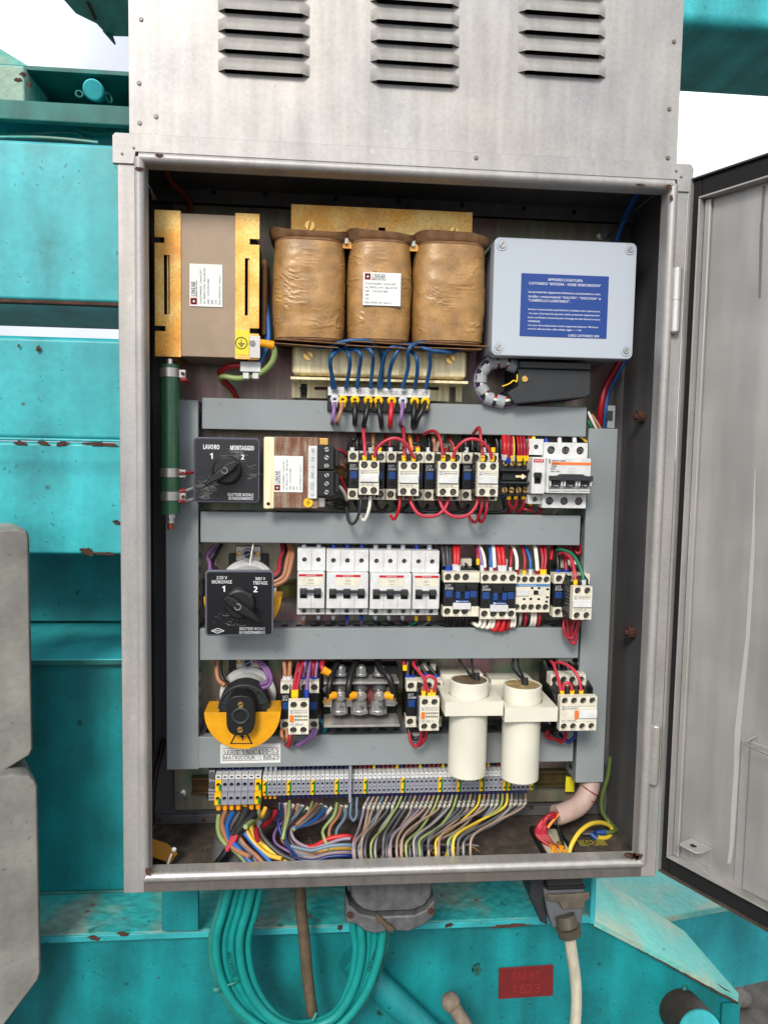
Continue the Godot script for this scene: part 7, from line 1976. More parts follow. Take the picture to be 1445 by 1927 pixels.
# ------------------------------------------------------------------ terminal row and the wires below it
func terminal_block(w: float, big: bool, earth: bool) -> Node3D:      # its base is the middle of the lower front edge
	var o := Node3D.new()
	var h := 0.0262 if not big else 0.036
	var d := 0.030
	var side := "term_grey"
	var m := M.new()
	var P := func(called: String, mm: M, k: String) -> MeshInstance3D:
		var q := MeshInstance3D.new()
		q.name = called
		q.mesh = mm.mesh()
		q.material_override = K[k]
		o.add_child(q, true)
		return q
	var e := 0.00025
	var body := M.new()
	var holes := M.new()
	if not big:
		var hw := w / 2 - e
		body.box(Vector3(0, h * 0.34, -d / 2), Vector3(2 * hw, h * 0.68, d), 0.0, true)
		var cell := Rect2(-hw, 0, 2 * hw, h * 0.30)
		body.hole(cell, 0, cell.position + cell.size * Vector2(0.5, 0.48), 0.0018, 0.004)
		var mid := Rect2(-hw, h * 0.30, 2 * hw, h * 0.10)
		body.patch(mid, 0)
		var c2 := Rect2(-hw, h * 0.40, 2 * hw, h * 0.28)
		body.hole(c2, 0, c2.position + c2.size * Vector2(0.5, 0.5), 0.0018, 0.004)
		holes.box(Vector3(0, h * 0.16, -0.0035), Vector3(0.0036, 0.0036, 0.001)).box(Vector3(0, h * 0.54, -0.0035), Vector3(0.0036, 0.0036, 0.001))
		P.call("terminal_body", body, "yellow" if earth else side)
		if earth:
			P.call("green_half", M.new().box(Vector3(hw * 0.62, h * 0.34, 0.0002), Vector3(hw * 0.72, h * 0.66, 0.0004)).box(Vector3(hw * 0.3, h * 0.60, 0.0002), Vector3(hw * 0.5, h * 0.1, 0.0004)), "green")
		else:
			P.call("test_slot", M.new().box(Vector3(0, h * 0.35, 0.0001), Vector3(hw * 1.2, h * 0.055, 0.0003)), "test_slot")
		P.call("screw_hole", holes, "hole")
		P.call("marker", M.new().box(Vector3(0, h * 0.83, -d * 0.40), Vector3(2 * hw, h * 0.27, d * 0.68), 0.0004), "white")
		P.call("marker_print", M.new().box(Vector3(0, h * 0.86, -d * 0.0595), Vector3(hw * 0.5, h * 0.06, 0.0002)), "ink")
		P.call("ferrule", M.new().cyl(Vector3(0, 0.0, -0.012), Vector3(0, -0.0085, -0.010), 0.0024, 0.0021, 9), "ferrule_blue")
		P.call("ferrule", M.new().cyl(Vector3(0, h * 0.96, -0.018), Vector3(0.0003, h * 0.96 + 0.0075, -0.020), 0.0022, 0.0020, 9), "ferrule_blue")
	else:
		var hw := w / 2 - e
		for t in 2:
			var y0 := 0.0 if t == 0 else h * 0.415
			var z0 := 0.0 if t == 0 else -0.006
			body.box(Vector3(0, y0 + h * 0.20, z0 - d / 2), Vector3(2 * hw, h * 0.40, d), 0.0, true)
			var cell := Rect2(-hw, y0, 2 * hw, h * 0.40)
			body.hole(cell, z0, cell.position + cell.size * Vector2(0.5, 0.55), 0.0026, 0.005)
			holes.box(Vector3(0, y0 + h * 0.22, z0 - 0.0045), Vector3(0.005, 0.005, 0.001))
		P.call("terminal_body", body, "yellow" if earth else side)
		if earth:
			P.call("green_half", M.new().box(Vector3(hw * 0.55, h * 0.12, 0.0002), Vector3(hw * 0.88, h * 0.22, 0.0004)).box(Vector3(hw * 0.55, h * 0.535, -0.0058), Vector3(hw * 0.88, h * 0.22, 0.0004)), "green")
		P.call("screw_hole", holes, "hole")
		P.call("marker", M.new().box(Vector3(0, h * 0.905, -d * 0.50), Vector3(2 * hw, h * 0.16, d * 0.62), 0.0004), "white")
		P.call("marker_print", M.new().box(Vector3(0, h * 0.92, -d * 0.189), Vector3(hw * 0.9, h * 0.05, 0.0002)), "ink")
		P.call("ferrule", M.new().cyl(Vector3(0, 0.0, -0.010), Vector3(0, -0.010, -0.008), 0.0034, 0.0030, 10), "lug_orange")
		P.call("ferrule", M.new().cyl(Vector3(0, h * 0.96, -0.020), Vector3(0, h * 0.96 + 0.006, -0.022), 0.0026, 0.0022, 9), "ferrule_blue")
	return o

func build_terminals() -> Array:
	mat("test_slot", Color(0.40, 0.41, 0.46), 0.5)
	mat("blue_stripe", Color(0.30, 0.48, 0.66), 0.45)
	var zs := -0.088
	var earths := [0, 5, 10, 15, 21, 29, 37, 41, 46, 51, 52, 57]
	var a := at(498.5, 1497, zs)
	var b := at(1001, 1487, zs)
	var n := 58
	var gap := at(660, 1493, zs).x
	var proto := [terminal_block((b.x - a.x) / (n - 1), false, false), terminal_block((b.x - a.x) / (n - 1), false, true)]
	var spots := []
	var y := (a.y + b.y) / 2
	for i in n:
		var o: Node3D = proto[1 if earths.has(i) else 0].duplicate()
		o.name = numbered("terminal_block")
		add_child(o)
		var x := lerpf(a.x, b.x, float(i) / (n - 1))
		o.position = Vector3(x, y, zs)
		spots.append(Vector3(x, y, zs))
		tag(o, ("yellow and green earth terminal block, %s such block along the row" % ordinal(earths.find(i) + 1)) if earths.has(i) else ("small grey terminal block, %s place from the left end of the row" % ordinal(i + 1)), "terminal block", "small terminal blocks along the lower rail")
		var top: Node = o.find_child("ferrule*", false, false)
		var kids := o.get_children()
		if i > 17:
			(kids[kids.size() - 1] as MeshInstance3D).material_override = K[["ferrule_red", "ferrule_yellow", "ferrule_red", "ferrule_blue", "ferrule_red"][(i * 7) % 5]]
		elif i < 3:
			(kids[kids.size() - 2] as MeshInstance3D).material_override = K["lug_orange"]
			(kids[kids.size() - 1] as MeshInstance3D).material_override = K["ferrule_white"]
		if i == n - 1:
			o.remove_child(kids[kids.size() - 2])
	for p in proto:
		p.free()
	var zl := -0.080
	var a2 := at(410, 1515, zl)
	var b2 := at(485, 1513, zl)
	var pb := [terminal_block((b2.x - a2.x) / 6.0, true, false), terminal_block((b2.x - a2.x) / 6.0, true, true)]
	for i in 7:
		var e := i == 0 or i == 6
		var o: Node3D = pb[1 if e else 0].duplicate()
		o.name = numbered("large_terminal_block")
		add_child(o)
		o.position = Vector3(lerpf(a2.x, b2.x, i / 6.0), a2.y, zl)
		tag(o, "%s large two tier terminal block at the left end of the row%s" % [ordinal(i + 1), ", yellow and green" if e else ""], "terminal block", "large terminal blocks at the left of the row")
	for p in pb:
		p.free()
	var eb := thing("end_bracket", "grey ribbed end bracket at the far left of the terminal row", "end bracket", at(400, 1508, -0.11))
	var er := rect(393, 1450, 405, 1508, -0.098)
	part(eb, "bracket_body", M.new().rbox(er, -0.125, -0.099, 0.001), "term_grey")
	for i in 4:
		part(eb, "rib", M.new().rbox(Rect2(er.position.x, er.position.y + 0.002 + i * 0.0042, er.size.x, 0.0022), -0.100, -0.0955, 0.0004), "term_grey")
	for p in [[399, 1459], [399, 1477]]:
		part(eb, "clamp_screw", M.new().cyl(at(p[0], p[1], -0.099), at(p[0], p[1], -0.0955), 0.0042, 0.0040, 14), "charcoal")
	var sp := thing("separator_plate", "thin grey separator plate standing out of the terminal row", "separator plate", at(658, 1511, -0.09))
	part(sp, "plate", M.new().rbox(rect(656.5, 1447, 661.5, 1511, -0.080), -0.125, -0.080, 0.0006), "term_grey")
	var es := rect(1064, 1462, 1080, 1490, ZP + 0.012)
	one("earth_sticker", "yellow earth sticker at the right end of the lower mounting rail", "sticker", M.new().rbox(es, ZP + 0.0105, ZP + 0.012), "sticker_yellow", Vector3(es.position.x, es.position.y, ZP + 0.011))
	return spots

func build_fan(spots: Array) -> void:
	var cols := ["tan", "lightgrey", "lilac", "grey", "tan", "steelblue", "grey", "tan", "lightgrey", "grey", "tan", "grey"]
	var names := {"tan": "beige", "lightgrey": "pale grey", "lilac": "lilac grey", "grey": "grey", "steelblue": "steel blue", "yellow": "yellow", "lime": "yellow-green"}
	var earths := [21, 29, 37, 41, 46, 51, 52, 57]
	var count := 0
	var n0 := 22
	for i in range(n0, 57):
		var s: Vector3 = spots[i]
		var u := float(i - n0) / (56 - n0)
		var k: String = cols[(i * 5) % 12]
		if i == 57 or earths.has(i): k = ["yellow", "lime"][i % 2]
		var endx := lerpf(664, 884, pow(u, 1.05)) + rng.randf_range(-9, 9)
		var lean := lerpf(8.0, 98.0, smoothstep(0.0, 0.75, u))
		var sx := lerpf(686, 992, float(i - n0) / (56 - n0))
		var dx := endx - sx
		var zz := -0.098
		var kink := rng.randf_range(-9, 9)
		var pts := PackedVector3Array()
		pts.append(s + Vector3(0, -0.0082, -0.010))
		pts.append(at(sx - 1 - 3 * u, 1519 - 8 * u, zz))
		pts.append(at(sx + dx * 0.16 + rng.randf_range(-3, 3), 1531 + kink * 0.3 - 4 * u, zz + 0.008 + rng.randf_range(-0.003, 0.003)))
		pts.append(at(sx + dx * 0.55 + rng.randf_range(-7, 7), 1556 + kink, zz + 0.030))
		pts.append(at(sx + dx * 0.90 - lean * 0.05, 1579 + kink, zz + 0.060 + rng.randf_range(-0.008, 0.008)))
		pts.append(at(endx, 1601, zz + 0.072))
		pts.append(at(endx + 3, 1623, zz + 0.076))
		count += 1
		var w := one("wire", "%s wire, %s in the fan of wires right of the separator plate" % [names[k], ordinal(count)], "wire", M.new().tube(pts, rng.randf_range(0.0015, 0.00175), 7, 6), "wire " + k, pts[0], "thin wires fanning out under the terminal row")
		if k != "yellow" and k != "lime":
			var s0 := pts[0].lerp(pts[1], 0.62)
			var s1 := pts[1].lerp(pts[2], 0.30)
			part(w, "marker_sleeve", M.new().tube(PackedVector3Array([s0, pts[1], s1]), 0.0022, 8, 3), "sleeve")
			part(w, "sleeve_print", M.new().cyl(s0.lerp(s1, 0.25), s0.lerp(s1, 0.42), 0.0023, 0.0023, 8, 0), "ink_grey")
	# wires from the left group of small terminals
	var ls := [["navy", [[529, 1512], [528, 1535], [524, 1552], [540, 1590], [570, 1626]]], ["tan", [[538, 1512], [538, 1540], [530, 1572], [545, 1592], [572, 1606], [640, 1618]]], ["lime", [[545, 1508], [543, 1535], [536, 1560], [532, 1580]]], ["violet", [[552, 1514], [545, 1535], [524, 1556], [516, 1572], [520, 1588], [545, 1603], [568, 1612], [610, 1620]]], ["brown", [[562, 1514], [556, 1535], [540, 1558], [531, 1580], [556, 1600], [600, 1606], [660, 1606]]], ["steelblue", [[570, 1516], [560, 1532], [542, 1550], [536, 1572], [546, 1594], [572, 1610], [640, 1616]]], ["darkgrey", [[580, 1520], [566, 1540], [548, 1556], [544, 1574], [556, 1592], [590, 1610], [660, 1612]]],
		["lime", [[588, 1510], [580, 1530], [566, 1548], [552, 1562]]], ["brown", [[598, 1514], [580, 1532], [558, 1552]]], ["grey", [[606, 1514], [586, 1536], [560, 1556]]], ["blue", [[614, 1518], [598, 1538], [576, 1551], [556, 1558]]], ["lilac", [[624, 1520], [606, 1542], [580, 1552], [556, 1556], [548, 1564], [556, 1582], [580, 1594], [604, 1592], [640, 1580], [660, 1578]]], ["lime", [[634, 1512], [628, 1535], [609, 1560], [609, 1574], [618, 1596], [630, 1624]]], ["brown", [[643, 1516], [636, 1536], [622, 1556], [620, 1576], [630, 1598], [640, 1624]]], ["steelblue", [[652, 1516], [648, 1540], [634, 1562], [634, 1585], [642, 1606], [644, 1626]]]]
	for i in ls.size():
		var pts := []
		var c: Array = ls[i][1]
		for j in c.size():
			var t := float(j) / (c.size() - 1)
			pts.append([c[j][0], c[j][1], lerpf(-0.098, -0.040, t) + 0.012 * sin(PI * t) - 0.001 * (i % 4)])
		var w := wire("%s wire, %s of those bending left under the terminal row" % [{"navy": "dark blue", "tan": "beige", "lime": "yellow-green", "steelblue": "steel blue", "darkgrey": "dark grey", "lilac": "lilac"}.get(ls[i][0], ls[i][0]), ordinal(i + 1)], ls[i][0], 0.0023, pts, "wires under the left half of the terminal row")
		var p0 := at(c[0][0], c[0][1], -0.098)
		var p1 := at(lerpf(c[0][0], c[1][0], 0.5), lerpf(c[0][1], c[1][1], 0.5), -0.096)
		if ls[i][0] != "lime":
			part(w, "marker_sleeve", M.new().cyl(p0 + (p0 - p1) * 0.1, p1, 0.0026, 0.0026, 10), "sleeve")
	wire("blue wire making a U under the separator plate", "steelblue", 0.0021, [[662, 1500, -0.096], [660, 1520, -0.093], [659, 1534, -0.092], [665, 1544, -0.091], [671, 1534, -0.092], [671, 1516, -0.094], [672, 1500, -0.097]])
	# heavier wires under the large terminals
	var hv := [["lime", [[412, 1535], [411, 1560], [420, 1582], [450, 1607], [470, 1632]], 0.0034], ["brown", [[424, 1528], [418, 1548], [424, 1572], [440, 1596], [470, 1612]], 0.0032], ["blue", [[438, 1530], [428, 1552], [430, 1574], [448, 1596], [482, 1634]], 0.0036], ["grey", [[452, 1530], [438, 1550], [434, 1565], [446, 1580], [470, 1604], [490, 1634]], 0.0032], ["brown", [[446, 1568], [462, 1592], [484, 1612], [504, 1634]], 0.0032], ["blue", [[456, 1562], [478, 1588], [500, 1612], [518, 1634]], 0.0034], ["lime", [[488, 1526], [486, 1540], [474, 1546], [462, 1556]], 0.0032], ["amber", [[500, 1520], [492, 1538], [482, 1548], [464, 1556], [474, 1580], [500, 1606], [530, 1616]], 0.0032], ["darkgrey", [[508, 1526], [500, 1540], [488, 1548]], 0.0034], ["red", [[519, 1526], [508, 1546], [492, 1556], [482, 1564], [486, 1582]], 0.0036],
		["yellow", [[470, 1548], [482, 1574], [508, 1600], [538, 1620], [552, 1632]], 0.0036], ["darkgrey", [[485, 1546], [492, 1570], [508, 1590], [530, 1608], [556, 1620]], 0.0034]]
	for i in hv.size():
		var c: Array = hv[i][1]
		var pts := []
		for j in c.size():
			var t := float(j) / (c.size() - 1)
			pts.append([c[j][0], c[j][1], lerpf(-0.088 if i < 4 or i in [6, 7, 8, 9] else -0.055, -0.024, t) + 0.002 * (i % 3)])
		wire("%s heavy wire under the large terminals, %s from the left" % [{"lime": "yellow-green", "darkgrey": "dark grey"}.get(hv[i][0], hv[i][0]), ordinal(i + 1)], hv[i][0], hv[i][2], pts, "heavy wires under the large terminals")
	# lying bundle
	var bd := [["darkgrey", 1606, 0.0032], ["crimson", 1598, 0.0030], ["scarlet", 1590, 0.0034], ["amber", 1602, 0.0028], ["lilac", 1610, 0.0026], ["tan", 1614, 0.0026], ["navy", 1616, 0.0026], ["steelblue", 1596, 0.0026]]
	for i in bd.size():
		var y: float = bd[i][1]
		wire("%s wire bundled on the cabinet floor behind the lip, %s from the back" % [{"darkgrey": "dark grey", "crimson": "dark red", "scarlet": "bright red", "lilac": "lilac", "tan": "beige", "navy": "dark blue", "steelblue": "steel blue", "amber": "amber"}[bd[i][0]], ordinal(i + 1)], bd[i][0], bd[i][2], [[548, y - 4, -0.07 + i * 0.005], [585, y + 4, -0.062 + i * 0.005], [620, y - 4 - (8 if i == 2 else 0), -0.06 + i * 0.005], [655, y - 6 - (10 if i == 2 else 0), -0.06 + i * 0.005], [672, y - 2, -0.064 + i * 0.004]], "bundle on the cabinet floor")
	# second, low tangle under the fan
	for i in 10:
		var k: String = ["grey", "tan", "darkgrey", "amber", "lightgrey"][i % 5]
		var x := 700 + i * 17.0
		wire("%s wire lying low behind the fan of wires, %s from the left" % [{"tan": "beige", "darkgrey": "dark grey", "lightgrey": "pale grey"}.get(k, k), ordinal(i + 1)], k, 0.0022, [[x, 1625, -0.03], [x + 6, 1604, -0.05], [x + 24, 1590 + (i % 3) * 3, -0.07], [x + 48, 1594, -0.075], [x + 66, 1606, -0.06]], "wires lying behind the fan")
	# taped black ends with red wire
	var tp := thing("taped_wires", "two black taped wire ends with a red pair below the large terminals", "taped wires", at(450, 1580, -0.05))
	part(tp, "tape", M.new().tube(PackedVector3Array([at(464, 1522, -0.058), at(456, 1540, -0.05), at(444, 1562, -0.046), at(437, 1570, -0.045)]), 0.0058, 10, 5, 0.0046), "rubber")
	part(tp, "tape", M.new().tube(PackedVector3Array([at(478, 1532, -0.056), at(468, 1544, -0.048), at(452, 1560, -0.044), at(446, 1568, -0.043)]), 0.0060, 10, 5, 0.0046), "rubber")
	for i in 2:
		part(tp, "red_wire", M.new().tube(PackedVector3Array([at(441 + i * 6, 1568, -0.044), at(436 + i * 4, 1582, -0.042), at(427, 1602 - i * 3, -0.04)]), 0.0030, 8, 5), "wire pink")
	part(tp, "black_lead", M.new().tube(PackedVector3Array([at(428, 1600, -0.041), at(420, 1612, -0.04), at(404, 1632, -0.04)]), 0.0046, 10, 5), "wire black")

func build_floor_things() -> void:
	# cast gland lying at the left of the wires
	var fy := -0.4123 + 0.0036
	var g := at(438, 1600, -0.075)
	var gl := thing("cast_gland", "grey cast metal cable gland on the cabinet floor under the heavy wires", "cable gland", Vector3(g.x, fy, g.z))
	part(gl, "gland_body", M.new().cyl(Vector3(g.x, fy, g.z), Vector3(g.x, fy + 0.022, g.z), 0.026, 0.022, 28), "cast")
	var w := Vector3(at(300, 1612, -0.06).x, fy, -0.055)
	var am := thing("amber_plate", "chipped amber resin plate leaning in the lower left corner of the cabinet", "plate", w)
	var b := Basis.from_euler(Vector3(-1.15, 0.3, -0.55))
	part(am, "plate", M.new().prism(PackedVector2Array([Vector2(-0.020, -0.010), Vector2(0.021, -0.011), Vector2(0.023, 0.004), Vector2(0.006, 0.012), Vector2(-0.020, 0.012)]), -0.001, 0.001, 0.0003, func(v: Vector3) -> Vector3: return w + Vector3(0.0, 0.016, 0) + b * v), "amber")
	part(am, "white_tie", M.new().cyl(w + Vector3(0.012, 0.001, 0.018), w + Vector3(0.018, 0.018, 0.012), 0.0014, 0.0014, 8).ball(w + Vector3(0.020, 0.021, 0.008), Vector3(0.003, 0.003, 0.002)), "white")
	for i in 40:
		pass
	var m := M.new()
	for i in 90:
		var x := rng.randf_range(-0.29, 0.29)
		var r := rng.randf_range(0.0006, 0.0022)
		m.ball(Vector3(x, fy + r * 0.4, rng.randf_range(-0.145, -0.02)), Vector3(r * 1.3, r, r), 5, 3)
	var cr := one("crumbs", "crumbs of dirt and flakes scattered on the cabinet floor", "dirt", m, "mud", Vector3(0, fy, -0.08))
	cr.set_meta("kind", "stuff")
	# pale conduit with red wires
	var c := thing("wire_conduit", "pale pinkish conduit bending from the right duct to the socket insert", "conduit", at(1110, 1475, -0.1))
	part(c, "conduit_tube", M.new().tube(PackedVector3Array([at(1112, 1462, -0.105), at(1106, 1490, -0.1), at(1088, 1516, -0.092), at(1060, 1530, -0.085), at(1044, 1534, -0.082)]), 0.0128, 18, 8), "conduit")
	for q in [[1110, 1487, 0.97], [1104, 1500, 0.9]]:
		part(c, "cable_tie", M.new().ring(at(q[0], q[1], -0.098), Vector3(0.5, 0.85, -0.1).normalized(), 0.0128, 0.0006, 18), "ferrule_red")
	for i in 9:
		var t := i / 8.0
		wire("red wire, %s of the bunch drooping from the pale conduit" % ordinal(i + 1), "pink" if i % 2 else "red", 0.0027, [[1046 - 2 * t, 1530 + 6 * t, -0.082 + 0.006 * (i % 3)], [1032 - 6 * t, 1534 + 8 * t, -0.078 + 0.006 * (i % 3)], [1012 + 14 * t, 1554 + 4 * t, -0.072 + 0.006 * (i % 2)], [1010 + 18 * t, 1572, -0.066], [1028 + 12 * t, 1588 + 2 * (i % 2), -0.058], [1044 + 7 * t, 1600, -0.050]], "red wires from the pale conduit")
	wire("thin black wire beside the red bunch at the socket insert", "black", 0.0026, [[1052, 1536, -0.08], [1049, 1552, -0.076], [1056, 1580, -0.06], [1062, 1606, -0.045]])
	wire("orange wire in the red bunch from the pale conduit", "orange", 0.0022, [[1056, 1528, -0.075], [1042, 1542, -0.07], [1030, 1558, -0.066]])
	var si := thing("socket_insert", "long pale socket insert with black edges in the cabinet floor at lower right", "socket insert", Vector3(at(1045, 1590, -0.05).x, fy, -0.06))
	var ax := at(1040, 1590, -0.06).x
	part(si, "insert_rim", M.new().box(Vector3(ax - 0.016, fy + 0.004, -0.062), Vector3(0.003, 0.008, 0.085)).box(Vector3(ax + 0.020, fy + 0.004, -0.062), Vector3(0.003, 0.008, 0.085)).box(Vector3(ax + 0.002, fy + 0.004, -0.104), Vector3(0.038, 0.008, 0.003)), "rubber")
	part(si, "insert_body", M.new().box(Vector3(ax + 0.002, fy + 0.004, -0.06), Vector3(0.030, 0.007, 0.078), 0.001), "cable_grey")
	for i in 6:
		part(si, "contact", M.new().cyl(Vector3(ax - 0.004 + 0.010 * (i % 2), fy + 0.0075, -0.035 - 0.010 * (i / 2)), Vector3(ax - 0.004 + 0.010 * (i % 2), fy + 0.0125, -0.035 - 0.010 * (i / 2)), 0.0030, 0.0034, 8), "lug_orange" if i < 4 else "brass")
	wire("yellow wire arching over the cabinet floor at the lower right", "yellow", 0.0032, [[1070, 1608, -0.04], [1076, 1588, -0.045], [1090, 1566, -0.055], [1110, 1551, -0.07], [1130, 1548, -0.085], [1146, 1554, -0.095], [1151, 1564, -0.095], [1142, 1576, -0.085], [1124, 1576, -0.08]])
	wire("green cable running down the right inner wall to the floor", "olive", 0.0034, [[1147, 1425, -0.12], [1143, 1460, -0.12], [1133, 1495, -0.12], [1132, 1525, -0.12], [1146, 1548, -0.115], [1158, 1560, -0.1], [1150, 1566, -0.09], [1136, 1566, -0.088]], "", "cable", "cable")
	var lug := thing("cable_lug", "blue insulated lugs where green and yellow cables meet the cabinet floor", "cable lug", at(1125, 1572, -0.085))
	part(lug, "sleeve", M.new().cyl(at(1138, 1566, -0.088), at(1120, 1567, -0.088), 0.0042, 0.0036, 12).cyl(at(1122, 1578, -0.08), at(1110, 1568, -0.084), 0.0042, 0.0034, 12), "blue")
	part(lug, "tongue", M.new().box(at(1106, 1567, -0.088), Vector3(0.016, 0.002, 0.008), 0.0005), "zinc")
	var st := one("earth_sticker", "yellow earth sticker on the cabinet floor beside the blue lugs", "sticker", M.new().box(Vector3(at(1110, 1580, -0.08).x, fy + 0.0005, -0.074), Vector3(0.036, 0.0006, 0.014)), "sticker_dirty", Vector3(at(1110, 1580, -0.08).x, fy, -0.074))
	earth_flat(st, Vector3(at(1106, 1580, -0.08).x, fy + 0.001, -0.074), 0.007)
	wire("black cable along the lower left inner wall of the cabinet", "black", 0.0040, [[308, 1392, -0.13], [302, 1420, -0.13], [292, 1460, -0.125], [287, 1520, -0.12], [284, 1560, -0.115]], "", "cable", "cable")

func earth_flat(o: Node3D, c: Vector3, r: float) -> void:
	part(o, "earth_symbol", M.new().ring(c, Vector3.UP, r, r * 0.09, 20).box(c, Vector3(r * 1.1, 0.0003, r * 0.12)).box(c + Vector3(0, 0, r * 0.25), Vector3(r * 0.7, 0.0003, r * 0.12)).box(c - Vector3(0, 0, r * 0.4), Vector3(r * 0.12, 0.0003, r * 0.7)), "ink")

# ------------------------------------------------------------------ below the cabinet
func build_below() -> void:
	var yb := -0.4125
	# coil of teal cable
	var c := thing("cable_coil", "coil of turquoise electric cable hanging under the cabinet", "cable coil", at(560, 1920, -0.10))
	for i in 10:
		var f := i / 9.0
		var z := -0.098 + 0.012 * (i % 2) + (0.009 if i in [1, 4, 7] else 0.0)
		var p := PackedVector3Array([at(430 + 62 * f, 1655, z), at(414 + 66 * f, 1712, z), at(400 + 66 * f, 1768, z), at(406 + 66 * f, 1830, z), at(436 + 58 * f, 1890 - 8 * f, z), at(490 + 40 * f, 1935 - 16 * f, z), at(560 + 12 * f, 1960 - 32 * f, z), at(630 - 2 * f, 1940 - 32 * f, z), at(686 - 28 * f, 1880 - 24 * f, z), at(716 - 46 * f, 1810 - 18 * f, z), at(727 - 62 * f, 1750 - 6 * f, z), at(729 - 66 * f, 1700, z)])
		part(c, "cable_turn", M.new().tube(p, 0.0054, 12, 6), "hose" if i % 4 else "hose_old")
	part(c, "cable_tie", M.new().tube(PackedVector3Array([at(402, 1864, -0.088), at(418, 1858, -0.078), at(440, 1850, -0.076), at(458, 1842, -0.088)]), 0.0016, 6, 5), "hose_old")
	part(c, "cable_tie", M.new().ball(at(408, 1862, -0.080), Vector3(0.006, 0.004, 0.004), 8, 6), "hose_old")
	part(c, "cable_tie", M.new().tube(PackedVector3Array([at(588, 1932, -0.082), at(590, 1918, -0.082), at(596, 1906, -0.086)]), 0.0022, 6, 4), "hose_old")
	for q in [["CATTANEO MACCH", 706, 1790, 0.055, 1.28], ["CATTANEO", 716, 1822, 0.04, 1.2], ["VOLT 450/750", 436, 1815, 0.034, -1.35]]:
		txt(c, q[0], at(q[1], q[2], -0.079), q[3], 0.0042, "ink", false, Basis(Vector3.BACK, q[4]))
	# old hose
	wire("weathered brown rubber hose hanging behind the turquoise coil", "hose_brown", 0.0085, [[563, 1640, -0.125], [566, 1700, -0.12], [573, 1770, -0.115], [580, 1850, -0.11], [588, 1910, -0.105], [592, 1960, -0.1]], "", "hose", "hose")
	# grey cast box
	var z := -0.055
	var g := thing("cable_entry_box", "grey hammered cast metal cable entry box with two rounded outlets under the cabinet", "cable entry", Vector3(at(735, 1660, z).x, yb, -0.08))
	var q := func(px: float, py: float) -> Vector2:
		var v := at(px, py, z)
		return Vector2(v.x, v.y)
	var poly := PackedVector2Array([q.call(654, 1640), q.call(817, 1640), q.call(812, 1690), q.call(800, 1706), q.call(778, 1716), q.call(700, 1719), q.call(682, 1714), q.call(668, 1702), q.call(660, 1688)])
	for i in poly.size():
		poly[i].y = minf(poly[i].y, yb - 0.0005)
	part(g, "box_body", M.new().prism(poly, -0.135, z, 0.004), "cast")
	var fl := PackedVector2Array([q.call(650, 1680), q.call(657, 1700), q.call(664, 1704), q.call(676, 1716), q.call(700, 1722), q.call(780, 1719), q.call(802, 1708), q.call(808, 1698), q.call(818, 1692), q.call(818, 1720), q.call(812, 1726), q.call(795, 1740), q.call(770, 1751), q.call(745, 1750), q.call(737, 1742), q.call(724, 1752), q.call(704, 1755), q.call(685, 1750), q.call(670, 1738), q.call(652, 1734), q.call(649, 1728)])
	part(g, "outlet_flange", M.new().prism(fl, z - 0.03, z + 0.004, 0.003), "cast")
	for p in [[659, 1722], [811, 1715]]:
		screw(g, at(p[0], p[1], z + 0.005), 0.0042, 0.9, "rust")
	part(g, "loose_pin", M.new().cyl(at(708, 1722, z + 0.008), at(730, 1744, z + 0.010), 0.0026, 0.0030, 10).cyl(at(728, 1742, z + 0.010), at(738, 1750, z + 0.010), 0.0042, 0.0042, 8), "hose_brown")
	# plug with grey cable
	var pz := -0.05
	var pl := thing("cable_plug", "grey industrial plug hood under the cabinet with its locking lever", "plug", Vector3(at(1050, 1660, pz).x, yb, -0.08))
	var r1 := rect(1030, 1655, 1100, 1674, pz + 0.005)
	part(pl, "plug_socket", M.new().rbox(Rect2(r1.position.x, r1.position.y, r1.size.x, yb - 0.0006 - r1.position.y), -0.12, pz + 0.002, 0.003), "charcoal")
	var q2 := func(px: float, py: float) -> Vector2:
		var v := at(px, py, pz)
		return Vector2(v.x, v.y)
	part(pl, "plug_hood", M.new().prism(PackedVector2Array([q2.call(1022, 1674), q2.call(1100, 1672), q2.call(1100, 1700), q2.call(1094, 1742), q2.call(1040, 1748), q2.call(1030, 1720)]), -0.11, pz, 0.003), "hood_grey")
	part(pl, "plug_cheek", M.new().prism(PackedVector2Array([q2.call(999, 1655), q2.call(1027, 1662), q2.call(1026, 1700), q2.call(1034, 1748), q2.call(1020, 1742), q2.call(999, 1692)]), -0.11, pz - 0.006, 0.002), "charcoal")
	part(pl, "seal", M.new().rbox(rect(1028, 1668, 1102, 1676, pz + 0.004), -0.11, pz + 0.004, 0.002), "rubber")
	part(pl, "lever", M.new().prism(PackedVector2Array([q2.call(1026, 1680), q2.call(1106, 1676), q2.call(1107, 1686), q2.call(1098, 1692), q2.call(1097, 1704), q2.call(1056, 1707), q2.call(1048, 1694), q2.call(1027, 1690)]), pz + 0.001, pz + 0.006, 0.0015), "cable_grey_dark")
	var g0 := at(1062, 1722, pz + 0.004)
	var g1 := at(1068, 1744, pz + 0.008)
	var g2 := at(1072, 1760, pz + 0.010)
	part(pl, "cable_gland", M.new().cyl(g0, g1, 0.0125, 0.0130, 24).cyl(g1, g2, 0.0158, 0.0142, 24), "gland_grey")
	part(pl, "gland_hole", M.new().cyl(g2, g2 + (g2 - g1).normalized() * 0.0005, 0.0120, 0.0120, 24), "hole")
	wire("thick dirty white cable hanging down from the grey plug", "cable_grey", 0.0082, [[1070, 1752, pz + 0.009], [1075, 1790, pz + 0.006], [1082, 1840, pz], [1084, 1890, pz - 0.005], [1080, 1960, pz - 0.01]], "", "cable", "cable")
	# red number plate on the web
	var rz := -0.168
	var rc := at(989, 1847, rz)
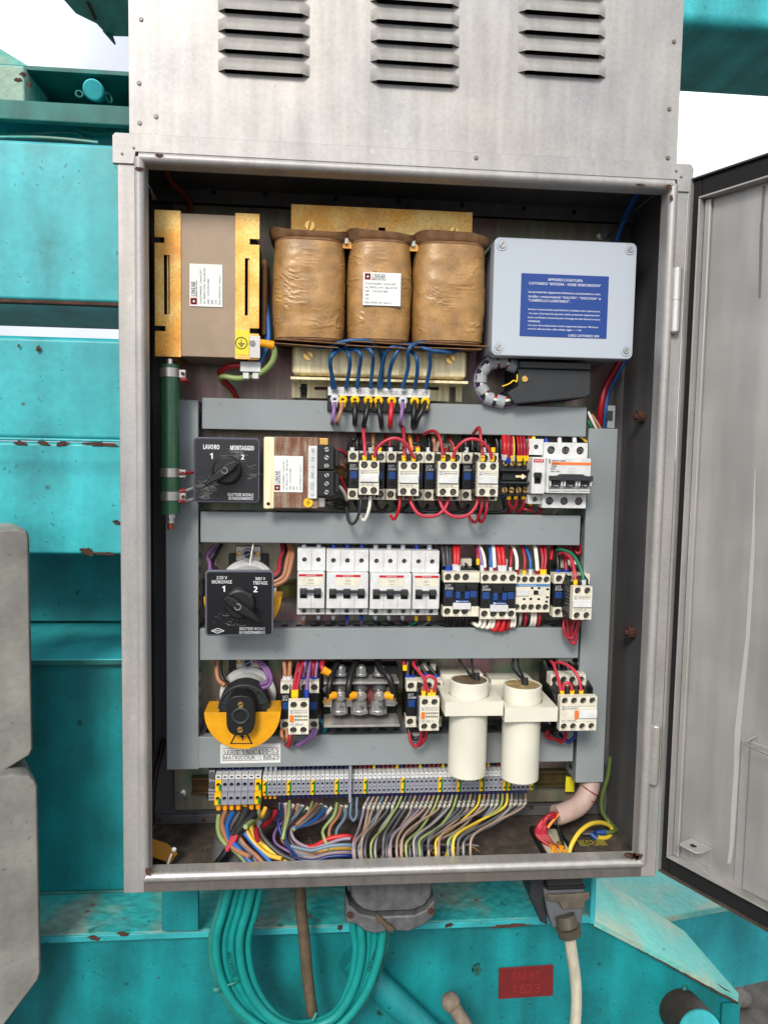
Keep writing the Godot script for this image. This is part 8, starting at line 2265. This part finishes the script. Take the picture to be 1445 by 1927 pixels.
	var rp := thing("number_plate", "small red plate with raised numbers on the turquoise web", "number plate", Vector3(rc.x, rc.y - 0.02, rz))
	var rw := at(1040, 1847, rz).x - at(938, 1847, rz).x
	var rh := at(989, 1818, rz).y - at(989, 1876, rz).y
	var tilt := Basis(Vector3.BACK, 0.02)
	part(rp, "plate", M.new().box(rc + Vector3(0, 0, 0.0005), Vector3(rw, rh, 0.002), 0.0006, false, tilt), "red_plate")
	txt(rp, "GM 67", rc + Vector3(-rw * 0.02, rh * 0.22, 0.0018), rw * 0.52, rh * 0.24, "red_plate_raised", false, Basis(Vector3.BACK, 0.03), null, 0.06)
	txt(rp, "1823", rc + Vector3(0.0, -rh * 0.20, 0.0018), rw * 0.52, rh * 0.26, "red_plate_raised", false, Basis(Vector3.BACK, 0.03), null, 0.06)
	# rusty ball ended bar
	var ba := at(848, 1886, -0.10)
	var bb := at(910, 1985, -0.07)
	var bar := thing("ball_handle", "rusty grey bar with a ball end in front of the turquoise web", "handle", bb)
	part(bar, "bar", M.new().cyl(ba, bb, 0.0088, 0.0098, 16), "old_iron")
	part(bar, "ball_end", M.new().ball(ba, Vector3(0.0125, 0.0125, 0.0125), 16, 10), "old_iron")
	# big pin at the right
	var pa := at(1262, 1880, -0.20)
	var pe := at(1318, 1945, -0.10)
	var pin := thing("frame_pin", "thick brown pin with turquoise end face and ring in the lower right web", "pin", pa)
	part(pin, "pin_body", M.new().cyl(pa, pe, 0.031, 0.031, 28, 1), "old_iron_dark")
	var dd := (pe - pa).normalized()
	part(pin, "pin_face", M.new().cyl(pe - dd * 0.002, pe + dd * 0.001, 0.0305, 0.029, 28), "teal")
	part(pin, "eyelet", M.new().ring(pa + Vector3(0.006, 0.034, 0.03), Vector3(0.7, 0.1, 0.7).normalized(), 0.009, 0.0034, 16), "teal_dull")

func cloud_cover() -> ImageTexture:      # soft broken overcast all round
	var f := FastNoiseLite.new()
	f.seed = 26
	f.frequency = 0.008
	f.fractal_octaves = 4
	var im := f.get_seamless_image(1024, 512)
	im.convert(Image.FORMAT_L8)
	var g := im.get_data()
	var d := PackedByteArray()
	d.resize(1024 * 512 * 4)
	for i in g.size():
		var v := 40.0 + 170.0 * smoothstep(0.2, 0.8, g[i] / 255.0)
		d[i * 4] = int(v); d[i * 4 + 1] = int(v); d[i * 4 + 2] = int(v * 1.01); d[i * 4 + 3] = 255
	return ImageTexture.create_from_image(Image.create_from_data(1024, 512, false, Image.FORMAT_RGBA8, d))

# ------------------------------------------------------------------
func _ready() -> void:
	# camera, sky, sun, exposure
	look = Basis.from_euler(TURN)
	var cam := Camera3D.new()
	cam.name = "camera"
	add_child(cam)
	cam.transform = Transform3D(look, EYE)
	cam.fov = rad_to_deg(2.0 * atan(963.5 / LENS))
	cam.near = 0.02
	cam.far = 300.0
	cam.current = true
	rng.seed = 20240611
	var env := Environment.new()
	env.background_mode = Environment.BG_SKY
	var sm := ProceduralSkyMaterial.new()
	sm.sky_top_color = Color(0.635, 0.655, 0.69)
	sm.sky_horizon_color = Color(0.675, 0.695, 0.725)
	sm.sky_cover = cloud_cover()
	sm.sky_curve = 0.2
	sm.ground_bottom_color = Color(0.42, 0.41, 0.40)
	sm.ground_horizon_color = Color(0.62, 0.62, 0.62)
	var sky := Sky.new()
	sky.sky_material = sm
	env.sky = sky
	env.background_energy_multiplier = 1.0
	env.tonemap_mode = Environment.TONE_MAPPER_LINEAR
	env.tonemap_exposure = 2.0
	env.sdfgi_enabled = true
	env.ssao_enabled = true
	env.ssil_enabled = true
	var we := WorldEnvironment.new()
	we.name = "world_environment"
	we.environment = env
	add_child(we)
	var sun := DirectionalLight3D.new()
	sun.name = "sun"
	sun.light_color = Color(1.0, 0.97, 0.93)
	sun.light_energy = 0.5
	sun.light_angular_distance = 16.0
	sun.shadow_enabled = true
	sun.basis = Basis.looking_at(Vector3(0.28, -0.62, -0.80).normalized(), Vector3.UP)
	add_child(sun)
	font_bold = SystemFont.new()
	font_bold.font_names = PackedStringArray(["Droid Sans"])
	font_bold.font_weight = 700
	font_plain = SystemFont.new()
	font_plain.font_names = PackedStringArray(["Droid Sans"])
	font_serif = SystemFont.new()
	font_serif.font_names = PackedStringArray(["Droid Serif"])
	make_materials()
	mat("amber", Color(0.62, 0.43, 0.13), 0.4)
	skin(mat("old_iron", Color(0.74, 0.67, 0.60), 0.75), K["concrete"].albedo_texture, 9.0)
	skin(mat("old_iron_dark", Color(0.36, 0.28, 0.24), 0.7), K["concrete"].albedo_texture, 9.0)
	skin(mat("cable_grey_dark", Color(0.60, 0.55, 0.50), 0.55), K["concrete"].albedo_texture, 9.0)
	skin(mat("gland_grey", Color(0.56, 0.53, 0.47), 0.45, 0.3), K["concrete"].albedo_texture, 9.0)
	# large structure
	build_crane()
	build_blocks()
	build_cabinet()
	# what it holds
	build_plate()
	build_ducts()
	build_left_transformer()
	build_coils()
	build_grey_box()
	build_resistor()
	build_switches()
	build_small_transformer()
	build_row_one()
	mat("blue_stripe", Color(0.30, 0.48, 0.66), 0.45)
	build_row_two()
	build_row_three()
	build_fan(build_terminals())
	build_floor_things()
	build_below()
